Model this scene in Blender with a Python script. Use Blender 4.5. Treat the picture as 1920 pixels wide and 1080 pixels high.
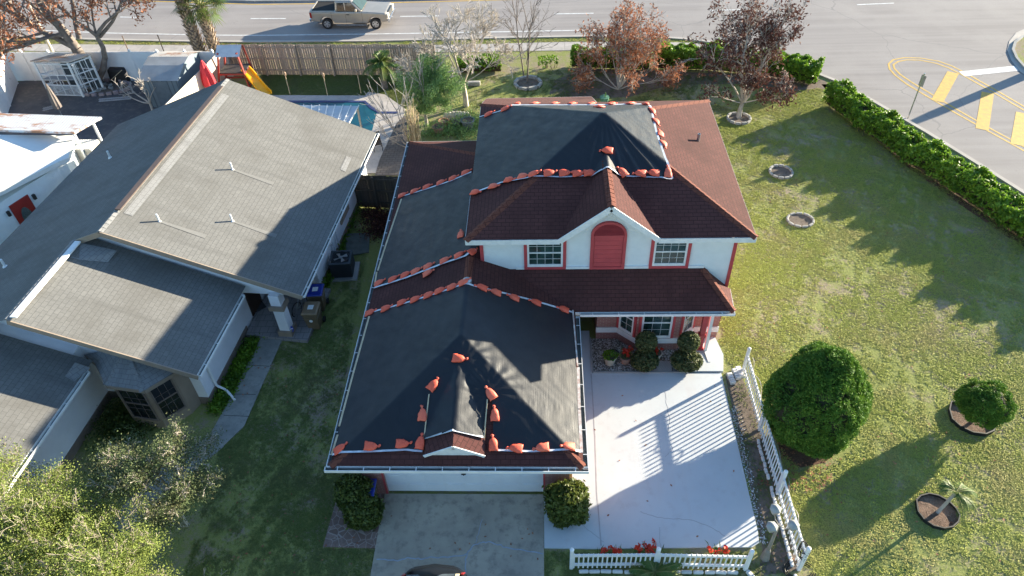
import bpy, math, random
import numpy as np
from mathutils import Vector, Matrix

for o in list(bpy.data.objects): bpy.data.objects.remove(o)
SC = bpy.context.scene
COL = SC.collection
R = math.radians

# ---------------------------------------------------------------- camera
F_PX, TH, YAW, ROLL, CAM_H = 1356.45, 0.7462955, 0.0586013, -0.0467470, 20.5
_c, _s = math.cos, math.sin
_fw = np.array([-_s(YAW)*_c(TH), _c(YAW)*_c(TH), -_s(TH)])
_r0 = np.array([_c(YAW), _s(YAW), 0.0]); _u0 = np.cross(_r0, _fw)
_rt = _r0*_c(ROLL) + _u0*_s(ROLL); _up = -_r0*_s(ROLL) + _u0*_c(ROLL)
cam_d = bpy.data.cameras.new('camera'); cam = bpy.data.objects.new('camera', cam_d); COL.objects.link(cam)
m = Matrix.Identity(4)
for i in range(3):
    m[i][0] = _rt[i]; m[i][1] = _up[i]; m[i][2] = -_fw[i]
m[2][3] = CAM_H
cam.matrix_world = m
cam_d.sensor_fit = 'HORIZONTAL'; cam_d.sensor_width = 36; cam_d.lens = F_PX/1920*36
cam_d.clip_start = 0.1; cam_d.clip_end = 3000
SC.camera = cam

# ---------------------------------------------------------------- light
SUN_AZ, SUN_EL = 31.5, 12.5          # azimuth measured from +X towards +Y
w = bpy.data.worlds.new('World'); SC.world = w; w.use_nodes = True
nt = w.node_tree; bg = nt.nodes['Background']
sky = nt.nodes.new('ShaderNodeTexSky'); sky.sky_type = 'NISHITA'; sky.sun_disc = False
sky.sun_elevation = R(SUN_EL); sky.sun_rotation = R(90-SUN_AZ)
sky.air_density = 1.0; sky.dust_density = 0.3; sky.ozone_density = 1.6
tn = nt.nodes.new('ShaderNodeMix'); tn.data_type = 'RGBA'; tn.blend_type = 'MULTIPLY'; tn.inputs[0].default_value = 1; tn.inputs[7].default_value = (.84, .99, 1.10, 1)
nt.links.new(sky.outputs[0], tn.inputs[6]); nt.links.new(tn.outputs[2], bg.inputs[0]); bg.inputs[1].default_value = 0.085
sl = bpy.data.lights.new('sun', 'SUN'); sl.energy = 5.0; sl.angle = R(0.55); sl.color = (1.0, 0.89, 0.69)
so = bpy.data.objects.new('sun', sl); COL.objects.link(so)
sd = Vector((math.cos(R(SUN_AZ))*math.cos(R(SUN_EL)), math.sin(R(SUN_AZ))*math.cos(R(SUN_EL)), math.sin(R(SUN_EL))))
so.rotation_euler = (-sd).to_track_quat('-Z', 'Y').to_euler()
SC.view_settings.view_transform = 'Standard'; SC.view_settings.look = 'None'
SC.view_settings.exposure = 1.95; SC.view_settings.gamma = 1

# ---------------------------------------------------------------- survey helpers: photo pixel (1920 wide) -> point at height z
def g(x, y, z=0.0):
    d = _fw*F_PX + _rt*(x-960) - _up*(y-540); t = (z-CAM_H)/d[2]
    return np.array([d[0]*t, d[1]*t, z])
def gY(x, y, Y):
    d = _fw*F_PX + _rt*(x-960) - _up*(y-540); return d*(Y/d[1]) + np.array([0, 0, CAM_H])
def gX(x, y, X):
    d = _fw*F_PX + _rt*(x-960) - _up*(y-540); return d*(X/d[0]) + np.array([0, 0, CAM_H])
def gS(x, y, hf, z0=9.0):
    """first hit of the sight line with surface z=hf(x,y)"""
    d = _fw*F_PX + _rt*(x-960) - _up*(y-540)
    t0 = (z0-CAM_H)/d[2]; t1 = (0-CAM_H)/d[2]; n = 400; pt = t0
    for i in range(1, n+1):
        t = t0+(t1-t0)*i/n; p = d*t
        if p[2]+CAM_H <= hf(p[0], p[1]):
            a, b = pt, t
            for _ in range(25):
                c = (a+b)/2; p = d*c
                if p[2]+CAM_H <= hf(p[0], p[1]): b = c
                else: a = c
            p = d*b; return np.array([p[0], p[1], p[2]+CAM_H])
        pt = t
    return g(x, y, 0)

# ---------------------------------------------------------------- mesh builder
class MB:
    def __init__(s): s.v = []; s.f = []; s.n = 0
    def add(s, vs, fs):
        vs = [tuple(map(float, p)) for p in vs]
        s.v += vs; s.f += [tuple(i+s.n for i in f) for f in fs]; s.n += len(vs); return s
    def poly(s, pts): return s.add(pts, [tuple(range(len(pts)))])
    def box(s, a, b, ax=None, org=(0, 0, 0)):
        x0, y0, z0 = a; x1, y1, z1 = b
        vs = [(x0,y0,z0),(x1,y0,z0),(x1,y1,z0),(x0,y1,z0),(x0,y0,z1),(x1,y0,z1),(x1,y1,z1),(x0,y1,z1)]
        if ax is not None: vs = [tuple(np.array(org)+ax[0]*v[0]+ax[1]*v[1]+ax[2]*v[2]) for v in vs]
        return s.add(vs, [(0,3,2,1),(4,5,6,7),(0,1,5,4),(1,2,6,5),(2,3,7,6),(3,0,4,7)])
    def beam(s, p, q, w, h, up=(0, 0, 1)):
        """box from p to q, width w, height h, centred"""
        p = np.array(p, float); q = np.array(q, float); d = q-p; L = np.linalg.norm(d); d = d/L
        upv = np.array(up, float); sd_ = np.cross(d, upv)
        if np.linalg.norm(sd_) < 1e-5: sd_ = np.array([1.0, 0, 0])
        sd_ /= np.linalg.norm(sd_); u2 = np.cross(sd_, d)
        return s.box((0, -w/2, -h/2), (L, w/2, h/2), (d, sd_, u2), p)
    def tube(s, pts, rs, n=8, caps=True):
        pts = [np.array(p, float) for p in pts]
        if not hasattr(rs, '__len__'): rs = [rs]*len(pts)
        vs = []; fs = []; ref = None
        for i, p in enumerate(pts):
            t = pts[min(i+1, len(pts)-1)]-pts[max(i-1, 0)]; t = t/(np.linalg.norm(t)+1e-9)
            if ref is None:
                ref = np.array([0, 0, 1.0]) if abs(t[2]) < .9 else np.array([1.0, 0, 0])
            a = np.cross(t, ref); a /= (np.linalg.norm(a)+1e-9); b = np.cross(a, t); ref = b
            for k in range(n):
                an = 2*math.pi*k/n; vs.append(p+(a*math.cos(an)+b*math.sin(an))*rs[i])
        for i in range(len(pts)-1):
            for k in range(n):
                k2 = (k+1) % n; fs.append((i*n+k, (i+1)*n+k, (i+1)*n+k2, i*n+k2))
        if caps: fs.append(tuple(range(n))); fs.append(tuple((len(pts)-1)*n+k for k in reversed(range(n))))
        return s.add(vs, fs)
    def lathe(s, c, prof, n=20, caps=True):
        vs = []; fs = []
        for (r, z) in prof:
            for k in range(n):
                a = 2*math.pi*k/n; vs.append((c[0]+r*math.cos(a), c[1]+r*math.sin(a), c[2]+z))
        for i in range(len(prof)-1):
            for k in range(n):
                k2 = (k+1) % n; fs.append((i*n+k, i*n+k2, (i+1)*n+k2, (i+1)*n+k))
        if caps: fs.append(tuple(reversed(range(n)))); fs.append(tuple((len(prof)-1)*n+k for k in range(n)))
        return s.add(vs, fs)
    def extr(s, pts, vec):
        """closed prism: polygon pts (any plane) moved by vec"""
        n = len(pts); v = np.array(vec, float); P = [np.array(p, float) for p in pts]
        fs = [tuple(reversed(range(n))), tuple(range(n, 2*n))]+[(k, (k+1) % n, n+(k+1) % n, n+k) for k in range(n)]
        return s.add(P+[p+v for p in P], fs)
    def xf(s, mat):
        s.v = [tuple(mat @ Vector(p)) for p in s.v]; return s

def mesh_np(name, V, Fc, mats, auto_uv=True, rnd=None, smooth=False, k=4):
    """V (n,3) array, Fc (m,k) int array"""
    me = bpy.data.meshes.new(name); V = np.ascontiguousarray(V, dtype=np.float32); Fc = np.ascontiguousarray(Fc, dtype=np.int32)
    me.vertices.add(len(V)); me.vertices.foreach_set('co', V.ravel())
    me.loops.add(Fc.size); me.loops.foreach_set('vertex_index', Fc.ravel())
    me.polygons.add(len(Fc)); me.polygons.foreach_set('loop_start', np.arange(0, Fc.size, k, dtype=np.int32))
    me.update(calc_edges=True); me.validate()
    if rnd is not None:
        at = me.attributes.new('rnd', 'FLOAT', 'POINT'); at.data.foreach_set('value', np.ascontiguousarray(rnd, dtype=np.float32))
    if smooth: me.polygons.foreach_set('use_smooth', np.ones(len(me.polygons), dtype=bool))
    me.materials.append(mats)
    return me

def world_off(o):
    v = Vector((0, 0, 0))
    while o is not None: v += o.location; o = o.parent
    return v

def tag(o, label=None, cat=None, group=None, kind=None):
    if label: o['label'] = label
    if cat: o['category'] = cat
    if group: o['group'] = group
    if kind: o['kind'] = kind
    return o

def build(name, mb, mat, parent=None, label=None, cat=None, group=None, kind=None, smooth=False, local=False, bevel=0, seg=1):
    me = bpy.data.meshes.new(name); me.from_pydata(mb.v, [], mb.f); me.validate()
    # slope-aligned uv in metres
    uvl = me.uv_layers.new(name='UVMap'); nl = len(me.loops)
    co = np.array([v.co[:] for v in me.vertices]); li = np.empty(nl, dtype=np.int32); me.loops.foreach_get('vertex_index', li)
    uv = np.zeros((nl, 2), dtype=np.float32)
    for p in me.polygons:
        n = p.normal
        if abs(n.z) > .985: h = np.array([1, 0, 0]); v = np.array([0, 1, 0])
        else:
            h = np.array([-n.y, n.x, 0]); h = h/np.linalg.norm(h); v = np.cross(np.array(n[:]), h)
        for l in range(p.loop_start, p.loop_start+p.loop_total):
            c = co[li[l]]; uv[l] = (c@h, c@v)
    uvl.data.foreach_set('uv', uv.ravel())
    if smooth: me.polygons.foreach_set('use_smooth', np.ones(len(me.polygons), dtype=bool))
    if isinstance(mat, (list, tuple)):
        for x in mat: me.materials.append(x)
    else: me.materials.append(mat)
    o = bpy.data.objects.new(name, me); COL.objects.link(o)
    if parent is not None:
        o.parent = parent
        if not local:
            off = world_off(parent); me.transform(Matrix.Translation(-off))
    if bevel:
        b = o.modifiers.new('bevel', 'BEVEL'); b.width = bevel; b.segments = seg; b.limit_method = 'ANGLE'; b.angle_limit = R(40)
    return tag(o, label, cat, group, kind)

def link_np(name, me, parent=None, label=None, cat=None, group=None, kind=None):
    o = bpy.data.objects.new(name, me); COL.objects.link(o)
    if parent is not None: o.parent = parent; me.transform(Matrix.Translation(-world_off(parent)))
    return tag(o, label, cat, group, kind)

def thing(name, label, cat, loc=(0, 0, 0), group=None, rz=0):
    o = bpy.data.objects.new(name, None); o.empty_display_size = .2; COL.objects.link(o); o.location = tuple(map(float, loc)); o.rotation_euler = (0, 0, rz)
    return tag(o, label, cat, group)

def copy_tree(o, parent=None):
    c = o.copy(); COL.objects.link(c)
    if parent is not None: c.parent = parent
    for ch in [x for x in o.children]: copy_tree(ch, c)
    return c

# ---------------------------------------------------------------- materials
def nm(name):
    m_ = bpy.data.materials.new(name); m_.use_nodes = True; t = m_.node_tree
    return m_, t, t.nodes['Principled BSDF']
def N(t, ty, **kw):
    n = t.nodes.new(ty)
    for k, v in kw.items():
        if hasattr(n, k) and k not in n.inputs.keys(): setattr(n, k, v)
        else: n.inputs[k].default_value = v
    return n
def c4(c): return (c[0], c[1], c[2], 1)
def mixc(t, fac, a, b, mode='MIX'):
    n = t.nodes.new('ShaderNodeMix'); n.data_type = 'RGBA'; n.blend_type = mode
    for s, i in ((fac, 0), (a, 6), (b, 7)):
        if isinstance(s, (int, float)): n.inputs[i].default_value = s
        elif isinstance(s, tuple): n.inputs[i].default_value = c4(s)
        else: t.links.new(s, n.inputs[i])
    return n.outputs[2]
def ramp(t, src, lo, hi):
    n = t.nodes.new('ShaderNodeMapRange'); n.inputs[1].default_value = lo; n.inputs[2].default_value = hi; t.links.new(src, n.inputs[0]); return n.outputs[0]
def noise(t, vec, scale, detail=4, rough=.6, dist=0):
    n = N(t, 'ShaderNodeTexNoise', Scale=scale, Detail=detail, Roughness=rough, Distortion=dist)
    if vec is not None: t.links.new(vec, n.inputs['Vector'])
    return n.outputs[0]
def coords(t, which='Object', scale=None, rot=None):
    tc = t.nodes.new('ShaderNodeTexCoord'); o = tc.outputs[which]
    if scale is not None or rot is not None:
        mp = t.nodes.new('ShaderNodeMapping'); t.links.new(o, mp.inputs[0])
        if scale is not None: mp.inputs['Scale'].default_value = scale
        if rot is not None: mp.inputs['Rotation'].default_value = rot
        o = mp.outputs[0]
    return o
def bump(t, p, h, strength, dist=.02, prev=None):
    b = N(t, 'ShaderNodeBump', Strength=strength, Distance=dist); t.links.new(h, b.inputs['Height'])
    if prev is not None: t.links.new(prev, b.inputs['Normal'])
    t.links.new(b.outputs[0], p.inputs['Normal']); return b.outputs[0]

def plain(name, col, rough=.6, col2=None, vs=3.0, lo=.35, hi=.65, bs=0, bscale=40, metal=0, spec=.5, streak=None):
    m_, t, p = nm(name); p.inputs['Roughness'].default_value = rough; p.inputs['Metallic'].default_value = metal
    p.inputs['Specular IOR Level'].default_value = spec
    if col2 is None: col2 = tuple(c*.8 for c in col)
    v = coords(t, 'Object', streak) if streak else coords(t)
    f = ramp(t, noise(t, v, vs, 5), lo, hi)
    t.links.new(mixc(t, f, col, col2), p.inputs['Base Color'])
    if bs: bump(t, p, noise(t, coords(t), bscale, 3), bs)
    return m_

def shingle(name, c1, c2, mortar, bw=.30, rh=.14, msize=.012, bumpk=.5, dirt=None, dirt_s=.5, tone=.35, rough=.9):
    m_, t, p = nm(name); p.inputs['Roughness'].default_value = rough; p.inputs['Specular IOR Level'].default_value = .25
    uv = coords(t, 'UV')
    b = N(t, 'ShaderNodeTexBrick', Scale=1.0); b.inputs['Mortar Size'].default_value = msize
    b.inputs['Brick Width'].default_value = bw; b.inputs['Row Height'].default_value = rh; b.inputs['Bias'].default_value = 0
    b.inputs['Mortar Smooth'].default_value = .3
    b.inputs['Color1'].default_value = c4(c1); b.inputs['Color2'].default_value = c4(c2); b.inputs['Mortar'].default_value = c4(mortar)
    t.links.new(uv, b.inputs['Vector'])
    # cell based tone variation
    n1 = noise(t, coords(t, 'UV', (2.2, 7.1, 1)), 1.0, 2)
    c = mixc(t, ramp(t, n1, .35, .65), b.outputs[0], tuple(x*(1-tone) for x in c1)) if tone else b.outputs[0]
    mm = t.nodes.new('ShaderNodeMath'); mm.operation = 'MULTIPLY'; mm.inputs[1].default_value = .75
    n2 = noise(t, coords(t), 60, 3); 
    c = mixc(t, ramp(t, n2, .3, .8), c, tuple(x*1.15 for x in c1))
    c = mixc(t, b.outputs[1], c, mortar)
    ns = noise(t, coords(t, 'UV', (1.6, .14, 1)), 1.0, 5, .7)
    c = mixc(t, ramp(t, ns, .50, .80), c, tuple(x*.62 for x in c1))
    if dirt:
        n3 = noise(t, coords(t), dirt_s, 6, .65)
        c = mixc(t, ramp(t, n3, .45, .75), c, dirt)
    t.links.new(c, p.inputs['Base Color'])
    # course step: each row thicker at its lower edge
    sep = t.nodes.new('ShaderNodeSeparateXYZ'); t.links.new(uv, sep.inputs[0])
    fr = t.nodes.new('ShaderNodeMath'); fr.operation = 'DIVIDE'; fr.inputs[1].default_value = rh; t.links.new(sep.outputs[1], fr.inputs[0])
    fc = t.nodes.new('ShaderNodeMath'); fc.operation = 'FRACT'; t.links.new(fr.outputs[0], fc.inputs[0])
    iv = t.nodes.new('ShaderNodeMath'); iv.operation = 'SUBTRACT'; iv.inputs[0].default_value = 1.0; t.links.new(fc.outputs[0], iv.inputs[1])
    bp = bump(t, p, iv.outputs[0], bumpk, .02)
    bump(t, p, n2, .25, .01, bp)
    return m_

def brickwall(name, c1, c2, mortar, bw=.215, rh=.075, ms=.01):
    m_, t, p = nm(name); p.inputs['Roughness'].default_value = .85
    uv = coords(t, 'UV'); b = N(t, 'ShaderNodeTexBrick', Scale=1.0)
    b.inputs['Mortar Size'].default_value = ms; b.inputs['Brick Width'].default_value = bw; b.inputs['Row Height'].default_value = rh
    b.inputs['Color1'].default_value = c4(c1); b.inputs['Color2'].default_value = c4(c2); b.inputs['Mortar'].default_value = c4(mortar)
    t.links.new(uv, b.inputs['Vector'])
    n = noise(t, coords(t), 1.5, 5)
    t.links.new(mixc(t, ramp(t, n, .4, .8), b.outputs[0], tuple(x*.75 for x in c1)), p.inputs['Base Color'])
    iv = t.nodes.new('ShaderNodeMath'); iv.operation = 'SUBTRACT'; iv.inputs[0].default_value = 1.0; t.links.new(b.outputs[1], iv.inputs[1])
    bump(t, p, iv.outputs[0], .5, .01)
    return m_

def leafmat(name, a, b, c=None, rough=.55, trans=.3, nscale=1.2, spec=.35):
    """leaf cards: colour varies by per-leaf rnd attribute and by clump noise"""
    m_, t, p = nm(name); p.inputs['Roughness'].default_value = rough; p.inputs['Specular IOR Level'].default_value = spec
    at = t.nodes.new('ShaderNodeAttribute'); at.attribute_name = 'rnd'
    col = mixc(t, at.outputs['Fac'], a, b)
    if c: col = mixc(t, ramp(t, noise(t, coords(t), nscale, 3), .45, .7), col, c)
    t.links.new(col, p.inputs['Base Color'])
    tr = t.nodes.new('ShaderNodeBsdfTranslucent'); t.links.new(col, tr.inputs[0])
    mx = t.nodes.new('ShaderNodeMixShader'); mx.inputs[0].default_value = trans
    t.links.new(p.outputs[0], mx.inputs[1]); t.links.new(tr.outputs[0], mx.inputs[2])
    t.links.new(mx.outputs[0], t.nodes['Material Output'].inputs[0])
    return m_

def glassmat(name, col=(.02, .04, .04), rough=.06):
    m_, t, p = nm(name); p.inputs['Roughness'].default_value = rough; p.inputs['Base Color'].default_value = c4(col)
    p.inputs['Specular IOR Level'].default_value = .8
    f = ramp(t, noise(t, coords(t), 1.6, 3), .4, .7)
    t.links.new(mixc(t, f, col, tuple(x*2.2+.01 for x in col)), p.inputs['Base Color'])
    return m_

def tarpmat(name, base=(.006, .008, .012), rough=.47, sc=(18, 2.2, 1)):
    m_, t, p = nm(name); p.inputs['Roughness'].default_value = rough; p.inputs['Specular IOR Level'].default_value = .55
    f = ramp(t, noise(t, coords(t), .9, 5), .35, .75)
    t.links.new(mixc(t, f, base, tuple(x*1.5+.001 for x in base)), p.inputs['Base Color'])
    rr = t.nodes.new('ShaderNodeMapRange'); rr.inputs[1].default_value = .3; rr.inputs[2].default_value = .7; rr.inputs[3].default_value = rough-.06; rr.inputs[4].default_value = rough+.12
    t.links.new(noise(t, coords(t), 2.0, 4), rr.inputs[0]); t.links.new(rr.outputs[0], p.inputs['Roughness'])
    b1 = bump(t, p, noise(t, coords(t, 'Object', sc), 1.0, 4, .5, 0), .16, .02)
    b2 = bump(t, p, noise(t, coords(t, 'Object', (70, 70, 50)), 1.0, 4), .32, .010, b1)
    bump(t, p, noise(t, coords(t), 1.1, 3), .10, .05, b2)
    return m_

WHITE = plain('white_paint', (.80, .80, .79), .5, (.68, .69, .70), 4)
VINYL = plain('white_vinyl', (.82, .82, .83), .4, (.74, .75, .77), 2)
TRIM = plain('trim_white', (.78, .79, .79), .55, (.66, .68, .69), 5)
REDP = plain('red_paint', (.50, .065, .075), .6, (.43, .055, .065), 3)
STUC = plain('stucco_white', (.74, .78, .80), .85, (.68, .72, .74), 2.5, .4, .7, .35, 90)
STUC2 = plain('stucco_lilac_white', (.80, .80, .84), .85, (.72, .72, .76), 1.2, .4, .7, .35, 70)
TAN = plain('tan_paint', (.30, .235, .18), .7, (.26, .20, .155), 3)
TAND = plain('brown_base_paint', (.20, .155, .13), .8, (.16, .12, .10), 3)
SH_RED = shingle('red_shingle', (.112, .041, .036), (.072, .027, .025), (.032, .014, .012), .28, .145, .009, .55, (.055, .02, .018), .6)
SH_GREY = shingle('grey_shingle', (.163, .162, .158), (.126, .126, .124), (.086, .086, .085), .25, .16, .007, .25, (.105, .102, .096), .45, .26)
SH_PATCH = shingle('patch_shingle', (.235, .235, .235), (.18, .18, .18), (.13, .13, .13), .25, .16, .007, .25, None, 1, .1)
RIDGE_R = shingle('red_ridge_cap', (.165, .056, .038), (.125, .043, .03), (.07, .022, .016), .6, .2, .012, .5, None, 1, .2)
BRICK = brickwall('pink_brick', (.34, .145, .125), (.28, .115, .105), (.42, .30, .27))
GLASS = glassmat('window_glass', (.015, .035, .032))
GLASSD = glassmat('dark_glass', (.006, .008, .010))
METAL = plain('galvanised_metal', (.55, .56, .57), .35, (.42, .43, .44), 3, metal=.8)
GUTTER = plain('gutter_inside', (.09, .11, .11), .6, (.04, .05, .05), 2)
BLACK = plain('black_plastic', (.015, .015, .017), .5)
DARK = plain('dark_void', (.008, .008, .009), .9)
TARP = tarpmat('black_tarp')
TARPB = tarpmat('black_tarp_tight', (.006, .008, .012), .47, (26, 1.4, 1))
TAPE = plain('white_tarp_edge', (.72, .75, .80), .45, (.50, .54, .60), 6)
BATTEN = plain('pine_batten', (.62, .50, .33), .7, (.50, .39, .25), 4)
CONC = plain('concrete', (.36, .355, .34), .9, (.24, .24, .235), .9, .35, .7, .2, 60)
WALKC = plain('sidewalk_concrete', (.46, .42, .38), .9, (.38, .35, .32), 1.2, .35, .7, .15, 50)
SAND = None
# ================================================================ setting: ground, roads, paths
def groundmat():
    m_, t, p = nm('lawn_soil'); p.inputs['Roughness'].default_value = .95; p.inputs['Specular IOR Level'].default_value = .1
    o = coords(t)
    big = noise(t, o, .22, 5, .6); mid = noise(t, o, 1.3, 5, .65); fine = noise(t, o, 9, 4, .7); vf = noise(t, o, 45, 3)
    green = mixc(t, ramp(t, fine, .3, .7), (.26, .29, .09), (.34, .35, .13))
    green = mixc(t, ramp(t, vf, .35, .65), green, (.19, .21, .065))
    soil = mixc(t, ramp(t, vf, .3, .7), (.36, .29, .215), (.23, .185, .14))
    a = t.nodes.new('ShaderNodeMath'); a.operation = 'ADD'; t.links.new(big, a.inputs[0]); t.links.new(mid, a.inputs[1])
    a2 = t.nodes.new('ShaderNodeMath'); a2.operation = 'MULTIPLY_ADD'; t.links.new(fine, a2.inputs[0]); a2.inputs[1].default_value = .7; t.links.new(a.outputs[0], a2.inputs[2])
    f = ramp(t, a2.outputs[0], 1.32, 1.58)
    t.links.new(mixc(t, f, green, soil), p.inputs['Base Color'])
    b1 = bump(t, p, fine, .6, .05); bump(t, p, vf, .8, .02, b1)
    return m_
LAWN = groundmat()
def patchmat(name, a, b, c, f1=1.0, f2=8.0, rough=.95, thr=(.4, .6), bs=.4):
    m_, t, p = nm(name); p.inputs['Roughness'].default_value = rough; p.inputs['Specular IOR Level'].default_value = .2
    o = coords(t); n1 = noise(t, o, f1, 5, .65); n2 = noise(t, o, f2, 4, .7)
    col = mixc(t, ramp(t, n1, *thr), a, b); col = mixc(t, ramp(t, n2, .5, .75), col, c)
    t.links.new(col, p.inputs['Base Color']); bump(t, p, n2, bs, .03); return m_
SOIL = patchmat('bare_soil', (.16, .125, .10), (.20, .16, .13), (.07, .06, .045), .8, 6)
SOILD = patchmat('leaf_litter', (.10, .055, .035), (.17, .10, .065), (.05, .03, .022), 1.5, 14, bs=.8)
MULCH = patchmat('bark_mulch', (.23, .15, .11), (.12, .08, .06), (.34, .25, .19), 3, 22, bs=.9)
STONES = None
def asphalt():
    m_, t, p = nm('asphalt'); p.inputs['Roughness'].default_value = .9; p.inputs['Specular IOR Level'].default_value = .2
    o = coords(t); st = coords(t, 'Object', (.05, 1.4, 1))
    c = mixc(t, ramp(t, noise(t, st, 1.0, 4), .35, .65), (.335, .307, .29), (.265, .240, .228))
    c = mixc(t, ramp(t, noise(t, o, .25, 5), .45, .7), c, (.35, .32, .30))
    c = mixc(t, ramp(t, noise(t, o, 30, 3), .45, .8), c, (.25, .23, .228))
    v = N(t, 'ShaderNodeTexVoronoi', Scale=3.1); t.links.new(o, v.inputs['Vector'])
    sp = t.nodes.new('ShaderNodeMath'); sp.operation = 'LESS_THAN'; sp.inputs[1].default_value = .025; t.links.new(v.outputs['Distance'], sp.inputs[0])
    c = mixc(t, sp.outputs[0], c, (.5, .48, .46))
    v3 = N(t, 'ShaderNodeTexVoronoi', Scale=.16); v3.feature = 'DISTANCE_TO_EDGE'; m3 = t.nodes.new('ShaderNodeMix'); m3.data_type = 'RGBA'; m3.inputs[0].default_value = .42
    n6 = N(t, 'ShaderNodeTexNoise', Scale=.8, Detail=7); t.links.new(o, n6.inputs['Vector']); t.links.new(o, m3.inputs[6]); t.links.new(n6.outputs[1], m3.inputs[7]); t.links.new(m3.outputs[2], v3.inputs['Vector'])
    lc = t.nodes.new('ShaderNodeMath'); lc.operation = 'LESS_THAN'; lc.inputs[1].default_value = .0022; t.links.new(v3.outputs['Distance'], lc.inputs[0]); c = mixc(t, lc.outputs[0], c, (.25, .232, .225))
    c = mixc(t, ramp(t, noise(t, o, .9, 6, .75), .62, .78), c, (.22, .20, .195))
    t.links.new(c, p.inputs['Base Color']); bump(t, p, noise(t, o, 40, 3), .25, .01); return m_
ASPH = asphalt()
LINEW = plain('road_white', (.72, .72, .70), .7, (.52, .51, .50), 3)
LINEY = plain('road_yellow', (.62, .38, .06), .7, (.45, .29, .07), 4)

def sheet(name, pts, z, mat, kind='structure', label=None, cat=None, parent=None):
    return build(name, MB().poly([(p[0], p[1], z) for p in pts]), mat, parent, label, cat, kind=kind)
def px(*ps, z=0.0): return [g(x, y, z) for x, y in ps]

# base sheet reaches the horizon
build('ground', MB().poly([(-900, -300, 0), (900, -300, 0), (900, 1500, 0), (-900, 1500, 0)]), LAWN, kind='structure')

# ---- road, one sheet; far edge well beyond the picture
near_edge = [(-420, 30), (-200, 52), (0, 67), (200, 74), (397, 77.5), (480, 78), (700, 76), (960, 70), (1110, 67.5), (1225, 68.5), (1290, 73), (1345, 80), (1400, 92), (1460, 110), (1530, 136), (1570, 152), (1640, 190), (1740, 248), (1860, 322), (1960, 385), (2100, 480), (2300, 620)]
ne = px(*near_edge)
far = [(260, 20, 0), (260, 600, 0), (-260, 600, 0), (-260, 62, 0)]
road_pts = [tuple(p) for p in ne] + [(60, 5, 0)] + far
build('road', MB().poly([(p[0], p[1], .006) for p in road_pts]), ASPH, kind='structure')
# kerb following the near edge
def strip(mb, pts, w0, w1, z0, z1):
    """raised ribbon between offsets w0,w1 to the left of the polyline"""
    P = [np.array(p[:2], float) for p in pts]; n = len(P); L0 = []; L1 = []
    for i in range(n):
        d = P[min(i+1, n-1)]-P[max(i-1, 0)]; d = d/np.linalg.norm(d); nn = np.array([-d[1], d[0]])
        L0.append(P[i]+nn*w0); L1.append(P[i]+nn*w1)
    vs = []; 
    for i in range(n): vs += [(*L0[i], z0), (*L0[i], z1), (*L1[i], z1), (*L1[i], z0)]
    fs = []
    for i in range(n-1):
        a = i*4; b = a+4
        for k in range(4): fs.append((a+k, a+(k+1) % 4, b+(k+1) % 4, b+k))
    fs += [(0, 3, 2, 1), (n*4-4, n*4-3, n*4-2, n*4-1)]
    return mb.add(vs, fs)
build('kerb', strip(MB(), ne, -.22, .0, 0.002, .075), WALKC, kind='structure')
# sidewalk
sw_a = px((-400, 60), (-200, 73), (0, 82), (200, 84), (480, 86), (700, 86), (840, 84.5), (1060, 79), (1225, 78.5), (1300, 81), (1350, 88), (1400, 100))
sw_b = px((-400, 72), (-200, 86), (0, 95), (200, 98), (480, 100), (700, 100), (840, 98), (1060, 95), (1225, 93), (1290, 96), (1330, 102), (1380, 112))
def ribbon(a, b, z, z0=0.0):
    mb = MB(); n = len(a)
    for i in range(n-1):
        mb.add([(*a[i][:2], z), (*a[i+1][:2], z), (*b[i+1][:2], z), (*b[i][:2], z)], [(3, 2, 1, 0)])
    return mb
def sidewalkmat():
    m_, t, p = nm('sidewalk_slabs'); p.inputs['Roughness'].default_value = .9
    o = coords(t); b = N(t, 'ShaderNodeTexBrick', Scale=1.0); t.links.new(o, b.inputs['Vector'])
    b.offset = 0; b.inputs['Brick Width'].default_value = 1.5; b.inputs['Row Height'].default_value = 40; b.inputs['Mortar Size'].default_value = .012
    b.inputs['Color1'].default_value = c4((.44, .40, .37)); b.inputs['Color2'].default_value = c4((.40, .365, .34)); b.inputs['Mortar'].default_value = c4((.16, .14, .12))
    c = mixc(t, ramp(t, noise(t, o, 2, 5), .4, .75), b.outputs[0], (.30, .28, .26))
    t.links.new(c, p.inputs['Base Color']); return m_
build('sidewalk', ribbon(sw_a, sw_b, .02), sidewalkmat(), kind='structure')

# painted markings (4 mm above the asphalt)
def lines(name, segs, w, mat, z=.011):
    mb = MB()
    for pl in segs:
        P = px(*pl) if len(pl[0]) == 2 else pl
        strip(mb, P, -w/2, w/2, z-.004, z)
    return build(name, mb, mat, kind='structure')
lines('edge_line', [[(-350, 25), (-180, 41), (0, 54), (200, 62), (397, 66), (480, 66.5), (700, 64), (955, 59.5), (1185, 55)]], .13, LINEW)
lines('lane_dashes', [[(40, 22), (96, 25)], [(225, 32), (262, 33)], [(470, 35), (536, 35)], [(750, 31), (823, 30)], [(1040, 26.2), (1113, 25)], [(1332, 19.5), (1404, 18)], [(1607, 9), (1676, 6)]], .13, LINEW)
yl = [(-200, -32), (0, -10), (250, 1), (480, 8.5), (560, 7.5), (717, 5.5), (960, -.5), (1200, -9)]
lines('centre_line', [yl], .14, LINEY)
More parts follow.
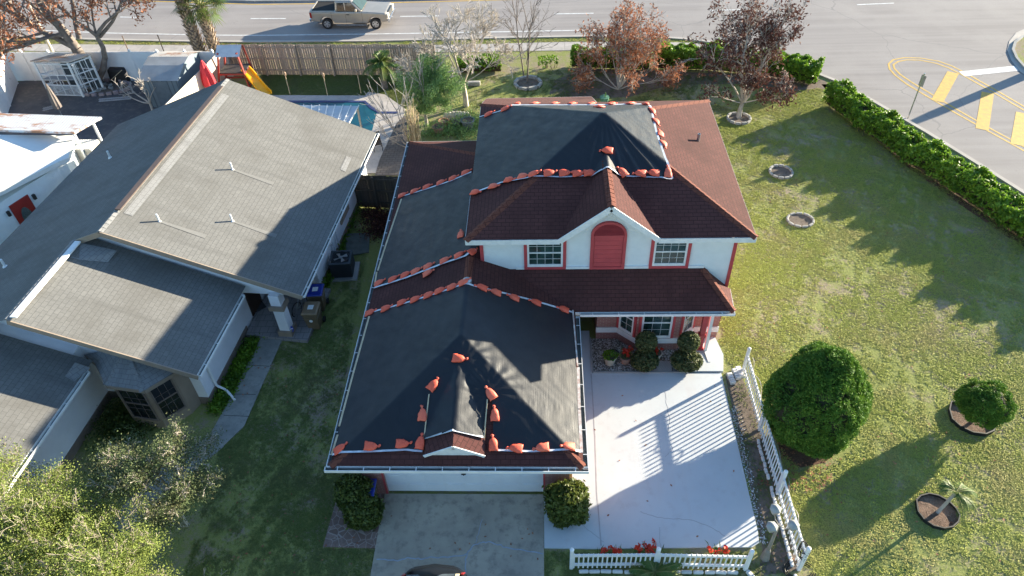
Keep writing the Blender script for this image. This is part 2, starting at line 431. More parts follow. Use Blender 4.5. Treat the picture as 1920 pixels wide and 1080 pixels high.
# gore island in the side road
def arc_px(pts): return pts
outer = [(2000, 330), (1920, 283), (1860, 250), (1800, 217), (1740, 182), (1700, 158), (1680, 143), (1668, 130), (1666, 120), (1675, 112), (1695, 108.5), (1725, 109), (1760, 115), (1785, 124), (1810, 137), (1860, 165), (1920, 200), (2000, 248)]
inner = [(2000, 322), (1920, 275.5), (1860, 243), (1800, 209), (1745, 176), (1710, 155), (1688, 140), (1677, 129), (1675, 121.5), (1684, 115.5), (1700, 112.5), (1725, 113), (1755, 119), (1778, 127.5), (1803, 140), (1853, 168), (1920, 207), (2000, 255)]
lines('gore_outline', [outer, inner], .11, LINEY)
lines('gore_bars', [[(1787, 136), (1757, 190)], [(1852, 174), (1841, 243)], [(1917, 212), (1907, 272)]], .62, LINEY, .0135)
lines('stop_bar', [[(1803, 139), (1908, 128)]], .6, LINEW, .0135)
# far kerb and island on the right
isl = px((2000, 60), (1935, 48), (1905, 62), (1892, 78), (1888, 95), (1896, 115), (1912, 135), (1940, 155), (2000, 185))
isl2 = px((2000, 72), (1945, 62), (1918, 72), (1905, 82), (1901, 96), (1908, 112), (1924, 130), (1950, 148), (2000, 176))
mbk = ribbon(isl, isl2, .03); build('far_kerb', mbk, WALKC, kind='structure')
build('far_verge', MB().poly([(p[0], p[1], .055) for p in isl2]), LAWN, kind='structure')
strip_mb = strip(MB(), isl2, -.15, 0.0, .0, .13); build('far_kerb_edge', strip_mb, CONC, kind='structure')
strip_mb = strip(MB(), px((-300, -45), (0, -20), (250, -6), (480, 1.5), (717, -1.5), (960, -8)), -.3, 3.0, 0.0, .12); build('road_median', strip_mb, CONC, kind='structure')

# grass verge tone is the base sheet. bare soil and litter patches
sheet('soil_bed', px((1040, 150), (1100, 128), (1250, 134), (1420, 140), (1545, 150), (1560, 165), (1480, 178), (1400, 158), (1260, 158), (1180, 182), (1090, 186), (1030, 176)), .004, SOIL)
sheet('litter_strip', px((1540, 158), (1563, 158), (1610, 205), (1700, 285), (1800, 357), (1920, 440), (1990, 490), (1960, 500), (1900, 452), (1790, 377), (1690, 305), (1600, 228)), .004, SOILD)

# ---- white painted driveway apron, front drive, path, patio
def slabmat():
    m_, t, p = nm('painted_slab'); p.inputs['Roughness'].default_value = .6
    o = coords(t)
    c = mixc(t, ramp(t, noise(t, o, .5, 5), .35, .7), (.58, .61, .625), (.53, .555, .575))
    c = mixc(t, ramp(t, noise(t, o, 2.6, 6, .7), .54, .76), c, (.50, .505, .515)); c = mixc(t, ramp(t, noise(t, coords(t, 'Object', (1, .12, 1)), 1.6, 5, .6), .60, .75), c, (.55, .55, .555))
    v = N(t, 'ShaderNodeTexVoronoi', Scale=.34); v.feature = 'DISTANCE_TO_EDGE'
    nn = t.nodes.new('ShaderNodeMix'); nn.data_type = 'RGBA'; nn.inputs[0].default_value = .22
    n3 = N(t, 'ShaderNodeTexNoise', Scale=1.3, Detail=6); t.links.new(o, n3.inputs['Vector']); t.links.new(o, nn.inputs[6]); t.links.new(n3.outputs[1], nn.inputs[7])
    t.links.new(nn.outputs[2], v.inputs['Vector'])
    lt = t.nodes.new('ShaderNodeMath'); lt.operation = 'LESS_THAN'; lt.inputs[1].default_value = .0030; t.links.new(v.outputs['Distance'], lt.inputs[0])
    n5 = noise(t, o, 14, 4); c = mixc(t, ramp(t, n5, .70, .76), c, (.50, .49, .48))
    t.links.new(c, p.inputs['Base Color']); bump(t, p, noise(t, o, 25, 3), .15, .01); return m_
SLAB = slabmat()
sl_pts = px((1019, 934), (1019, 1031), (1170, 1032), (1300, 1031), (1412, 1030), (1424, 1022), (1426, 1008), (1402, 905), (1378, 800), (1354, 702), (1098, 702), (1072, 610), (1085, 560), (1110, 560), (1117, 640), (1120, 702))
slabp = [(-.02, 10.62), (1.5, 10.60), (4.0, 10.66), (6.15, 10.70), (6.38, 10.85), (6.42, 11.2), (6.43, 13.4), (6.45, 15.5), (6.47, 17.45), (1.78, 17.45), (1.78, 19.6), (.9, 19.6), (.9, 12.35), (-.02, 12.35)]
mbx = MB().extr([(x, y, 0) for x, y in slabp], (0, 0, .05)); build('painted_driveway', mbx, SLAB, kind='structure')
# joint in the slab
# hairline cracks and tyre-dark stains in the slab
CRKD = plain('hairline_crack', (.40, .40, .41), .9)
_rc = random.Random(9); mcr = MB()
for pl in ([(1200, 961), (1215, 966), (1245, 974), (1290, 975), (1330, 988), (1360, 1007)], [(1238, 990), (1236, 1010), (1240, 1031)], [(1090, 985), (1112, 1002), (1132, 1018)], [(1246, 858), (1262, 845), (1256, 832)], [(1246, 735), (1250, 760), (1256, 790), (1252, 815)]):
    Pq = px(*pl); out = []
    for i in range(len(Pq)-1):
        for k in range(5): out.append(Pq[i]+(Pq[i+1]-Pq[i])*k/5+np.array([_rc.uniform(-.02, .02), _rc.uniform(-.02, .02), 0]))
    out.append(Pq[-1]); q_ = strip(MB(), out, -.006, .006, .046, .0535); mcr.add(q_.v, q_.f)
build('slab_cracks', mcr, CRKD, kind='structure')
JOINT = plain('slab_joint', (.45, .45, .47), .8)
build('slab_joint', strip(MB(), [(1.68, 10.7, 0), (1.66, 12.5, 0), (1.72, 14.5, 0), (1.74, 17.4, 0)], -.02, .02, .048, .054), JOINT, kind='structure')
DRV = patchmat('drive_concrete', (.45, .41, .335), (.33, .30, .25), (.22, .205, .18), .7, 3.5, .85, (.35, .65), .1)
d0 = [(-5.12, 12.42), (-.03, 12.42), (-.03, -2), (-5.12, -2)]
build('concrete_drive', MB().extr([(x, y, 0) for x, y in reversed(d0)], (0, 0, .045)), DRV, kind='structure')
CRK = plain('blue_grey_sealant', (.36, .42, .50), .6, (.28, .33, .40), 8)
def crack(ps, w):
    mb = MB(); rr = random.Random(5)
    P = px(*ps); out = []
    for i in range(len(P)-1):
        for k in range(5):
            q = P[i]+(P[i+1]-P[i])*k/5; out.append(q+np.array([rr.uniform(-.02, .02), rr.uniform(-.025, .025), 0]))
    out.append(P[-1])
    return strip(mb, out, -w/2, w/2, .04, .0505)
mbc = crack([(706, 1051), (745, 1052), (770, 1047), (795, 1050), (812, 1046), (840, 1046), (876, 1040), (889, 1024), (905, 1019), (922, 1018), (950, 1028), (1018, 1040)], .035)
mc2 = crack([(876, 1040), (872, 1058), (876, 1090)], .035); mbc.add(mc2.v, mc2.f)
mc2 = crack([(892, 1020), (897, 1000), (905, 975)], .015); mbc.add(mc2.v, mc2.f)
build('sealed_crack', mbc, CRK, kind='structure')
def stonepath():
    m_, t, p = nm('stone_tile'); p.inputs['Roughness'].default_value = .7
    o = coords(t); v = N(t, 'ShaderNodeTexVoronoi', Scale=4.6); t.links.new(o, v.inputs['Vector'])
    v2 = N(t, 'ShaderNodeTexVoronoi', Scale=4.6); v2.feature = 'DISTANCE_TO_EDGE'; t.links.new(o, v2.inputs['Vector'])
    s = t.nodes.new('ShaderNodeSeparateColor'); t.links.new(v.outputs['Color'], s.inputs[0])
    c = mixc(t, s.outputs[0], (.18, .11, .085), (.26, .18, .15)); c = mixc(t, ramp(t, noise(t, o, 9, 4), .4, .8), c, (.13, .09, .08))
    lt = t.nodes.new('ShaderNodeMath'); lt.operation = 'LESS_THAN'; lt.inputs[1].default_value = .035; t.links.new(v2.outputs['Distance'], lt.inputs[0])
    c = mixc(t, lt.outputs[0], c, (.33, .27, .24)); t.links.new(c, p.inputs['Base Color']); return m_
pp = px((635, 925), (720, 925), (711, 1029), (606, 1026))
build('stone_patio', MB().extr([tuple(p) for p in reversed(pp)], (0, 0, .04)), stonepath(), kind='structure')
# neighbour walk
PATHC = patchmat('path_concrete', (.33, .325, .30), (.25, .25, .235), (.20, .20, .19), .8, 5, .9, (.4, .6), .1)
pw = px((490, 634), (531, 634), (458, 800), (418, 838), (395, 815), (420, 770))
mbp = MB().extr([tuple(p) for p in reversed(pw)], (0, 0, .04)); build('path', mbp, PATHC, kind='structure')
pw = px((395, 815), (420, 838), (300, 935), (235, 1010), (205, 975), (300, 880))
build('path', MB().extr([tuple(p) for p in reversed(pw)], (0, 0, .036)), PATHC, kind='structure')
mbj = MB()
for a, b in (((457, 685), (505, 688)), ((437, 740), (480, 741)), ((420, 780), (468, 782))):
    strip(mbj, px(a, b), -.012, .012, .036, .0425)
build('path_joint', mbj, plain('joint_dark', (.07, .07, .065), .9), kind='structure')

# ---- rear: neighbour court (dark grey), pool deck, pool
COURT = patchmat('court_paving', (.115, .11, .115), (.085, .085, .09), (.17, .15, .14), .5, 3, .85, (.4, .6), .15)
cp = px((-300, 150), (0, 158), (60, 150), (95, 150), (170, 160), (250, 150), (330, 150), (400, 130), (330, 230), (240, 300), (0, 500), (-300, 620))
build('court', MB().poly([(p[0], p[1], .02) for p in cp]), COURT, kind='structure')
DECK = patchmat('pool_deck_stone', (.50, .46, .43), (.42, .39, .37), (.33, .31, .30), .8, 5, .8, (.4, .65), .1)
PAVER = shingle('deck_paver', (.19, .165, .15), (.15, .13, .12), (.06, .055, .05), .3, .2, .015, .2, (.11, .10, .09), .5, .2)
# ================================================================ subject house
def wall_axes(p, q):
    """local frame of a vertical wall seen from outside: x from p to q, y outward, z up"""
    p = np.array(p, float); q = np.array(q, float); x = (q-p); x[2] = 0; x /= np.linalg.norm(x); z = np.array([0, 0, 1.0]); y = np.cross(x, z)
    return (x, y, z), p
def window(parent, org, ax, x0, x1, z0, z1, cols=4, rows=4, fr=.07, glass=None, frame=None, trim=None, tw=.1, tsides='LRB', sash=True, name='window'):
    glass = glass or GLASS; frame = frame or WHITE; mb = MB(); B = lambda a, b: mb.box(a, b, ax, org)
    B((x0, 0, z0), (x1, .05, z0+fr)); B((x0, 0, z1-fr), (x1, .05, z1)); B((x0, 0, z0+fr), (x0+fr, .05, z1-fr)); B((x1-fr, 0, z0+fr), (x1, .05, z1-fr))
    gx0, gx1, gz0, gz1 = x0+fr, x1-fr, z0+fr, z1-fr
    if sash: B((gx0, .02, (gz0+gz1)/2-.025), (gx1, .045, (gz0+gz1)/2+.025)); B((gx0, .02, gz0), (gx1, .045, gz0+.04))
    for i in range(1, cols): xx = gx0+(gx1-gx0)*i/cols; B((xx-.006, .022, gz0+.001), (xx+.006, .028, gz1-.001))
    for i in range(1, rows):
        if sash and i*2 == rows: continue
        zz = gz0+(gz1-gz0)*i/rows; B((gx0+.001, .0215, zz-.006), (gx1-.001, .0275, zz+.006))
    o = build(name, mb, frame, parent)
    build('pane', MB().box((gx0+.002, .004, gz0+.002), (gx1-.002, .018, gz1-.002), ax, org), glass, o)
    if trim:
        if 'L' in tsides: build('trim', MB().box((x0-tw, .0, z0-(tw if 'B' in tsides else 0)), (x0-.002, .065, z1), ax, org), trim, o)
        if 'R' in tsides: build('trim', MB().box((x1+.002, .0, z0-(tw if 'B' in tsides else 0)), (x1+tw, .065, z1), ax, org), trim, o)
        if 'B' in tsides: build('trim', MB().box((x0-.001, .0, z0-tw), (x1+.001, .063, z0-.002), ax, org), trim, o)
    return o
def gutter(parent, p, q, out, width=.15, h=.12, straps=.75, name='gutter'):
    """open trough from p to q (inner upper edge), out = outward unit vector"""
    p = np.array(p, float); q = np.array(q, float); out = np.array(out, float); d = q-p; L = np.linalg.norm(d); d = d/L; up = np.array([0, 0, 1.0])
    mb = MB(); ax = (d, out, up)
    mb.box((0, width-.018, -h), (L, width, .0), ax, p); mb.box((0, .003, -h), (.012, width-.018, 0), ax, p); mb.box((L-.012, .003, -h), (L, width-.018, 0), ax, p)
    n = max(1, int(L/straps))
    for i in range(1, n+1):
        x = L*(i-.5)/n; mb.box((x-.012, .003, -.012), (x+.012, width-.018, -.003), ax, p)
    o = build(name, mb, WHITE, parent)
    build('trough', MB().box((.012, .003, -h-.006), (L-.012, width-.018, -h+.012), ax, p), GUTTER, o)
    return o

house = thing('brick_house', 'two storey white and pink brick house with red shingle roofs partly covered by black tarps', 'house', (2.2, 19.25, 0))
# --- dimensions read from the survey
UX0, UX1, UY0, UY1, UZ = -2.6, 7.05, 18.85, 28.1, 5.25      # upper eaves
UK, UKY = 2.05/4.825, 2.05/4.625; UXM, UYM, UZT = 2.225, 23.475, 7.30
GX, GZ, GH = 2.215, 6.60, 1.645; GK = 1.35/1.645               # front gable
LX0, LX1, LY0, LY1, LZ, LK = -6.23, 1.12, 11.76, 29.5, 2.60, .43
LXM = (LX0+LX1)/2; LZT = LZ+LK*(LX1-LXM)
PY0, PXR, PZT = 18.06, 6.62, 3.58; PK = (PZT-LZ)/(19.25-PY0); PTR = 5.62; PKX = (PZT-LZ)/(PXR-PTR)
def ZU0(x, y): return min(UZ+UKY*(y-UY0), UZ+UKY*(UY1-y), UZ+UK*(x-UX0), UZ+UK*(UX1-x))
def ZU(x, y):
    z = ZU0(x, y)
    if 18.6 < y < 23: z = max(z, GZ-GK*abs(x-GX)) if abs(x-GX) < GH else z
    return z
def ZUo(x, y):   # only where the upper roof exists
    return ZU(x, y) if (UX0-.02 <= x <= UX1+.02 and UY0-.02 <= y <= UY1+.02) else -5
_b = gS(850, 852, lambda x, y: LZ+LK*(y-LY0)); DY = _b[1]; DX = _b[0]+.0
DPK = gY(849.5, 829.5, DY)[2]; _l = gY(794, 845, DY); _r = gY(907, 848, DY)
DXM = gY(849.5, 829.5, DY)[0]; DHW = (_r[0]-_l[0])/2; DK = (DPK-(_l[2]+_r[2])/2)/DHW
_e = gS(861, 684, lambda x, y: LZ+LK*(y-LY0)); DSL = (_e[2]-DPK)/(_e[1]-DY)
print('dormer', DY, DXM, DPK, DHW, DK)
def ZG0(x, y): return min(LZ+LK*(x-LX0), LZ+LK*(LX1-x), LZ+LK*(y-LY0), LZ+LK*(LY1-y))
def ZG(x, y):
    z = ZG0(x, y)
    if y > DY-.16 and y < 15 and abs(x-DXM) < DHW: z = max(z, DPK+DSL*(y-DY)-DK*abs(x-DXM))
    return z
def ZP(x, y): return min(LZ+PK*(y-PY0), LZ+PKX*(PXR-x))
def ZL(x, y):
    if not (LX0-.02 <= x <= PXR+.02 and y >= LY0-.02 and y <= LY1+.02): return -5
    if y > 19.25 and x > -2.15: return -5
    z = ZG(x, y) if x <= LX1+.01 else -5
    if y >= PY0-.01 and x > -2: z = max(z, ZP(x, y))
    return z
def ZANY(x, y): return max(ZUo(x, y), ZL(x, y))

# --- walls
WX0, WX1, WY0, WY1 = -2.15, 6.58, 19.25, 27.75
mb = MB().box((WX0, WY0, 2.55), (WX1, WY1, 5.2)).box((WX0, WY1+.002, 2.55), (1.95, 30.5, 4.0))
gb = [(GX-1.5, WY0+.003, 5.2), (GX+1.5, WY0+.003, 5.2), (GX+1.5, WY0+.003, GZ-.1-GK*1.5), (GX, WY0+.003, GZ-.1), (GX-1.5, WY0+.003, GZ-.1-GK*1.5)]
mb.extr([(x, y, z) for x, y, z in gb], (0, .3, 0))
upper = build('wall', mb, STUC, house)
GWX0, GWX1, GWY = gY(715, 886, 12.42)[0]-.62, gY(1068, 888, 12.42)[0], 12.42
print('garage wall', GWX0, GWX1)
LWX0 = -5.75
mb = MB()
mb.box((LWX0, GWY, 0), (-5.0, GWY+.25, 2.5)); mb.box((-.04, GWY, 0), (GWX1, GWY+.25, 2.5)); mb.box((-5.0, GWY+.002, 2.13), (-.04, GWY+.25, 2.5))
mb.box((LWX0, GWY+.25, 0), (LWX0+.2, 29.0, 2.5)); mb.box((GWX1-.2, GWY+.25, 0), (GWX1, 19.4, 2.5)); mb.box((LWX0+.2, 28.8, 0), (WX1, 29.0, 2.5))
# porch front wall and bay, from base points
bw = [g(1117, 636)[:2], g(1155, 636)[:2], g(1189, 656)[:2], g(1268, 657)[:2], g(1296, 637)[:2], (6.58, 19.25)]
bw = [np.array(p) for p in bw]; yb = (bw[0][1]+bw[1][1])/2; bw[0] = np.array([bw[0][0], yb]); bw[1] = np.array([bw[1][0], yb]); yc = (bw[2][1]+bw[3][1])/2; bw[2][1] = yc; bw[3][1] = yc; bw[4][1] = yb; bw[5] = np.array([6.58, yb])
print('bay', bw)
foot = [tuple(p) for p in bw]+[(6.58, 28.7), (bw[0][0], 28.7)]
mb.extr([(x, y, 0) for x, y in foot], (0, 0, 2.55))
lower = build('wall', mb, BRICK, house, label='pink brick ground floor wall')
# white band round the bay
mbw = MB()
for i in range(5):
    (ax_, o_) = wall_axes((*bw[i], 0), (*bw[i+1], 0)); L = np.linalg.norm(bw[i+1]-bw[i]); mbw.box((-.02, .002, .42), (L+.02, .045, .68), ax_, o_)
build('band', mbw, WHITE, house)
# bay and upper windows
def bw_win(i, a, b, z0, z1, cols):
    (ax_, o_) = wall_axes((*bw[i], 0), (*bw[i+1], 0)); L = np.linalg.norm(bw[i+1]-bw[i]); window(house, o_, ax_, L*a, L*b, z0, z1, cols, 4, .07, GLASS, WHITE, REDP, .09, 'LR')
bw_win(1, .10, .86, .72, 2.3, 2); bw_win(2, .10, .80, .72, 2.3, 3); bw_win(3, .12, .86, .72, 2.3, 2)
axf, of = wall_axes((0, WY0, 0), (1, WY0, 0))
a = gY(989, 499, WY0); b = gY(1056, 452, WY0); window(house, of, axf, a[0], b[0], a[2], 4.98, 4, 4, .07, GLASS, WHITE, REDP, .11)
a = gY(1222, 497, WY0); b = gY(1287, 452, WY0); window(house, of, axf, gY(1222, 497, WY0)[0], gY(1284, 497, WY0)[0], a[2], 4.98, 4, 4, .07, GLASS, WHITE, REDP, .11)
# arched panel
xa = gY(1105, 500, WY0)[0]; xb = gY(1170, 500, WY0)[0]; zb = gY(1140, 502, WY0)[2]; zs = gY(1142, 440, WY0)[2]; cx = (xa+xb)/2; rr_ = (xb-xa)/2; zt = gY(1142, 414, WY0)[2]
def archpts(r, zbase, yy, inset=0):
    pts = [(cx-r, yy, zbase), (cx+r, yy, zbase)]
    for i in range(0, 17):
        an = math.pi*i/16; pts.append((cx+r*math.cos(an), yy, zs+(zt-zs-inset)*math.sin(an)))
    return pts
arch = build('arched_panel', MB().extr(archpts(rr_, zb, WY0+.01), (0, -.06, 0)), REDP, house)
mbs = MB(); nsl = 7
for i in range(nsl):
    z = zb+.12+(zs-zb-.14)*i/nsl; mbs.box((cx-rr_+.13, WY0-.072, z), (cx+rr_-.13, WY0-.056, z+(zs-zb-.14)/nsl-.007))
build('siding_board', mbs, REDP, arch)
mbs = MB()
for i in range(9):
    z = zs+.03+(zt-zs-.12)*i/9; hw = (rr_-.1)*math.sqrt(max(0, 1-((z-zs)/(zt-zs-.05))**2))
    if hw > .08: mbs.beam((cx-hw, WY0-.07, z), (cx+hw, WY0-.07, z), .035, .012)
build('louvre', mbs, plain('louvre_red', (.42, .05, .06), .6), arch)
mbs = MB(); oa = archpts(rr_, zb, 0)[2:]; ia = [(cx+(p[0]-cx)*.86, 0, zs+(p[2]-zs)*.86) for p in oa]
for i in range(len(oa)-1):
    q = [oa[i], oa[i+1], ia[i+1], ia[i]]; mbs.extr([(p[0], WY0-.05, p[2]) for p in reversed(q)], (0, -.04, 0))
mbs.box((cx-rr_, WY0-.09, zb), (cx-rr_+.11, WY0-.052, zs)); mbs.box((cx+rr_-.11, WY0-.09, zb), (cx+rr_, WY0-.052, zs)); mbs.box((cx-rr_+.11, WY0-.088, zb), (cx+rr_-.11, WY0-.052, zb+.1)); mbs.box((cx-rr_+.11, WY0-.088, zs-.04), (cx+rr_-.11, WY0-.052, zs+.03))
build('arch_trim', mbs, REDP, arch)
# red corner boards
build('corner_board', MB().box((WX0-.03, WY0-.03, 2.6), (WX0+.09, WY0-.001, 5.08)).box((WX0-.029, WY0-.001, 4.0), (WX0-.001, WY0+.12, 5.08)), REDP, house)
build('corner_board', MB().box((WX1-.09, WY0-.03, .9), (WX1+.03, WY0-.001, 5.08)).box((WX1+.001, WY0-.029, .9), (WX1+.029, WY0+.12, 5.08)), REDP, house)
# flashing strip at porch roof top
build('flashing', MB().box((-.95, WY0-.05, 3.60), (PTR, WY0-.002, 3.70)), TRIM, house)

# --- roofs
def plane(mb, pts): mb.poly(pts)
P = lambda x, y, f: (x, y, f(x, y))
ap = (UXM, UYM, UZT)
mb = MB(); vt = (GX, UY0+(GZ-UZ)/UKY, GZ)
mb.poly([(UX0, UY0, UZ), (GX-GH, UY0, UZ), vt, ap]); mb.poly([vt, (GX+GH, UY0, UZ), (UX1, UY0, UZ), ap])
mb.poly([(UX1, UY0, UZ), (UX1, UY1, UZ), ap]); mb.poly([(UX0, UY1, UZ), (UX0, UY0, UZ), ap])
mb.poly([(UX1, UY1, UZ), (UX0, UY1, UZ), ap])
mb.poly([(GX-GH, UY0, UZ), (GX, UY0-.02, GZ), vt]); mb.poly([(GX+GH, UY0, UZ), vt, (GX, UY0-.02, GZ)])
# rear extension of the roof
EX1, EY, EZ = 2.32, 30.95, UZ-UKY*2.85
r0, r1, r2, r3 = (UX0, UY1, UZ), (EX1, UY1, UZ), (EX1, EY, EZ), (UX0, EY, EZ)
mb.poly([r1, r0, r3, r2])
uroof = build('roof', mb, SH_RED, house, label='upper hip roof with small front gable')
mb = MB(); FH = .20
for a_, b_ in (((UX0, UY0), (GX-GH, UY0)), ((GX+GH, UY0), (UX1, UY0)), ((UX1, UY0), (UX1, UY1)), ((UX1, UY1), (UX0, UY1)), ((UX0, UY1), (UX0, UY0))):
    mb.beam((*a_, UZ-.02-FH/2), (*b_, UZ-.02-FH/2), .03, FH)
for s_ in (-1, 1):
    mb.beam((GX+s_*(GH+.02), UY0-.012, UZ-FH/2-.01), (GX, UY0-.012, GZ-FH/2-.02), .03, FH)
mb.beam((UX0, EY+.01, EZ-.09), (EX1, EY+.01, EZ-.09), .03, .16)
for x_ in (UX0, EX1): mb.beam((x_, UY1+.02, UZ-.1), (x_, EY, EZ-.1), .03, .16)
build('fascia', mb, TRIM, house)
mb = MB()
mb.box((UX0+.02, UY0+.02, UZ-.2), (GX-GH, WY0-.003, UZ-.185)); mb.box((GX+GH, UY0+.02, UZ-.2), (UX1-.02, WY0-.003, UZ-.185)); mb.box((UX0+.02, WY0, UZ-.2), (WX0-.003, UY1-.02, UZ-.185)); mb.box((WX1+.003, WY0, UZ-.2), (UX1-.02, UY1-.02, UZ-.185)); mb.box((UX0+.02, WY1+.003, UZ-.2), (UX1-.02, UY1-.02, UZ-.184))
build('soffit', mb, TRIM, house)
# gable soffit
mb = MB()
for s_ in (-1, 1):
    mb.poly([(GX+s_*GH, UY0+.01, UZ-.06), (GX, UY0+.01, GZ-.06), (GX, WY0, GZ-.06), (GX+s_*GH, WY0, UZ-.06)])
build('gable_soffit', mb, TRIM, house)
def cap(pts_list, mat, w=.30, parent=None, name='ridge_cap'):
    for p, q in pts_list:
        mb = MB(); p = np.array(p, float); q = np.array(q, float); L = np.linalg.norm(q-p); n = max(1, int(L/.22)); d = (q-p)/L
        sd_ = np.cross(d, (0, 0, 1)); sd_ /= np.linalg.norm(sd_)
        for i in range(n):
            a = p+d*(L*i/n); b = p+d*(L*(i+1)/n+.03); z0 = .026; z1 = .012
            mb.add([a+sd_*w/2+(0, 0, z0-.065), a+(0, 0, z0+.01), a-sd_*w/2+(0, 0, z0-.065), b+sd_*w/2+(0, 0, z1-.065), b+(0, 0, z1+.01), b-sd_*w/2+(0, 0, z1-.065)], [(0, 1, 4, 3), (1, 2, 5, 4), (0, 2, 1)])
        build(name, mb, mat, parent)
cap([((UX1, UY0, UZ), ap), ((UX1, UY1, UZ), ap), ((UX0, UY0, UZ), ap), ((UX0, UY1, UZ), ap), ((GX, UY0, GZ), vt)], RIDGE_R, .30, house)
# lower roofs
rf = (LXM, LY0+(LX1-LXM), LZT); rb = (LXM, LY1-(LX1-LXM), LZT); vy = (LX1, PY0, LZ); vx = LX1-(PZT-LZ)/LK
mb = MB()
mb.poly([(LX0, LY0, LZ), (LX1, LY0, LZ), rf]); mb.poly([(LX0, LY1, LZ), (LX0, LY0, LZ), rf, rb])
mb.poly([(LX1, LY0, LZ), vy, (vx, 19.25, PZT), (LXM, 19.25, LZT), rf]); mb.poly([(LXM, 19.25, LZT), (-2.15, 19.25, LZT-.17), (-2.15, rb[1], LZT-.17), rb])
mb.poly([(LX0, LY1, LZ), rb, (5.5, rb[1], LZT), (5.5, LY1, LZ)])
mb.poly([vy, (PXR, PY0, LZ), (PTR, 19.25, PZT), (vx, 19.25, PZT)]); mb.poly([(PXR, PY0, LZ), (PXR+.1, 19.25, LZ-.05), (PTR, 19.25, PZT)])
lroof = build('roof', mb, SH_RED, house, label='lower hip roof over garage and porch')
cap([((LX0, LY0, LZ), rf), ((LX1, LY0, LZ), rf), ((LXM, 19.25, LZT), rf), ((LX0, LY1, LZ), rb), ((PXR, PY0, LZ), (PTR, 19.2, PZT))], RIDGE_R, .28, house)
# dormer
ey = lambda dx: LY0+((DPK-DK*dx)-LZ)/LK
mb = MB()
for s_ in (-1, 1):
    e = DPK-DK*DHW; ye_ = DY+(e-LZ-LK*(DY-LY0))/(LK-DSL); q = [(DXM, DY-.14, DPK-.14*DSL), (DXM+s_*DHW, DY-.14, e-.14*DSL), (DXM+s_*DHW, ye_, e+DSL*(ye_-DY)), (DXM, _e[1], _e[2])]
    mb.poly(q if s_ > 0 else q[::-1])
dr = build('dormer', mb, SH_RED, lroof)
mb = MB(); e = DPK-DK*DHW
zf = lambda y: LZ+LK*(y-LY0)
mb.extr([(DXM-DHW+.16, DY-.02, zf(DY)-.02), (DXM+DHW-.16, DY-.02, zf(DY)-.02), (DXM+DHW-.16, DY-.02, e+.02), (DXM, DY-.02, DPK-.03), (DXM-DHW+.16, DY-.02, e+.02)], (0, .12, 0))
for s_ in (-1, 1): mb.beam((DXM+s_*(DHW+.01), DY-.13, e-.06), (DXM, DY-.13, DPK-.05), .025, .09)
build('gable_face', mb, TRIM, dr)
vm = MB(); vm.extr([(DXM+.13*math.cos(a_), DY-.045, e+.02+(DPK-e)*.45+.055*math.sin(a_)) for a_ in np.linspace(0, 2*math.pi, 13)[:-1]], (0, .03, 0))
build('gable_vent', vm, plain('dark_red_vent', (.16, .03, .03), .6), dr)
# gutters and fascias
gutter(house, (LX0-.15, LY0-.004, LZ-.01), (LX1+.15, LY0-.004, LZ-.01), (0, -1, 0), .15, .11, .72)
gutter(house, (LX0-.004, LY0, LZ-.01), (LX0-.004, LY1, LZ-.01), (-1, 0, 0), .12, .10, .8)
gutter(house, (LX1+.004, LY0, LZ-.01), (LX1+.004, PY0-.2, LZ-.01), (1, 0, 0), .14, .10, .8)
gutter(house, (LX1+.16, PY0-.004, LZ-.01), (PXR+.02, PY0-.004, LZ-.01), (0, -1, 0), .13, .10, .8)
mb = MB(); mb.beam((LX0, LY0+.012, LZ-.09), (LX1, LY0+.012, LZ-.09), .02, .15); mb.beam((LX0+.012, LY0+.03, LZ-.09), (LX0+.012, LY1, LZ-.09), .02, .15); mb.beam((LX1-.012, LY0+.03, LZ-.09), (LX1-.012, PY0, LZ-.09), .02, .15)
mb.beam((LX0, LY1, LZ-.08), (5.5, LY1, LZ-.08), .02, .16); mb.beam((LX1, PY0+.012, LZ-.09), (PXR, PY0+.012, LZ-.09), .02, .15); mb.beam((PXR+.01, PY0, LZ-.09), (PXR+.10, WY0, LZ-.13), .02, .15)
build('fascia', mb, TRIM, house)
mb = MB(); mb.box((LX0+.03, LY0+.03, LZ-.17), (LX1-.03, GWY, LZ-.15)); mb.box((LX0+.03, GWY, LZ-.17), (LWX0, LY1-.03, LZ-.15)); mb.box((GWX1+.001, GWY+.001, LZ-.17), (LX1-.03, PY0, LZ-.149)); mb.box((LX1-.03, PY0+.03, LZ-.17), (PXR-.03, yb, LZ-.151))
build('soffit', mb, TRIM, house)
# garage door
axg, og = wall_axes((-5.0, GWY+.10, 0), (-.04, GWY+.10, 0)); mb = MB()
mb.box((.0, -.03, .05), (4.96, .0, 2.13), axg, og)
for r_i in range(4):
    for c_i in range(8):
        x0 = .08+c_i*.605; z0 = .12+r_i*.505
        mb.box((x0, .0, z0), (x0+.53, .012, z0+.38), axg, og)
        mb.box((x0+.045, .012, z0+.045), (x0+.485, .02, z0+.335), axg, og)
gd = build('garage_door', mb, plain('garage_white', (.74, .76, .79), .45, (.68, .70, .74), 1.5), house)
build('handle', MB().box((2.42, .02, 1.05), (2.56, .05, 1.08), axg, og).box((2.47, .05, 1.02), (2.51, .055, 1.11), axg, og), BLACK, gd)
mb = MB(); mb.box((-5.06, GWY-.012, .05), (-5.0, GWY-.001, 2.19)); mb.box((-.04, GWY-.012, .05), (.02, GWY-.001, 2.19)); mb.box((-5.06, GWY-.013, 2.19), (.02, GWY-.0005, 2.25))
build('door_trim', mb, REDP, house)
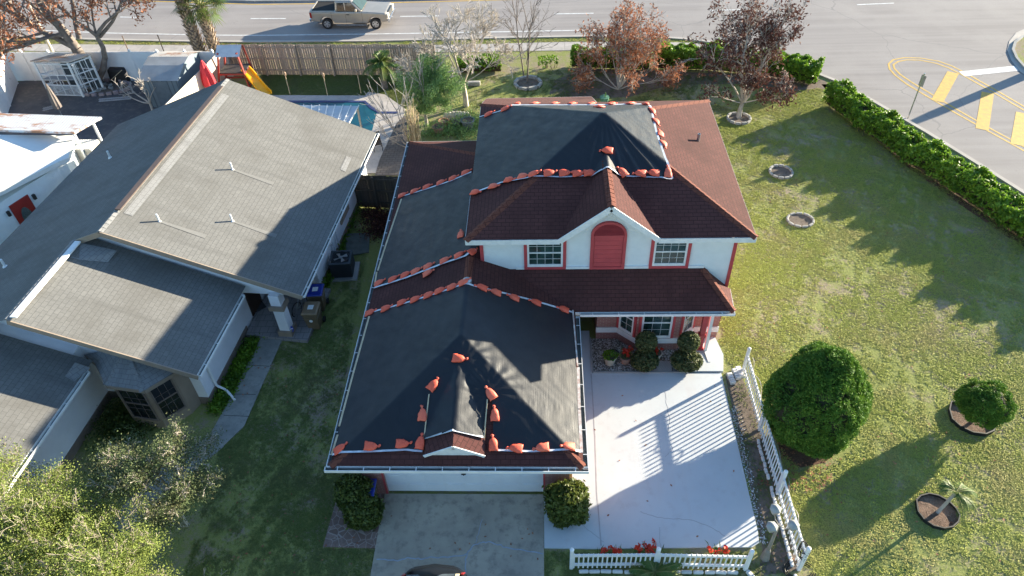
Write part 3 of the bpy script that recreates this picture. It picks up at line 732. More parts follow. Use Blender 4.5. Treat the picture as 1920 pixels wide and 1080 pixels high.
# porch post: red rear post with white front downspout
pb = g(1322, 661)
mb = MB().box((pb[0]-.30, pb[1]+.05, .05), (pb[0]-.12, pb[1]+.22, 2.5)).box((pb[0]-.36, pb[1]+.02, .05), (pb[0]-.08, pb[1]+.26, .18)).box((pb[0]-.34, pb[1]+.03, .75), (pb[0]-.09, pb[1]+.25, .9))
build('porch_post', mb, REDP, house)
build('downspout', MB().box((pb[0]-.06, pb[1]-.02, .05), (pb[0]+.05, pb[1]+.08, 2.48)).beam((pb[0], pb[1]-.02, .09), (pb[0]+.06, pb[1]-.55, .07), .11, .07), WHITE, house)
# porch slab
build('porch_slab', MB().extr([(5.3, 17.5, 0), (6.55, 17.5, 0), (6.7, 18.3, 0), (6.55, yb, 0), (5.0, yb, 0)], (0, 0, .09)), CONC if False else SLAB, house)
# roof vents
def pipe(xp, yp, hf, h, r, mat, parent, name='vent_pipe'):
    b = gS(xp, yp, hf); return build(name, MB().lathe((b[0], b[1], b[2]-.05), [(r, 0), (r, h+.05), (r*.8, h+.05), (r*.8, h)], 12), mat, parent, smooth=False)
pipe(1309, 264, ZUo, .30, .06, METAL, house); 
b_ = gS(876, 528, ZL); build('ridge_vent', MB().lathe((b_[0], b_[1], b_[2]-.05), [(.16, 0), (.16, .12), (.10, .17), (.02, .18)], 12), METAL, house)

# ================================================================ tarps
def wr(x, y, k=1.0):
    return .0028*k*(np.sin(x*7.3+2.1*np.sin(y*2.2))*np.sin(y*5.1+1.7*np.sin(x*3.1))+.6*np.sin(x*17+y*9+3*np.sin(y*4)))
def inpoly(x, y, poly):
    c = False; n = len(poly); j = n-1
    for i in range(n):
        xi, yi = poly[i][0], poly[i][1]; xj, yj = poly[j][0], poly[j][1]
        if ((yi > y) != (yj > y)) and (x < (xj-xi)*(y-yi)/(yj-yi+1e-12)+xi): c = not c
        j = i
    return c
def coons(top, right, bottom, left, nu, nv):
    """top/bottom run left->right, left/right run top->bottom; (n,2) plan polylines"""
    def samp(pl, n):
        pl = np.array([p[:2] for p in pl]); d = np.r_[0, np.cumsum(np.linalg.norm(np.diff(pl, axis=0), axis=1))]; t = np.linspace(0, d[-1], n+1)
        return np.c_[np.interp(t, d, pl[:, 0]), np.interp(t, d, pl[:, 1])]
    T, B_ = samp(top, nu), samp(bottom, nu); L_, Rr = samp(left, nv), samp(right, nv)
    u = np.linspace(0, 1, nu+1)[:, None, None]; v = np.linspace(0, 1, nv+1)[None, :, None]
    S = (1-v)*T[:, None]+v*B_[:, None]+(1-u)*L_[None]+u*Rr[None]-((1-u)*(1-v)*T[0]+u*(1-v)*T[-1]+(1-u)*v*B_[0]+u*v*B_[-1])
    return S
def tarp(name, S, hf, label, extra=None, holes=(), off=.045, mat=None, edges=(), group=None):
    nu, nv = S.shape[0]-1, S.shape[1]-1; V = np.zeros((S.shape[0], S.shape[1], 3))
    for i in range(nu+1):
        for j in range(nv+1):
            x, y = S[i, j]; z = max(hf(x, y), hf(x+.04, y), hf(x-.04, y)) if hf(x, y) > 0 else hf(np.clip(x, LX0, LX1), y)
            z += off+wr(x, y)
            if extra is not None: z += extra(x, y)
            V[i, j] = (x, y, z)
    idx = np.arange((nu+1)*(nv+1)).reshape(nu+1, nv+1); fs = []
    for i in range(nu):
        for j in range(nv):
            c = (S[i, j]+S[i+1, j+1])/2
            if any(inpoly(c[0], c[1], h) for h in holes): continue
            fs.append((idx[i, j], idx[i, j+1], idx[i+1, j+1], idx[i+1, j]))
    me = mesh_np(name, V.reshape(-1, 3), np.array(fs), mat or TARP, smooth=True)
    root = link_np(name, me, None, label, 'tarp', group)
    for which in edges:
        line = {'T': V[:, 0], 'B': V[:, -1], 'L': V[0], 'R': V[-1]}[which] if isinstance(which, str) else which
        mb = strip(MB(), line, -.045, .045, 0, .01)
        pts = []
        for k, p in enumerate(line): pts.append(p)
        # rebuild following the surface
        mb = MB(); n = len(line)
        for k in range(n-1):
            a, b = np.array(line[k]), np.array(line[k+1])
            if any(inpoly(a[0], a[1], h) for h in holes):
                if mb.v: build('edge_strip', mb, TAPE, root); mb = MB()
                continue
            d = b-a; d[2] = 0; d /= (np.linalg.norm(d)+1e-9); nn = np.array([-d[1], d[0], 0])*.04
            mb.add([a+nn+(0, 0, .012), a-nn+(0, 0, .012), b-nn+(0, 0, .012), b+nn+(0, 0, .012)], [(0, 1, 2, 3)])
        build('edge_strip', mb, TAPE, root)
    return root, V
def on(x, y, hf):
    p = gS(x, y, hf)
    if p[2] < 2.3 and hf is ZL:      # sight line slips just past an eave: keep the point on the roof edge
        p = g(x, y, LZ); p[0] = min(max(p[0], LX0+.04), PXR-.04); p[1] = max(p[1], LY0+.04)
        if p[1] < 17.5: p[0] = min(p[0], LX1-.04)
        p[2] = hf(p[0], p[1])
    return p
SL = lambda *ps, hf=ZL: [on(x, y, hf) for x, y in ps]
# garage tarp
top = SL((690, 590), (770, 568), (830, 549), (868, 536), (890, 539), (1000, 566), (1073, 588)); rgt = SL((1073, 588), (1081, 690), (1090, 780), (1097, 850))
bot = SL((624, 855), (700, 848), (760, 845), (800, 842.5), (920, 845), (1000, 848), (1097, 850)); lft = SL((690, 590), (660, 710), (640, 790), (624, 855))
h1 = [p for p in SL((790, 853), (793, 843), (796, 824), (849, 809), (907, 822), (913, 751), (921, 748), (925, 800), (922, 858))]
ddp = on(864, 682, ZL)
def garage_extra(x, y):
    z = 0
    for (bx, by), amp in ((tuple(on(919, 735, ZL)[:2]), .010), (tuple(on(872, 680, ZL)[:2]), .008)):
        r = math.hypot(x-bx, y-by)
        if r < 1.9: z += amp*math.sin(15*math.atan2(y-by, x-bx))*math.exp(-((r-.6)/.6)**2)
    if x > LXM+.5: z += .0035*math.sin(x*40)*math.exp(-((y-13.55-.1*x)/.12)**2)
    return z
S = coons(top, rgt, bot, lft, 150, 120)
gt, GV = tarp('roof_tarp', S, ZL, 'black plastic tarp over the garage roof and its little dormer', garage_extra, [h1], .05, TARPB, ('T', 'B'), 'black tarps on the red roofs')
for seg in (SL((797, 824), (849, 809)), SL((849, 809), (906, 822))):
    build('edge_strip', MB().beam(seg[0]+(0, 0, .07), seg[1]+(0, 0, .07), .06, .015), TAPE, gt)
for seg in (SL((805, 742), (794, 838)), SL((914, 752), (908, 824))): build('batten', MB().beam(seg[0]+(0, 0, .08), seg[1]+(0, 0, .06), .035, .02), BATTEN, gt)
mb = MB()
def bat(mb, pl, w, dz=.08):
    P_ = SL(*pl)
    for a, b in zip(P_[:-1], P_[1:]): mb.beam(a+(0, 0, dz), b+(0, 0, dz), w, .025)
for pl in ([(689, 596), (660, 700), (633, 802)], [(630, 818), (619, 855)]): bat(mb, [(x+4, y) for x, y in pl], .06, .075)
build('batten', mb, BATTEN, gt)
mb = MB(); bat(mb, [(1074, 585), (1083, 690)], .05, .09); bat(mb, [(1084, 692), (1092, 770)], .09, .08); bat(mb, [(1092, 772), (1096, 852)], .09, .08)
build('batten', mb, plain('painted_batten', (.70, .68, .64), .6, (.45, .28, .22), 6), gt)
# side wing tarp
top = SL((753, 371), (800, 357), (845, 342), (884, 325)); bot = SL((697, 543), (760, 524), (830, 497), (872, 483), (893, 474)); lft = SL((753, 371), (725, 456), (697, 543))
top[-1][0] = min(top[-1][0], -2.2); bot[-1][0] = min(bot[-1][0], -2.18)
rgt = [top[-1], (-2.2, 22.5, 0), bot[-1]]
st, SV = tarp('roof_tarp', coons(top, rgt, bot, lft, 70, 90), lambda x, y: ZG0(min(x, LXM), y), 'black plastic tarp over the low side wing roof left of the upper storey', None, (), .05, TARP, ('T', 'B'), 'black tarps on the red roofs')
mb = MB(); bat(mb, [(753, 376), (724, 462), (709, 510)], .06, .075); bat(mb, [(707, 513), (699, 538)], .06, .075); build('batten', mb, BATTEN, st)
# upper tarp
UL = lambda *ps: [on(x, y, ZUo) for x, y in ps]
tl = UL((899, 222))[0]; tl[0] = UX0
top = [tl]+UL((935, 212), (975, 199), (1040, 199), (1120, 199), (1212, 197)); rgt = UL((1212, 197), (1230, 250), (1247, 300), (1260, 337))
b0 = UL((885, 366))[0]; b0[0] = UX0
bot = [b0]+UL((940, 345), (990, 336), (1060, 334), (1105, 331), (1139, 316), (1168, 332), (1210, 333.5), (1260, 337)); lft = [tl, (UX0, (tl[1]+b0[1])/2, 0), b0]
print('upper tarp corners', tl, top[-1], b0, bot[-1])
bgp = on(1137, 284, ZUo)
def up_extra(x, y):
    z = 0
    if y < UYM and ZU0(x, y) >= UZ+UKY*(y-UY0)-1e-4:
        an = math.atan2(x-UXM, UYM-y+.05); r = math.hypot(x-UXM, y-UYM)
        amp = .013 if x > UXM-.6 else .002
        z += amp*min(1, r/1.2)*(math.sin(an*34)+.6*math.sin(an*61+1.2))
    return z
S = coons(top, rgt, bot, lft, 150, 90)
ut, UV_ = tarp('roof_tarp', S, ZU, 'black plastic tarp wrapped over the peak of the upper hip roof', up_extra, (), .05, TARPB, ('T', 'B', 'R'), 'black tarps on the red roofs')

# ================================================================ sandbags
BAGM = plain('orange_woven_bag', (.92, .135, .065), .55, (.78, .105, .055), 7, .3, .7, .35, 120)
_t = BAGM.node_tree; _p = _t.nodes['Principled BSDF']; _src = _p.inputs['Base Color'].links[0].from_socket
_oi = _t.nodes.new('ShaderNodeObjectInfo'); _t.links.new(mixc(_t, ramp(_t, _oi.outputs['Random'], .45, 2.0), _src, (.85, .24, .14)), _p.inputs['Base Color'])
def bag_mesh(seed):
    rr = random.Random(seed); n = 14; vs = []; fs = []
    # flat-bottomed pillow with pointed bottom corners, body length along +x towards the neck
    prof = [(-.27, .165, .045), (-.22, .17, .075), (-.12, .165, .105), (0, .155, .12), (.10, .13, .115), (.17, .085, .085), (.21, .04, .05), (.235, .028, .035), (.27, .05, .05), (.31, .06, .055), (.345, .035, .04)]
    prof = [(x, w_*rr.uniform(.92, 1.08), h*rr.uniform(.9, 1.1)) for x, w_, h in prof]
    bend = rr.uniform(-.35, .35)
    for x, w_, h in prof:
        y0 = bend*max(0, x-.15)*1.2
        for k in range(n):
            a = 2*math.pi*k/n; c, s = math.cos(a), math.sin(a); pw = .75 if x < .1 else 1
            yy = w_*math.copysign(abs(c)**pw, c); zz = h*(math.copysign(abs(s)**.8, s))
            if zz < 0: zz *= .35
            rp = 1+.07*math.sin(5*a+x*20+seed)+.04*math.sin(9*a-x*33+seed*2)
            vs.append((x-(0 if x > -.25 else .03*abs(c)), y0+yy*rp, zz*rp+.035))
    m_ = len(prof)
    for i in range(m_-1):
        for k in range(n): fs.append((i*n+k, i*n+(k+1) % n, (i+1)*n+(k+1) % n, (i+1)*n+k))
    fs.append(tuple(reversed(range(n)))); fs.append(tuple((m_-1)*n+k for k in range(n)))
    me = bpy.data.meshes.new('sandbag'); me.from_pydata(vs, [], [f[::-1] for f in fs]); me.materials.append(BAGM)
    me.polygons.foreach_set('use_smooth', np.ones(len(me.polygons), dtype=bool)); me.validate(); return me
BM = [bag_mesh(i) for i in range(6)]
def tie_mesh():
    mb = MB().tube([(.205+.0, .043*math.cos(a), .045+.045*math.sin(a)) for a in np.linspace(0, 2*math.pi, 9)], .008, 5, False)
    me = bpy.data.meshes.new('tie'); me.from_pydata(mb.v, [], mb.f); me.materials.append(plain('bag_tie_red', (.55, .05, .03), .5)); return me
TIE = tie_mesh(); bagn = [0]
def sandbag(xp, yp, ang, hf, label, sc=1.0):
    """ang: direction of the neck in the photo, degrees anticlockwise from right"""
    p = on(xp, yp, hf); q = on(xp+9*math.cos(R(ang)), yp-9*math.sin(R(ang)), hf)
    if abs(q[2]-p[2]) > .8 or np.linalg.norm(q-p) > 1: q = p+np.array([math.cos(R(ang)), math.sin(R(ang)), 0])*.2
    e = .05; dzx = (hf(p[0]+e, p[1])-hf(p[0]-e, p[1]))/(2*e); dzy = (hf(p[0], p[1]+e)-hf(p[0], p[1]-e))/(2*e)
    if abs(dzx) > 2: dzx = 0
    if abs(dzy) > 2: dzy = 0
    nrm = Vector((-dzx, -dzy, 1)).normalized(); xd = Vector(tuple(q-p)).normalized(); xd = (xd-nrm*xd.dot(nrm)).normalized(); yd = nrm.cross(xd)
    i = bagn[0]; bagn[0] += 1
    o = bpy.data.objects.new('sandbag', BM[i % 6]); COL.objects.link(o)
    mt = Matrix((( xd.x, yd.x, nrm.x, 0), (xd.y, yd.y, nrm.y, 0), (xd.z, yd.z, nrm.z, 0), (0, 0, 0, 1)))
    o.matrix_world = Matrix.Translation(Vector(tuple(p))+nrm*.055) @ mt @ Matrix.Diagonal((sc*.76, sc*.80, sc*.62, 1))
    tag(o, label, 'sandbag', 'orange sandbags holding down the roof tarps')
    t = bpy.data.objects.new('tie', TIE); COL.objects.link(t); t.parent = o
ORD = ['first', 'second', 'third', 'fourth', 'fifth', 'sixth', 'seventh', 'eighth', 'ninth', 'tenth']
def row(pts, ang, hf, lab):
    for k, pt in enumerate(pts):
        a = ang if len(pt) == 2 else pt[2]
        sandbag(pt[0], pt[1], a, hf, lab.format(ORD[k]))
row([(757, 368), (780, 360), (803, 352), (829, 344), (852, 336), (876, 325)], 22, ZL, 'orange sandbag, {} from the gutter along the rear edge of the side wing tarp')
row([(714, 532), (740, 525), (763, 517), (783, 510), (806, 501), (837, 490), (864, 480), (886, 474)], 25, ZL, 'orange sandbag, {} from the gutter along the front edge of the side wing tarp')
sandbag(805, 514, 28, ZL, 'orange sandbag lying alone on red shingles just below the side wing tarp edge')
sandbag(866, 441, 80, ZL, 'orange sandbag half hidden under the left corner of the upper eave')
row([(697, 588), (727, 580), (757, 569), (782, 563), (807, 555), (828, 547), (851, 540), (873, 531, 0)], 22, ZL, 'orange sandbag, {} from the left gutter along the rear edge of the garage tarp')
row([(901, 541), (927, 550), (961, 560), (1002, 569), (1054, 582)], 158, ZL, 'orange sandbag, {} right of the roof ridge along the rear edge of the garage tarp')
sandbag(862, 674, -8, ZL, 'orange sandbag on the garage tarp at the rear end of the dormer ridge')
sandbag(814, 722, 50, ZL, 'orange sandbag tilted up on the garage tarp at the top of the thin batten')
sandbag(793, 777, 85, ZL, 'orange sandbag on the garage tarp beside the thin batten left of the dormer')
sandbag(919, 738, 125, ZL, 'orange sandbag pulling creases at the right end of the dormer tarp')
sandbag(928, 777, 90, ZL, 'orange sandbag right of the dormer on black tarp, above the exposed shingle slot')
sandbag(925, 832, 92, ZL, 'orange sandbag at the foot of the exposed shingle slot right of the dormer')
sandbag(641, 843, 35, ZL, 'orange sandbag at the front left corner of the garage tarp')
sandbag(698, 838, -5, ZL, 'orange sandbag on the front tarp edge, second from the left garage corner')
sandbag(757, 833, -2, ZL, 'orange sandbag on the front tarp edge, third from the left garage corner')
sandbag(789, 829, 78, ZL, 'orange sandbag leaning against the left side of the small dormer')
sandbag(966, 841, 172, ZL, 'orange sandbag on the front tarp edge, first right of the dormer slot')
sandbag(1015, 840, 185, ZL, 'orange sandbag on the front tarp edge, second right of the dormer slot')
sandbag(1063, 839, 180, ZL, 'orange sandbag at the front right corner of the garage tarp')
row([(919, 216), (950, 206), (971, 198)], 22, ZUo, 'orange sandbag, {} from the left eave along the rear edge of the upper tarp')
row([(1004, 197.5), (1041, 197.5), (1074, 198), (1110, 198), (1123, 204, 175), (1148, 198), (1184, 197.5), (1211, 199, -20)], 5, ZUo, 'orange sandbag, {} from the left along the level top edge behind the roof peak')
row([(1222, 212), (1229, 232), (1236, 253, 100), (1243, 274)], -65, ZUo, 'orange sandbag, {} from the top down the right edge of the upper tarp')
row([(1252, 324, 88), (1224, 326, 172), (1199, 327, 175), (1166, 324, 130)], 175, ZUo, 'orange sandbag, {} from the right corner along the front edge of the upper tarp')
sandbag(1137, 284, 175, ZUo, 'orange sandbag alone on the ridge of the front gable, high on the upper tarp')
row([(894, 363), (928, 352), (957, 340), (983, 333), (1004, 328), (1031, 326), (1060, 326), (1085, 327), (1106, 326)], 5, ZUo, 'orange sandbag, {} from the left on the upper tarp front edge, left of gable')
# ================================================================ neighbour house (grey shingles)
NO = np.array([-8.85, 19.0, 0]); NA = R(4.5)
NU = np.array([-math.cos(NA), math.sin(NA), 0]); NV = np.array([math.sin(NA), math.cos(NA), 0])
def W(u, v, z): return NO+NU*u+NV*v+np.array([0, 0, z])
def WL(pts): return [tuple(W(*p)) for p in pts]
nk = .3955; nz = lambda u, e: 2.6+nk*(u-e)
n_h = thing('stucco_house', 'single storey pale stucco house with stepped grey shingle roofs and tan trim', 'house', W(6, 4, 0))
UL_ = 13.2; zl = 2.6+nk*(13.4-UL_)
SEC = [(0.0, 0.0, 11.4), (2.25, -3.98, 0.0), (6.1, -14.0, -3.98)]
for k, (e, v0, v1) in enumerate(SEC):
    ur = (e+13.4)/2; zr = nz(ur, e); vb = v1 if k == 0 else v1+.35
    mb = MB(); mb.poly(WL([(e, v0, 2.6), (ur, v0, zr), (ur, vb, zr), (e, vb, 2.6)])); mb.poly(WL([(ur, v0, zr), (UL_, v0, zl), (UL_, v1, zl), (ur, v1, zr)]))
    ro = build('roof', mb, SH_GREY, n_h)
    # fascia on the front rake and eave
    mb = MB(); mb.beam(W(e-.03, v0-.02, 2.6-.10), W(ur, v0-.02, zr-.10), .04, .2)
    if k == 0: mb.beam(W(ur, v0-.02, zr-.1), W(7.9, v0-.02, nz(13.4-7.9, 0)-.1), .04, .2)
    build('fascia', mb, TAN, n_h)
    mb = MB(); mb.beam(W(e+.012, v0+.02, 2.5), W(e+.012, v1, 2.5), .02, .16); build('fascia', mb, TRIM, n_h)
    gutter(n_h, W(e-.004, v0, 2.59), W(e-.004, v1-(.1 if k else 0), 2.59), -NU, .13, .1, .9)
    cap([(W(ur, v0, zr), W(ur, v1, zr))], RIDGE_G if False else SH_PATCH, .28, n_h)
    # body
    ub = (3.0, 2.95, 6.8)[k]; f = (.45, -3.15, -13.5)[k]; bk = (11.0, .45, -3.15)[k]
    prof = [(ub, 0), (12.6, 0), (12.6, 2.45), (ur, zr-.12), (ub, nz(ub, e)-.12)]
    mb = MB().extr([tuple(W(u, f, z)) for u, z in prof], NV*(bk-f)); build('wall', mb, STUC2, n_h)
# right part of section 1: behind the porch, and gable skirt over the porch opening
prof = [(.7, 0), (3.001, 0), (3.001, nz(3.0, 0)-.12), (.7, nz(.7, 0)-.12)]
build('wall', MB().extr([tuple(W(u, 3.0, z)) for u, z in prof], NV*8.0), STUC2, n_h)
build('wall', MB().extr([tuple(W(u, .46, z)) for u, z in [(.7, 2.15), (3.0, 2.15), (3.0, nz(3, 0)-.12), (.7, nz(.7, 0)-.12)]], NV*.2), STUC2, n_h)
mbt = MB()
for (a, b) in ((W(.69, 3.0, .15), W(.69, 11, .15)), (W(2.94, -3.15, .17), W(2.94, .45, .17)), (W(6.79, -13, .17), W(6.79, -3.15, .17)), (W(2.9, -3.16, .17), W(6.8, -3.16, .17)), (W(3.0, 2.99, .2), W(.7, 2.99, .2))):
    mbt.beam(a, b, .05, .34)
build('base_band', mbt, TAND, n_h)
# ridge vent, white flashing
rv = MB(); rv.beam(W(6.62, 1.2, 5.30), W(6.62, 10.6, 5.30), .22, .05); build('ridge_vent', rv, plain('brown_vent', (.12, .085, .07), .5), n_h)
rv = MB(); rv.beam(W(7.62, -3.9, 4.83), W(7.62, -.1, 4.83), .22, .05); build('ridge_vent', rv, WHITE, n_h, label='white ridge vent strip')
rv = MB(); rv.poly(WL([(6.45, 1.2, nz(6.45, 0)+.012), (6.15, 1.2, nz(6.15, 0)+.012), (6.15, 10.2, nz(6.15, 0)+.012), (6.45, 10.2, nz(6.45, 0)+.012)])); build('pale_shingle_strip', rv, SH_PATCH, n_h)
def NZ(x, y):
    d = np.array([x, y])-NO[:2]; u = d@NU[:2]; v = d@NV[:2]
    if u < -.05 or u > UL_ or v > 11.4: return -5
    e = 0.0 if v >= 0 else (2.25 if v > -3.98 else 6.1)
    return min(nz(u, e), 2.6+nk*(13.4-u)) if u >= e else -5
def patch(pp, name='patch'):
    P_ = [gS(x, y, NZ)+(0, 0, .014) for x, y in pp]; build(name, MB().poly(P_[::-1]), SH_PATCH, n_h, label='paler replacement shingles')
patch([(650, 293), (659, 297), (648, 323), (638, 318)]); patch([(132, 452), (152, 456), (220, 470), (203, 492), (150, 488), (120, 480)])
patch([(141, 680), (170, 690), (140, 716), (122, 706)])
for (x, y, h) in ((436, 318, .32), (299, 415, .30), (436, 415, .30)):
    b = gS(x, y, NZ); build('vent_pipe', MB().lathe((b[0], b[1], b[2]-.05), [(.07, 0), (.06, .06), (.036, .08), (.036, h+.08), (.025, h+.08)], 10), WHITE, n_h)
    # calcium streak is a real stain running down the slope
    dn = -NU; q = b+(0, 0, .012); L = 1.6; mbk = MB(); mbk.add([q+NV*.05, q-NV*.05, q-NV*.13-NU*L*1.0+(0, 0, -nk*L*1.0), q+NV*.08-NU*L+(0, 0, -nk*L)], [(0, 1, 2, 3)])
    build('pale_streak', mbk, plain('pale_stain', (.178, .176, .170), .9, (.158, .157, .152), 6), n_h)
for (x, y) in ((207, 296), (10, 500)):
    b = gS(x, y, NZ); build('vent_pipe', MB().lathe((b[0], b[1], b[2]-.05), [(.10, 0), (.09, .07), (.045, .10), (.045, .40), (.03, .40)], 10), WHITE, n_h)
# side windows etc on right wall
axr, orr = wall_axes(W(.7, 3.0, 0), W(.7, 11.0, 0))
window(n_h, orr, axr, 3.55, 4.55, .95, 2.1, 2, 2, .05, GLASSD, TAN, TAN, .12)
mb = MB()
for x in (1.9, 2.15, 2.45, 2.7): mb.box((x, .01, .3), (x+.04, .06, 2.3), axr, orr)
mb.box((1.75, .01, 1.1), (2.0, .12, 1.6), axr, orr).box((2.25, .01, 1.2), (2.45, .1, 1.45), axr, orr)
build('conduit', mb, STUC2, n_h, label='conduits and meter boxes')
# bay with polygonal roof between sections
bz = 2.35
be = [g(178, 681, bz), g(198, 722, bz), g(270, 732, bz), g(329, 697, bz)]
ba = [W(6.1+.45, -3.15, bz), None]
apx = gY(232, 664, be[0][1]+.2); apx = g(236, 664, 2.95)
back_l = W(6.75, -3.2, bz); back_r = W(3.2, -3.2, bz)
mb = MB(); ring = [back_l]+[np.array([b[0], b[1], bz]) for b in be]+[back_r]; apx = W(4.95, -3.2, 3.05)
for i in range(len(ring)-1): mb.poly([tuple(apx), tuple(ring[i]), tuple(ring[i+1])])
build('bay_roof', mb, SH_PATCH, n_h, label='small faceted bay roof with curled shingles')
cap([(ring[2], apx), (ring[3], apx)], SH_PATCH, .3, n_h)
mb = MB()
for i in range(len(ring)-1): mb.beam(ring[i]-(0, 0, .08), ring[i+1]-(0, 0, .08), .04, .15)
build('fascia', mb, TAN, n_h)
cb = W(4.95, -3.3, 0)[:2]; foot2 = [np.array([*(cb+(np.array(r_[:2])-cb)*.86)]) for r_ in ring]
foot2[0] = W(6.6, -3.1, 0)[:2]; foot2[-1] = W(3.3, -3.1, 0)[:2]
mb = MB().extr([(x, y, 0) for x, y in foot2], (0, 0, bz-.05)); build('bay_wall', mb, TAN, n_h)
for i in (2, 3):
    a_, b_ = (*foot2[i], 0), (*foot2[i+1], 0); ax_, o_ = wall_axes(a_, b_); L = np.linalg.norm(foot2[i+1]-foot2[i])
    window(n_h, o_, ax_, L*.08, L*.92, .45, 2.2, 3, 3, .05, GLASSD, TAND, None)
# porch: slab, door, column, mat
build('porch_slab', MB().extr([tuple(W(*p)) for p in ((2.9, .15, 0), (.35, .0, 0), (.3, 3.0, 0), (2.9, 3.0, 0))][::-1], (0, 0, .16)), shingle('porch_tile', (.27, .25, .25), (.24, .225, .225), (.14, .13, .13), .33, .33, .01, .1, None, 1, 0), n_h)
mb = MB(); cw = .2; cu, cv = 1.25, .42
mb.extr([tuple(W(cu+a, cv+b, .16)) for a, b in ((-cw, -cw), (cw, -cw), (cw, cw), (-cw, cw))][::-1], (0, 0, 2.1)); col_o = build('porch_column', mb, STUC2, n_h)
mb = MB()
for z0, z1, e_ in ((.16, .42, .08), (1.55, 1.75, .09)): mb.extr([tuple(W(cu+a, cv+b, z0)) for a, b in ((-cw-e_, -cw-e_), (cw+e_, -cw-e_), (cw+e_, cw+e_), (-cw-e_, cw+e_))][::-1], (0, 0, z1-z0))
build('column_band', mb, TAN, col_o)
axd, od = wall_axes(W(3.0, .45, 0), W(3.0, 3.0, 0))
axd, od = wall_axes(W(2.99, .6, 0), W(2.99, 2.9, 0))
fd = MB(); fd.box((.55, .0, .18), (1.5, .05, 2.15), axd, od); build('front_door', fd, plain('dark_brown_door', (.055, .03, .02), .5), n_h)
axd2, od2 = wall_axes(W(3.0, 2.99, 0), W(.7, 2.99, 0))
wd = MB(); wd.box((.3, 0, .7), (1.3, .04, 1.3), axd2, od2); build('shutter', wd, plain('dark_brown_shutter', (.06, .03, .025), .6), n_h)
mt = MB(); mt.extr([tuple(g(x, y, .16)) for x, y in ((460, 578), (467, 592), (500, 576), (489, 562))][::-1], (0, 0, .015))
tag(build('door_mat', mt, plain('mat_grey', (.05, .05, .055), .9)), 'dark grey door mat lying on the tiled porch of the neighbouring house', 'mat')
# section 2 downspout
dsp = W(2.85, -3.0, 0); build('downspout', MB().tube([W(2.88, -2.6, 2.4), W(2.88, -2.6, .35), W(2.5, -2.7, .25), W(2.1, -3.0, .08)], .05, 8), VINYL, n_h)
# alarm company sign
sg = g(548, 632, .0); root = thing('yard_sign', 'small blue octagonal alarm sign with white letters at the foot of the porch column', 'sign', sg)
nrm = np.array([.05, -.75, .66]); nrm /= np.linalg.norm(nrm); sx = np.cross((0, 0, 1), nrm); sx = -np.cross(nrm, (0, 0, 1.)); sx /= np.linalg.norm(sx); sy = np.cross(nrm, sx)
sc_ = sg+np.array([0, 0, .42]); pts = [sc_+(sx*math.cos(a)+sy*math.sin(a))*.16 for a in np.linspace(0, 2*math.pi, 9)[:-1]+math.pi/8]
build('sign_face', MB().extr(pts, nrm*-.012), plain('sign_blue', (.01, .03, .32), .4), root)
build('stake', MB().beam(sg, sc_-nrm*.02, .03, .015), METAL, root)
def text(s, loc, xd, yd, size, mat, parent, ext=.002, name='lettering'):
    cu_ = bpy.data.curves.new(name, 'FONT'); cu_.body = s; cu_.size = size; cu_.extrude = ext; cu_.align_x = 'CENTER'; cu_.align_y = 'CENTER'; cu_.offset = size*.02
    ob = bpy.data.objects.new(name, cu_); COL.objects.link(ob); bpy.context.view_layer.update()
    me = bpy.data.meshes.new_from_object(ob); bpy.data.objects.remove(ob); o = bpy.data.objects.new(name, me); COL.objects.link(o); me.materials.clear(); me.materials.append(mat)
    x = Vector(tuple(xd)).normalized(); y = Vector(tuple(yd)).normalized(); z = x.cross(y)
    mt_ = Matrix(((x.x, y.x, z.x, 0), (x.y, y.y, z.y, 0), (x.z, y.z, z.z, 0), (0, 0, 0, 1)))
    me.transform(Matrix.Translation(Vector(tuple(loc))-(world_off(parent) if parent else Vector())) @ mt_)
    if parent: o.parent = parent
    return o
text('ADT', sc_+nrm*.003, sx, sy, .13, WHITE, root)

# ---- bins
def bin_(xp, yp, rz, lidmat, bodymat, label, z=0.0, grp='wheeled bins beside the houses', base=None, mark=True):
    b = g(xp, yp, z) if base is None else np.array(base, float)
    r_ = thing('wheeled_bin', label, 'bin', b, grp, rz)
    def frus(w0, d0, w1, d1, z0, z1): 
        mb = MB(); v = [(-w0, -d0, z0), (w0, -d0, z0), (w0, d0, z0), (-w0, d0, z0), (-w1, -d1, z1), (w1, -d1, z1), (w1, d1, z1), (-w1, d1, z1)]
        return mb.add(v, [(0, 3, 2, 1), (4, 5, 6, 7), (0, 1, 5, 4), (1, 2, 6, 5), (2, 3, 7, 6), (3, 0, 4, 7)])
    mb = frus(.22, .24, .29, .33, .06, .96); f2 = frus(.31, .35, .31, .35, .93, 1.0); mb.add(f2.v, f2.f); f2 = frus(.285, .30, .30, .34, .72, .78); mb.add(f2.v, f2.f)
    build('body', mb, bodymat, r_, local=True, bevel=.02, seg=2)
    mb = frus(.325, .37, .28, .33, 1.003, 1.06); l = build('lid', mb, lidmat, r_, local=True, bevel=.02, seg=2)
    mb = MB()
    for s_ in (-.07, .0, .07): mb.box((s_*2-.015, -.2, 1.062), (s_*2+.015, .25, 1.072))
    build('lid_rib', mb, lidmat, l, local=True)
    if mark:
        build('label_sheet', MB().box((-.10, -.12, 1.073), (.12, .12, 1.076)), WHITE, l, local=True); build('round_mark', MB().tube([(0, -.318, .62), (0, -.325, .62)], .07, 14), WHITE, r_, local=True)
    for s_ in (-1, 1): build('wheel', MB().tube([(s_*.25, .30, .12), (s_*.32, .30, .12)], .12, 16), BLACK, r_, local=True)
    build('handle', MB().tube([(-.22, .40, 1.0), (.22, .40, 1.0)], .018, 8).box((-.24, .33, .985), (-.2, .40, 1.015)).box((.2, .33, .985), (.24, .40, 1.015)), bodymat, r_, local=True)
    return r_
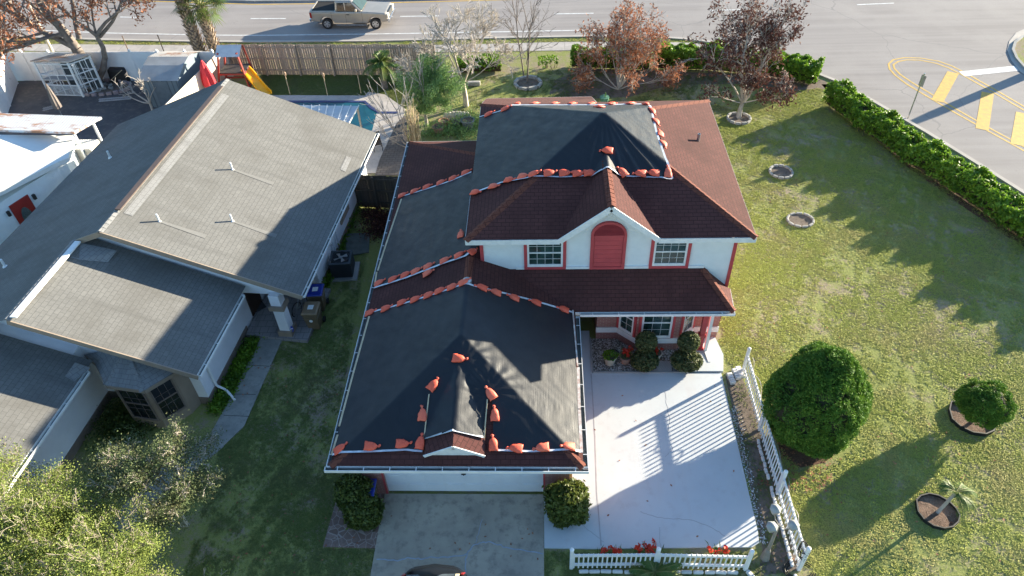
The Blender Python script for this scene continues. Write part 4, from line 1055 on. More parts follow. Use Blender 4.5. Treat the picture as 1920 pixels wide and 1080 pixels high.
BROWNB = plain('bin_brown', (.17, .125, .075), .5, (.14, .10, .06), 4); BLUEB = plain('bin_blue', (.012, .035, .30), .4, (.01, .028, .24), 4)
bin_(593, 612, R(0), plain('bin_lid_tan', (.26, .18, .11), .5), BROWNB, 'brown wheeled bin with tan lid and white sheet, nearest the porch column')
bin_(601, 578, R(4), BLUEB, BROWNB, 'brown wheeled bin with bright blue lid between tan bin and air conditioner', mark=True)
bin_(0, 0, R(90), BLUEB, BROWNB, 'brown wheeled bin with dark blue lid under the garage eave behind bush', base=(-5.55+.0, 12.02, 0.04), mark=False)
# ---- AC unit
b = g(646, 512); ac = thing('air_conditioner', 'black box shaped air conditioner with open top fan on concrete pad', 'air conditioner', b, None, R(4))
build('pad', MB().box((-.58, -.55, 0), (.62, .60, .10)), CONC, ac, local=True)
mb = MB().box((-.42, -.42, .12), (.42, .42, .86)); 
build('casing', mb, plain('ac_louvre', (.022, .026, .032), .5), ac, local=True)
mb = MB()
for i in range(16):
    z = .16+i*.043; mb.box((-.44, -.44, z), (.44, -.422, z+.02)).box((.422, -.42, z), (.44, .44, z+.02)).box((-.44, -.42, z), (-.422, .44, z+.02))
build('louvre', mb, plain('ac_slat', (.035, .04, .05), .45), ac, local=True)
mb = MB().lathe((0, 0, .865), [(.385, .0), (.385, .06), (.36, .06), (.36, .001)], 28, False); build('fan_ring', mb, plain('ac_ring', (.05, .06, .07), .4), ac, local=True)
mb = MB().box((-.46, -.46, .862), (.46, -.36, .9)).box((-.46, .36, .862), (.46, .46, .9)).box((-.46, -.36, .862), (-.37, .36, .9)).box((.37, -.36, .862), (.46, .36, .9)); build('top_frame', mb, plain('ac_top', (.07, .085, .10), .45), ac, local=True)
mb = MB()
for k in range(4):
    a = k*math.pi/2+.5; mb.add([(.06*math.cos(a), .06*math.sin(a), .885), (.3*math.cos(a-.3), .3*math.sin(a-.3), .87), (.32*math.cos(a+.25), .32*math.sin(a+.25), .91), (.08*math.cos(a+.6), .08*math.sin(a+.6), .895)], [(0, 1, 2, 3)])
mb.lathe((0, 0, .87), [(.08, 0), (.08, .05), (.02, .06)], 12); build('fan', mb, METAL, ac, local=True)
b = g(667, 459); tag(build('concrete_slab', MB().extr([tuple(g(x, y)) for x, y in ((648, 440), (693, 438), (692, 474), (660, 480), (650, 470))][::-1], (0, 0, .06)), plain('mossy_slab', (.13, .145, .13), .9, (.09, .10, .09), 3)), 'square grey mossy concrete slab lying in grass behind the air conditioner', 'slab')
# ---- bicycle behind bins
def bicycle(xp, yp, rz, label):
    r_ = thing('bicycle', label, 'bicycle', g(xp, yp), None, rz)
    for x in (-.5, .5):
        w_ = build('wheel', MB().tube([(x+.31*math.cos(a), 0, .33+.31*math.sin(a)) for a in np.linspace(0, 2*math.pi, 25)], .018, 6, False), BLACK, r_, local=True)
        mb = MB()
        for k in range(8): a = k*math.pi/8; mb.beam((x+.3*math.cos(a), 0, .33+.3*math.sin(a)), (x-.3*math.cos(a), 0, .33-.3*math.sin(a)), .004, .004)
        build('spokes', mb, METAL, w_, local=True)
    mb = MB()
    for a, c in (((-.5, 0, .33), (-.1, 0, .32)), ((-.5, 0, .33), (-.2, 0, .75)), ((-.2, 0, .85), (-.1, 0, .32)), ((-.1, 0, .32), (.35, 0, .78)), ((-.2, 0, .75), (.35, 0, .8)), ((.35, 0, .95), (.5, 0, .33))): mb.tube([a, c], .018, 6)
    build('frame', mb, METAL, r_, local=True); build('saddle', MB().box((-.3, -.05, .86), (-.1, .05, .9)), BLACK, r_, local=True); build('handlebar', MB().tube([(.3, -.25, .98), (.35, 0, .96), (.3, .25, .98)], .015, 6), BLACK, r_, local=True)
bicycle(573, 576, R(70), 'bicycle parked on the porch behind the wheeled bins')

# ================================================================ left white house
lw = thing('white_house', 'white block house with flat pale roof and rusty metal patio cover', 'house', g(40, 330))
rz_ = 2.9; rp = [g(x, y, z_) for x, y, z_ in ((-140, 262, 3.5), (-40, 252, 3.2), (138, 254, 2.6), (128, 296, 2.6), (110, 303, 2.65), (0, 358, 2.95), (-160, 440, 3.4))]
build('roof', MB().extr([tuple(p) for p in rp][::-1], (0, 0, -.22)), plain('white_roof', (.78, .78, .76), .7, (.70, .70, .68), .8), lw)
cen = sum(rp)/len(rp); wp = [cen+(p-cen)*.93 for p in rp]; build('wall', MB().extr([(p[0], p[1], 0) for p in wp][::-1], (0, 0, 2.42)), STUC, lw)
cr = plain('rusty_corrugated', (.66, .66, .66), .5, (.50, .50, .50), 1.5); 
def rustmetal(name, a, b, thr=(.50, .60), st=(.5, 1.6, 1)):
    m_, t, p = nm(name); p.inputs['Roughness'].default_value = .55
    c = mixc(t, ramp(t, noise(t, coords(t, 'Object', st), 1.4, 6, .7), *thr), a, b); t.links.new(c, p.inputs['Base Color'])
    wv = N(t, 'ShaderNodeTexWave', Scale=2.2); wv.bands_direction = 'X'; t.links.new(coords(t), wv.inputs['Vector']); bump(t, p, wv.outputs[0], .5, .03); return m_
RUST = rustmetal('rusty_roof_metal', (.66, .66, .67), (.42, .20, .10))
mp = [g(x, y, 3.25) for x, y in ((-160, 200), (0, 212), (190, 219), (176, 226), (138, 248), (0, 243), (-160, 236))]
build('patio_roof', MB().extr([tuple(p) for p in mp][::-1], (0, 0, -.12)), RUST, lw)
ft = MB()
for x, y in ((185, 219), (150, 240)):
    q = g(x, y, 3.1); ft.beam((q[0]-.3, q[1]-.2, 0), (q[0]-.3, q[1]-.2, 3.1), .1, .1)
build('patio_post', ft, WHITE, lw)
# red front door on the shaded wall
wa = wp[5]; wb = wp[4]; ax_, o_ = wall_axes((wa[0], wa[1], 0), (wb[0], wb[1], 0)); L = np.linalg.norm((wb-wa)[:2])
_d = gS(33, 405, lambda x, y: 1e9) if False else None
def wallx(px_, py_):
    """coordinate along the wall where a sight line meets it"""
    d = _fw*F_PX+_rt*(px_-960)-_up*(py_-540); n_ = ax_[1]; t = (n_@(o_-np.array([0, 0, CAM_H])))/(n_@d); p = d*t+np.array([0, 0, CAM_H])-o_; return p@ax_[0], p[2]
dx0 = wallx(10, 378)[0]; dx1 = wallx(36, 345)[0]; dx1 = max(dx0+.9, min(dx1, dx0+1.1))
print('white house door', L, dx0, dx1, wallx(30, 400), wallx(60, 400))
fd = build('front_door', MB().box((dx0, .002, 0), (dx0+.98, .05, 2.08), ax_, o_), plain('door_red', (.33, .02, .015), .45), lw)
pts = [(dx0+.49+.24*math.cos(a), .052, 1.15+(.55)*math.sin(a)) for a in np.linspace(0, 2*math.pi, 17)[:-1]]
build('glass_oval', MB().extr([tuple(o_+ax_[0]*p[0]+ax_[1]*p[1]+ax_[2]*p[2]) for p in pts], ax_[1]*.012), plain('leaded_glass', (.10, .13, .13), .3, (.05, .07, .07), 20), fd)
build('wall_lamp', MB().box((dx0+1.12, .002, 1.7), (dx0+1.24, .12, 1.95), ax_, o_).box((dx0-.24, .002, 1.7), (dx0-.12, .12, 1.95), ax_, o_), BLACK, lw)
# rooftop/window air units beside it
b = g(158, 272, 2.0); root = thing('air_handler', 'pale slatted air handler cabinets on a bracket by the white house', 'air conditioner', (b[0], b[1], 0))
mb = MB(); mb.box((b[0]-.6, b[1]-.4, .9), (b[0]+.5, b[1]+.5, 2.0)); build('cabinet', mb, plain('cabinet_beige', (.52, .50, .45), .6), root)
mb = MB()
for i in range(12): mb.box((b[0]-.55+i*.088, b[1]-.42, 2.003), (b[0]-.51+i*.088, b[1]+.48, 2.03))
build('grille', mb, WHITE, root); build('bracket', MB().box((b[0]-.5, b[1]-.3, 0), (b[0]+.4, b[1]+.4, .9)), DARK, root)

# ================================================================ fences, walls and gates at the rear left
def panelfence(name, label, pts, h, mat, postmat, posth=None, pw=.12, th=.05, cat='fence', group=None, posts=True, capw=0):
    root = thing(name, label, cat, (pts[0][0], pts[0][1], 0), group); mb = MB()
    for a, b in zip(pts[:-1], pts[1:]):
        a = np.array([a[0], a[1], 0.]); b = np.array([b[0], b[1], 0.]); mb.beam(a+(0, 0, h/2), b+(0, 0, h/2), th, h)
        if capw: mb.beam(a+(0, 0, h+.03), b+(0, 0, h+.03), capw, .06)
    build('panel', mb, mat, root)
    if posts:
        ph = posth or h+.1
        for a in pts:
            build('post', MB().box((a[0]-pw/2, a[1]-pw/2, 0), (a[0]+pw/2, a[1]+pw/2, ph)).lathe((a[0], a[1], ph), [(pw*.75, 0), (pw*.7, .03), (.01, .09)], 4), postmat, root)
    return root
def subdiv(a, b, n): a = np.array(a, float); b = np.array(b, float); return [a+(b-a)*i/n for i in range(n+1)]
z2 = 1.9
fa = g(-60, 98, z2); fb = g(398, 97, z2)
panelfence('vinyl_fence', 'long white vinyl privacy fence along the sidewalk behind the sheds', subdiv(fa, fb, 9), z2, VINYL, VINYL)
g1 = g(-60, 110, 1.9); g2 = g(0, 112, 1.9)
fl0 = g(4, 104, z2); fl1 = g(-30, 190, z2)
panelfence('vinyl_fence', 'short white vinyl fence return at the far left edge', subdiv(fl0, fl1, 2), z2, VINYL, VINYL)
tf0 = g(421, 86, 1.95); tf1 = g(250, 240, 1.95); tf1 = g(293, 213, 1.95)
tfm = plain('cream_fence', (.66, .56, .46), .8, (.56, .48, .40), 1.5)
panelfence('board_fence', 'tall cream painted board fence between the sheds and the slide', subdiv(tf0, tf1, 5), 1.95, tfm, tfm, posts=False, th=.04)
def woodfence(name, label, a, b, h, n, mat, lean=0, group=None, face=-1, gp=(.004, .018)):
    """individual boards in one panel, rails and posts as parts; rails on the viewer's side"""
    a = np.array([a[0], a[1], 0.]); b = np.array([b[0], b[1], 0.]); d = b-a; L = np.linalg.norm(d); d /= L; nn = np.array([d[1], -d[0], 0])*-face
    if nn[1] > 0: nn = -nn
    root = thing(name, label, 'fence', a, group); rr = random.Random(3); mb = MB(); x = 0
    while x < L:
        w_ = .135; hh = h+rr.uniform(-.03, .03); o0 = rr.uniform(-.006, .006)
        p = a+d*x; mb.box((0, -.01+o0, .03), (w_-.002, .01+o0, hh), (d, nn, np.array([0, 0, 1.])), p); x += w_+rr.uniform(*gp)
    build('boards', mb, mat, root)
    mb = MB()
    for z in (.35, h*.55, h-.2): mb.beam(a+nn*.045+(0, 0, z), b+nn*.045+(0, 0, z), .05, .09)
    build('rail', mb, mat, root)
    for i in range(n+1):
        p = a+d*(L*i/n)+nn*.11; build('post', MB().box((p[0]-.055, p[1]-.055, 0), (p[0]+.055, p[1]+.055, h-.02)), mat, root)
    return root
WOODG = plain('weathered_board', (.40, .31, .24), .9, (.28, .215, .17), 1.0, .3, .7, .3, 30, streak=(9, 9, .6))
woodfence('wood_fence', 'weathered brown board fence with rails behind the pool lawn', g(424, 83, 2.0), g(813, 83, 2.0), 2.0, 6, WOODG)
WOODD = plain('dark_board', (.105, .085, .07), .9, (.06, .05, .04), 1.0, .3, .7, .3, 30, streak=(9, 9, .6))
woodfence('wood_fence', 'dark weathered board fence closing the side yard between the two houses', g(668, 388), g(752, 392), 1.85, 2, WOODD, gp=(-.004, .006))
# thin leaning poles on the vinyl fence
pm = MB()
for x, y, s_ in ((30, 92, -1), (238, 88, 1), (303, 86, 1), (388, 92, 1)):
    q = g(x+8, y+18, 1.2); r2_ = thing('fence_stake', 'thin dark stake leaning on white fence, ' + {30: 'at the far left', 238: 'right of the tree', 303: 'above the grey shed', 388: 'beside the palm trunk'}[x], 'stake', (q[0], q[1], 0), 'stakes leaning on the white fence')
    build('rod', MB().tube([(q[0], q[1], 0), (q[0]-.1*s_, q[1]+.1, 2.5)], .03, 6), plain('stake_brown', (.18, .12, .08), .8), r2_)

# ---- grey gambrel shed
def shed():
    c = [g(258, 150, 1.8), g(333, 150, 1.8), g(352, 134, 1.8)]
    a = g(262, 150, 1.75); b = g(331, 150, 1.75); ux = (b-a); wd_ = np.linalg.norm(ux); ux /= wd_; uy = np.array([-ux[1], ux[0], 0]); 
    c_ = g(378, 97, 1.75); dp = max(2.0, min(4.2, (c_-b)@uy))
    root = thing('garden_shed', 'grey metal garden shed with rust streaked gambrel roof', 'shed', (a[0], a[1], 0)); ax = (ux, uy, np.array([0, 0, 1.])); o = np.array([a[0], a[1], 0])
    m_, t, p = nm('shed_siding'); wv = N(t, 'ShaderNodeTexWave', Scale=1.1); wv.bands_direction = 'X'; t.links.new(coords(t), wv.inputs['Vector']); t.links.new(mixc(t, ramp(t, wv.outputs[0], .8, .95), (.15, .19, .225), (.08, .10, .12)), p.inputs['Base Color']); p.inputs['Roughness'].default_value = .6
    build('wall', MB().box((0, 0, 0), (wd_, dp, 1.72), ax, o), m_, root)
    e = .12; z0, z1, z2_ = 1.75, 2.15, 2.30; y0, ym1, yr = -e, dp*.28, dp*.5
    Q = lambda x, y, z: tuple(o+ux*x+uy*y+np.array([0, 0, z]))
    fr = plain('shed_roof_grey', (.33, .34, .35), .6, (.26, .27, .28), 1.2)
    build('roof_front', MB().poly([Q(-e, y0, z0), Q(wd_+e, y0, z0), Q(wd_+e, ym1, z1), Q(-e, ym1, z1)]).poly([Q(-e, ym1, z1), Q(wd_+e, ym1, z1), Q(wd_+e, yr, z2_), Q(-e, yr, z2_)]), fr, root)
    build('roof_rear', MB().poly([Q(-e, yr, z2_), Q(wd_+e, yr, z2_), Q(wd_+e, dp-ym1, z1), Q(-e, dp-ym1, z1)]).poly([Q(-e, dp-ym1, z1), Q(wd_+e, dp-ym1, z1), Q(wd_+e, dp+e, z0), Q(-e, dp+e, z0)]), rustmetal('shed_rust', (.40, .38, .37), (.26, .13, .075), (.5, .6), (.7, .7, 1)), root)
    for x in (0, wd_):
        build('gable', MB().poly([Q(x, y0+e, 1.72), Q(x, ym1, z1-.02), Q(x, yr, z2_-.02), Q(x, dp-ym1, z1-.02), Q(x, dp, 1.72)]), m_, root)
    build('door', MB().box((wd_*.3, -.03, .05), (wd_*.72, -.002, 1.65), ax, o), plain('shed_door', (.13, .165, .20), .6), root)
shed()

# ---- white aviary / pergola with rusty roof
def aviary():
    root = thing('aviary', 'white timber lattice aviary with shelves under a rusty metal roof', 'aviary', g(100, 180))
    zt_ = 2.2; c = [g(57, 122, zt_), g(133, 120, zt_), g(160, 104, zt_), g(85, 102, zt_)]
    c = [g(57, 117, zt_), g(128, 119, zt_), g(172, 104, zt_), g(104, 103, zt_)]
    build('roof', MB().extr([tuple(p+(0, 0, .1)) for p in c][::-1], (0, 0, -.07)), rustmetal('aviary_rust', (.55, .48, .42), (.36, .19, .11), (.45, .6)), root)
    ins = sum(c)/4; cc = [ins+(p-ins)*.9 for p in c]
    for p in cc: build('post', MB().box((p[0]-.05, p[1]-.05, 0), (p[0]+.05, p[1]+.05, zt_+.02)), WHITE, root)
    mb = MB()
    for i in range(4):
        a, b = cc[i], cc[(i+1) % 4]
        for z in (.1, .75, 1.4, 2.1): mb.beam((a[0], a[1], z), (b[0], b[1], z), .05, .06)
        for k in range(1, 4): q = a+(b-a)*k/4; mb.beam((q[0], q[1], .1), (q[0], q[1], 2.1), .04, .04)
    build('frame', mb, WHITE, root)
    mb = MB(); a, b = cc[0], cc[1]; L = np.linalg.norm(b-a); d = (b-a)/L; d[2] = 0; nn = np.array([d[1], -d[0], 0])
    for k in range(24):
        x = L*k/24; mb.beam(a*(1, 1, 0)+d*x+nn*.02+(0, 0, .1), a*(1, 1, 0)+d*min(L, x+.65)+nn*.02+(0, 0, .75), .02, .008); mb.beam(a*(1, 1, 0)+d*x+nn*.03+(0, 0, .75), a*(1, 1, 0)+d*min(L, x+.65)+nn*.03+(0, 0, .1), .02, .008)
    build('lattice', mb, WHITE, root)
    mb = MB()
    for z in (.5, 1.1): 
        q = [cc[0]*(1, 1, 0), cc[1]*(1, 1, 0), (cc[1]*.5+cc[2]*.5)*(1, 1, 0), (cc[0]*.5+cc[3]*.5)*(1, 1, 0)]; mb.extr([tuple(p+(0, 0, z)) for p in q][::-1], (0, 0, .03))
    build('shelf', mb, plain('shelf_grey', (.4, .42, .43), .7), root)
    build('back_panel', MB().beam(cc[2]*(1, 1, 0)+(0, 0, 1.1), cc[3]*(1, 1, 0)+(0, 0, 1.1), .04, 2.1), plain('aviary_dark', (.07, .09, .10), .8), root)
aviary()
# fallen white ladder-like post in front
a = g(160, 176); tag(build('white_post', MB().beam(g(136, 122, 2.2), a, .12, .09), WHITE), 'white painted post sloping from aviary roof down to the flower bed', 'post')

# ---- round flower bed with scalloped edging under the tree
def ringedge(name, label, cx_, cy_, rx, ry, n, mat, h=.16, w_=.14, seed=1, cat='edging', fill=None, rz=0, gap=.9):
    c = g(cx_, cy_); root = thing(name, label, cat, c); rr = random.Random(seed); 
    for k in range(n):
        a = 2*math.pi*(k+.5)/n; p = c+np.array([rx*math.cos(a), ry*math.sin(a), 0]); t = np.array([-rx*math.sin(a), ry*math.cos(a), 0]); t /= np.linalg.norm(t); L = 2*math.pi*(rx+ry)/2/n*gap
        nn = np.array([t[1], -t[0], 0]); hh = h*rr.uniform(.85, 1.15)
        mb = MB().box((-L/2, -w_/2, 0), (L/2, w_/2, hh), (t, nn, np.array([0, 0, 1.])), p); build('stone', mb, mat, root, bevel=.03, seg=2)
    if fill is not None:
        build('soil', MB().poly([tuple(c+np.array([rx*.97*math.cos(a), ry*.97*math.sin(a), .03])) for a in np.linspace(0, 2*math.pi, 25)[:-1]]), fill, root)
    return root
STONEW = plain('pale_stone', (.40, .39, .36), .9, (.27, .26, .24), 6)
ringedge('flower_bed', 'curved raised bed with pink and white stones around the old tree', 190, 167, 1.9, .9, 26, plain('pink_stone', (.36, .27, .25), .9, (.22, .19, .22), 2), .22, .16, 2, 'flower bed', SOIL)
mb = MB(); rr = random.Random(4)
for k in range(16):
    p = g(190+rr.uniform(-22, 22), 166+rr.uniform(-7, 7)); mb.extr([tuple(p+np.array([.16*math.cos(a)*rr.uniform(.6, 1.2), .16*math.sin(a)*rr.uniform(.6, 1.2), .05])) for a in np.linspace(0, 2*math.pi, 6)[:-1]], (0, 0, .12))
tag(build('rubble', mb, STONEW, kind='stuff'), 'broken pale paving stones filling the bed under the old tree', 'rubble')
# stepping pavers on the court
mb = MB()
for (x0, y0, x1, y1, n) in ((185, 191, 245, 186, 14), (80, 208, 108, 201, 8)):
    for k in range(n):
        for j in (0, 1):
            p = g(x0+(x1-x0)*k/n, y0+(y1-y0)*k/n-j*3.5, .02); mb.box((p[0], p[1], .02), (p[0]+.14, p[1]+.14, .05))
tag(build('paver_strip', mb, plain('pale_paver', (.42, .40, .40), .9)), 'strip of pale block pavers set in the dark court', 'paving')
# black covered barbecue
b = g(229, 152); root = thing('grill', 'black covered grill standing by the white fence', 'grill', b)
build('cover', MB().add([(b[0]-.6, b[1]-.3, 0), (b[0]+.6, b[1]-.3, 0), (b[0]+.6, b[1]+.35, 0), (b[0]-.6, b[1]+.35, 0), (b[0]-.55, b[1]-.25, .85), (b[0]+.55, b[1]-.25, .85), (b[0]+.5, b[1]+.3, 1.05), (b[0]-.4, b[1]+.3, 1.05)], [(0, 3, 2, 1), (4, 5, 6, 7), (0, 1, 5, 4), (1, 2, 6, 5), (2, 3, 7, 6), (3, 0, 4, 7)]), BLACK, root, bevel=.08, seg=3)
build('broom', MB().tube([(b[0]-.4, b[1]-.4, .3), (b[0]+.5, b[1]-.35, .9)], .02, 6), BATTEN, root)
# closed garden umbrellas
def closed_umbrella(px_, py_, h, rad, col, label, base=None, z=0):
    c = np.array([*g(px_, py_, z)[:2], z]); root = thing('garden_umbrella', label, 'umbrella', c, 'closed garden umbrellas')
    build('pole', MB().tube([c, c+(0, 0, h)], .025, 8), METAL, root)
    mb = MB(); n = 16; prof = [(rad*.35, h*.38), (rad, h*.42), (rad*.85, h*.62), (rad*.5, h*.85), (.03, h)]; vs = []; fs = []
    for (r_, z_) in prof:
        for k in range(n): a = 2*math.pi*k/n; q = r_*(1+.22*(k % 2)); vs.append((c[0]+q*math.cos(a), c[1]+q*math.sin(a), c[2]+z_))
    for i in range(len(prof)-1):
        for k in range(n): fs.append((i*n+k, i*n+(k+1) % n, (i+1)*n+(k+1) % n, (i+1)*n+k))
    build('canopy', mb.add(vs, fs), col, root)
closed_umbrella(404, 190, 2.6, .34, plain('umbrella_red', (.60, .02, .04), .7, (.48, .02, .03), 5), 'closed red garden umbrella in front of the cream board fence')
closed_umbrella(124, 232, 2.5, .2, plain('umbrella_taupe', (.20, .17, .15), .8, (.15, .12, .11), 5), 'closed taupe garden umbrella behind the white house')

# ---- slide play set
def playset():
    c = g(448, 170); root = thing('play_set', 'wooden play tower with red posts, pale canopy and yellow slide', 'play set', c)
    RW = plain('red_stained_wood', (.30, .045, .03), .7, (.22, .035, .025), 6)
    H_ = 2.6; top = g(458, 108, H_); base = [np.array([c[0]+a, c[1]+b, 0]) for a, b in ((-1.0, -.55), (1.0, -.55), (1.0, .75), (-1.0, .75))]
    tp = [np.array([c[0]+a, c[1]+b, H_]) for a, b in ((-.35, -.45), (.75, -.45), (.75, .65), (-.35, .65))]
    for a, b in zip(base, tp): build('post', MB().beam(a, b, .10, .10), RW, root)
    mb = MB()
    for z_ in (.5, 1.3):
        f_ = z_/H_; q = [a+(b-a)*f_ for a, b in zip(base, tp)]
        for i in range(4): mb.beam(q[i], q[(i+1) % 4], .06, .1)
    build('brace', mb, RW, root)
    q = [a+(b-a)*.52 for a, b in zip(base, tp)]; build('platform', MB().extr([tuple(p) for p in q][::-1], (0, 0, .05)), plain('platform_dark', (.05, .045, .045), .7), root)
    m0 = (tp[0]+tp[3])/2; m1 = (tp[1]+tp[2])/2; mb = MB(); rg = [(m0+m1)/2+np.array([x, 0, .35]) for x in (-.65, .65)]; rg = [np.array([c[0]+.2-.7, c[1]+.1, H_+.25]), np.array([c[0]+.2+.75, c[1]+.1, H_+.25])]
    for s_ in (-1, 1):
        e0 = rg[0]+np.array([0, s_*.75, -.4]); e1 = rg[1]+np.array([0, s_*.75, -.4]); mb.poly([tuple(rg[0]), tuple(rg[1]), tuple(e1), tuple(e0)] if s_ < 0 else [tuple(rg[1]), tuple(rg[0]), tuple(e0), tuple(e1)])
    build('canopy', mb, plain('canopy_cloth', (.55, .56, .58), .8, (.46, .47, .50), 3), root)
    Y = plain('slide_yellow', (.85, .42, .01), .35, (.78, .37, .01), 3)
    s0 = np.array([c[0]+.85, c[1]-.1, 1.35]); s1 = g(502, 176, .3); n_ = 12; mb = MB(); vs = []; 
    d = (s1-s0); dh = np.array([d[0], d[1], 0]); Lh = np.linalg.norm(dh); dh /= Lh; sd_ = np.array([-dh[1], dh[0], 0])
    for i in range(n_+1):
        t_ = i/n_; z_ = 1.35+(.25-1.35)*(t_*1.15-.15*t_*t_) + .05*math.sin(t_*math.pi*2); z_ = max(z_, .2); p = s0+dh*Lh*t_; p[2] = z_
        for off, dz in ((-.32, .16), (-.27, .17), (-.24, .0), (.24, .0), (.27, .17), (.32, .16), (.30, -.05), (-.30, -.05)): vs.append(p+sd_*off+(0, 0, dz))
    fs = []
    for i in range(n_):
        for k in range(8): fs.append((i*8+k, i*8+(k+1) % 8, (i+1)*8+(k+1) % 8, (i+1)*8+k))
    fs += [tuple(range(8))[::-1], tuple(n_*8+k for k in range(8))]
    build('slide', mb.add(vs, fs), Y, root, smooth=False)
playset()

# ---- tiki torches
for k, (x, y, lb) in enumerate(((533, 135, 'nearest the slide'), (605, 137, 'in the middle of the pool lawn'), (669, 133, 'nearest the palm bush'))):
    tp = g(x, y, 1.45); bs = np.array([tp[0], tp[1], 0]); root = thing('garden_torch', 'slim bamboo garden torch in the lawn, '+lb, 'torch', bs, 'bamboo torches on the pool lawn')
    build('stick', MB().tube([bs, tp-(0, 0, .25)], .022, 6), BATTEN, root); build('head', MB().lathe((tp[0], tp[1], 1.18), [(.03, 0), (.07, .08), (.08, .22), (.03, .28)], 10), plain('torch_head', (.38, .26, .17), .8), root)

# ---- pool, deck, pool roof
dk = px((515, 180), (684, 181), (690, 173), (728, 181), (760, 208), (752, 262), (742, 330), (688, 330), (655, 240))
build('pool_deck', MB().extr([tuple(p) for p in px((480, 179), (684, 180), (690, 173), (722, 178), (760, 205), (748, 262), (728, 325), (640, 325), (560, 240))][::-1], (0, 0, .03)), DECK, kind='structure')
pv = px((724, 262), (752, 255), (757, 330), (703, 330)); pv = px((744, 232), (762, 215), (768, 330), (703, 330), (712, 300))
build('paver_path', MB().poly([(p[0], p[1], .04) for p in pv]), PAVER, kind='structure')
wt, t_, p_ = nm('pool_water'); p_.inputs['Base Color'].default_value = c4((.006, .07, .10)); p_.inputs['Roughness'].default_value = .06; p_.inputs['Specular IOR Level'].default_value = .5
bump(t_, p_, noise(t_, coords(t_), 1.8, 3), .25, .05); t_.links.new(mixc(t_, ramp(t_, noise(t_, coords(t_), .5, 3), .4, .6), (.006, .065, .095), (.010, .10, .135)), p_.inputs['Base Color'])
pl = px((548, 193), (684, 193), (707, 211), (698, 246), (640, 246), (580, 225)); build('pool_water', MB().poly([(p[0], p[1], .034) for p in pl]), wt, kind='structure')
build('pool_coping', strip(MB(), px((540, 191.5), (684, 191.5), (697, 203), (712, 212), (746, 212)), -.10, .10, .03, .052), plain('coping_blue', (.03, .04, .13), .4, (.05, .07, .18), 30), kind='structure')
pr_ = thing('pool_canopy', 'low white ribbed metal canopy standing over the pool', 'canopy', g(620, 240))
zc = 2.3; q = [g(555, 197, zc), g(673, 198.5, zc), g(655, 231, zc), g(560, 231, zc)]
build('roof', MB().extr([tuple(p) for p in q][::-1], (0, 0, -.05)), plain('canopy_white_metal', (.50, .53, .57), .35, (.40, .43, .47), 1.2), pr_)
mb = MB()
for k in range(9):
    t = k/8; mb.beam(q[0]+(q[1]-q[0])*t+(0, 0, .03), q[3]+(q[2]-q[3])*t+(0, 0, .03), .035, .05)
build('rib', mb, WHITE, pr_)
cpm = plain('canopy_post', (.5, .45, .38), .6)
for p in q[1:3]: build('post', MB().beam((p[0]-.1, p[1], 0), (p[0]-.1, p[1], zc-.05), .09, .09), cpm, pr_)
# patio chair
def chair(xp, yp, rz, label):
    root = thing('patio_chair', label, 'chair', g(xp, yp), None, rz); B_ = plain('chair_brown', (.05, .04, .035), .6)
    build('seat', MB().box((-.24, -.24, .42), (.24, .24, .46)), B_, root, local=True); build('backrest', MB().box((-.24, .22, .46), (.24, .26, .95)), B_, root, local=True)
    for a in (-.22, .22):
        for b_ in (-.22, .22): build('leg', MB().box((a-.015, b_-.015, 0), (a+.015, b_+.015, .42)), B_, root, local=True)
chair(709, 281, R(20), 'dark brown patio chair on the pool deck beside the roof edge')
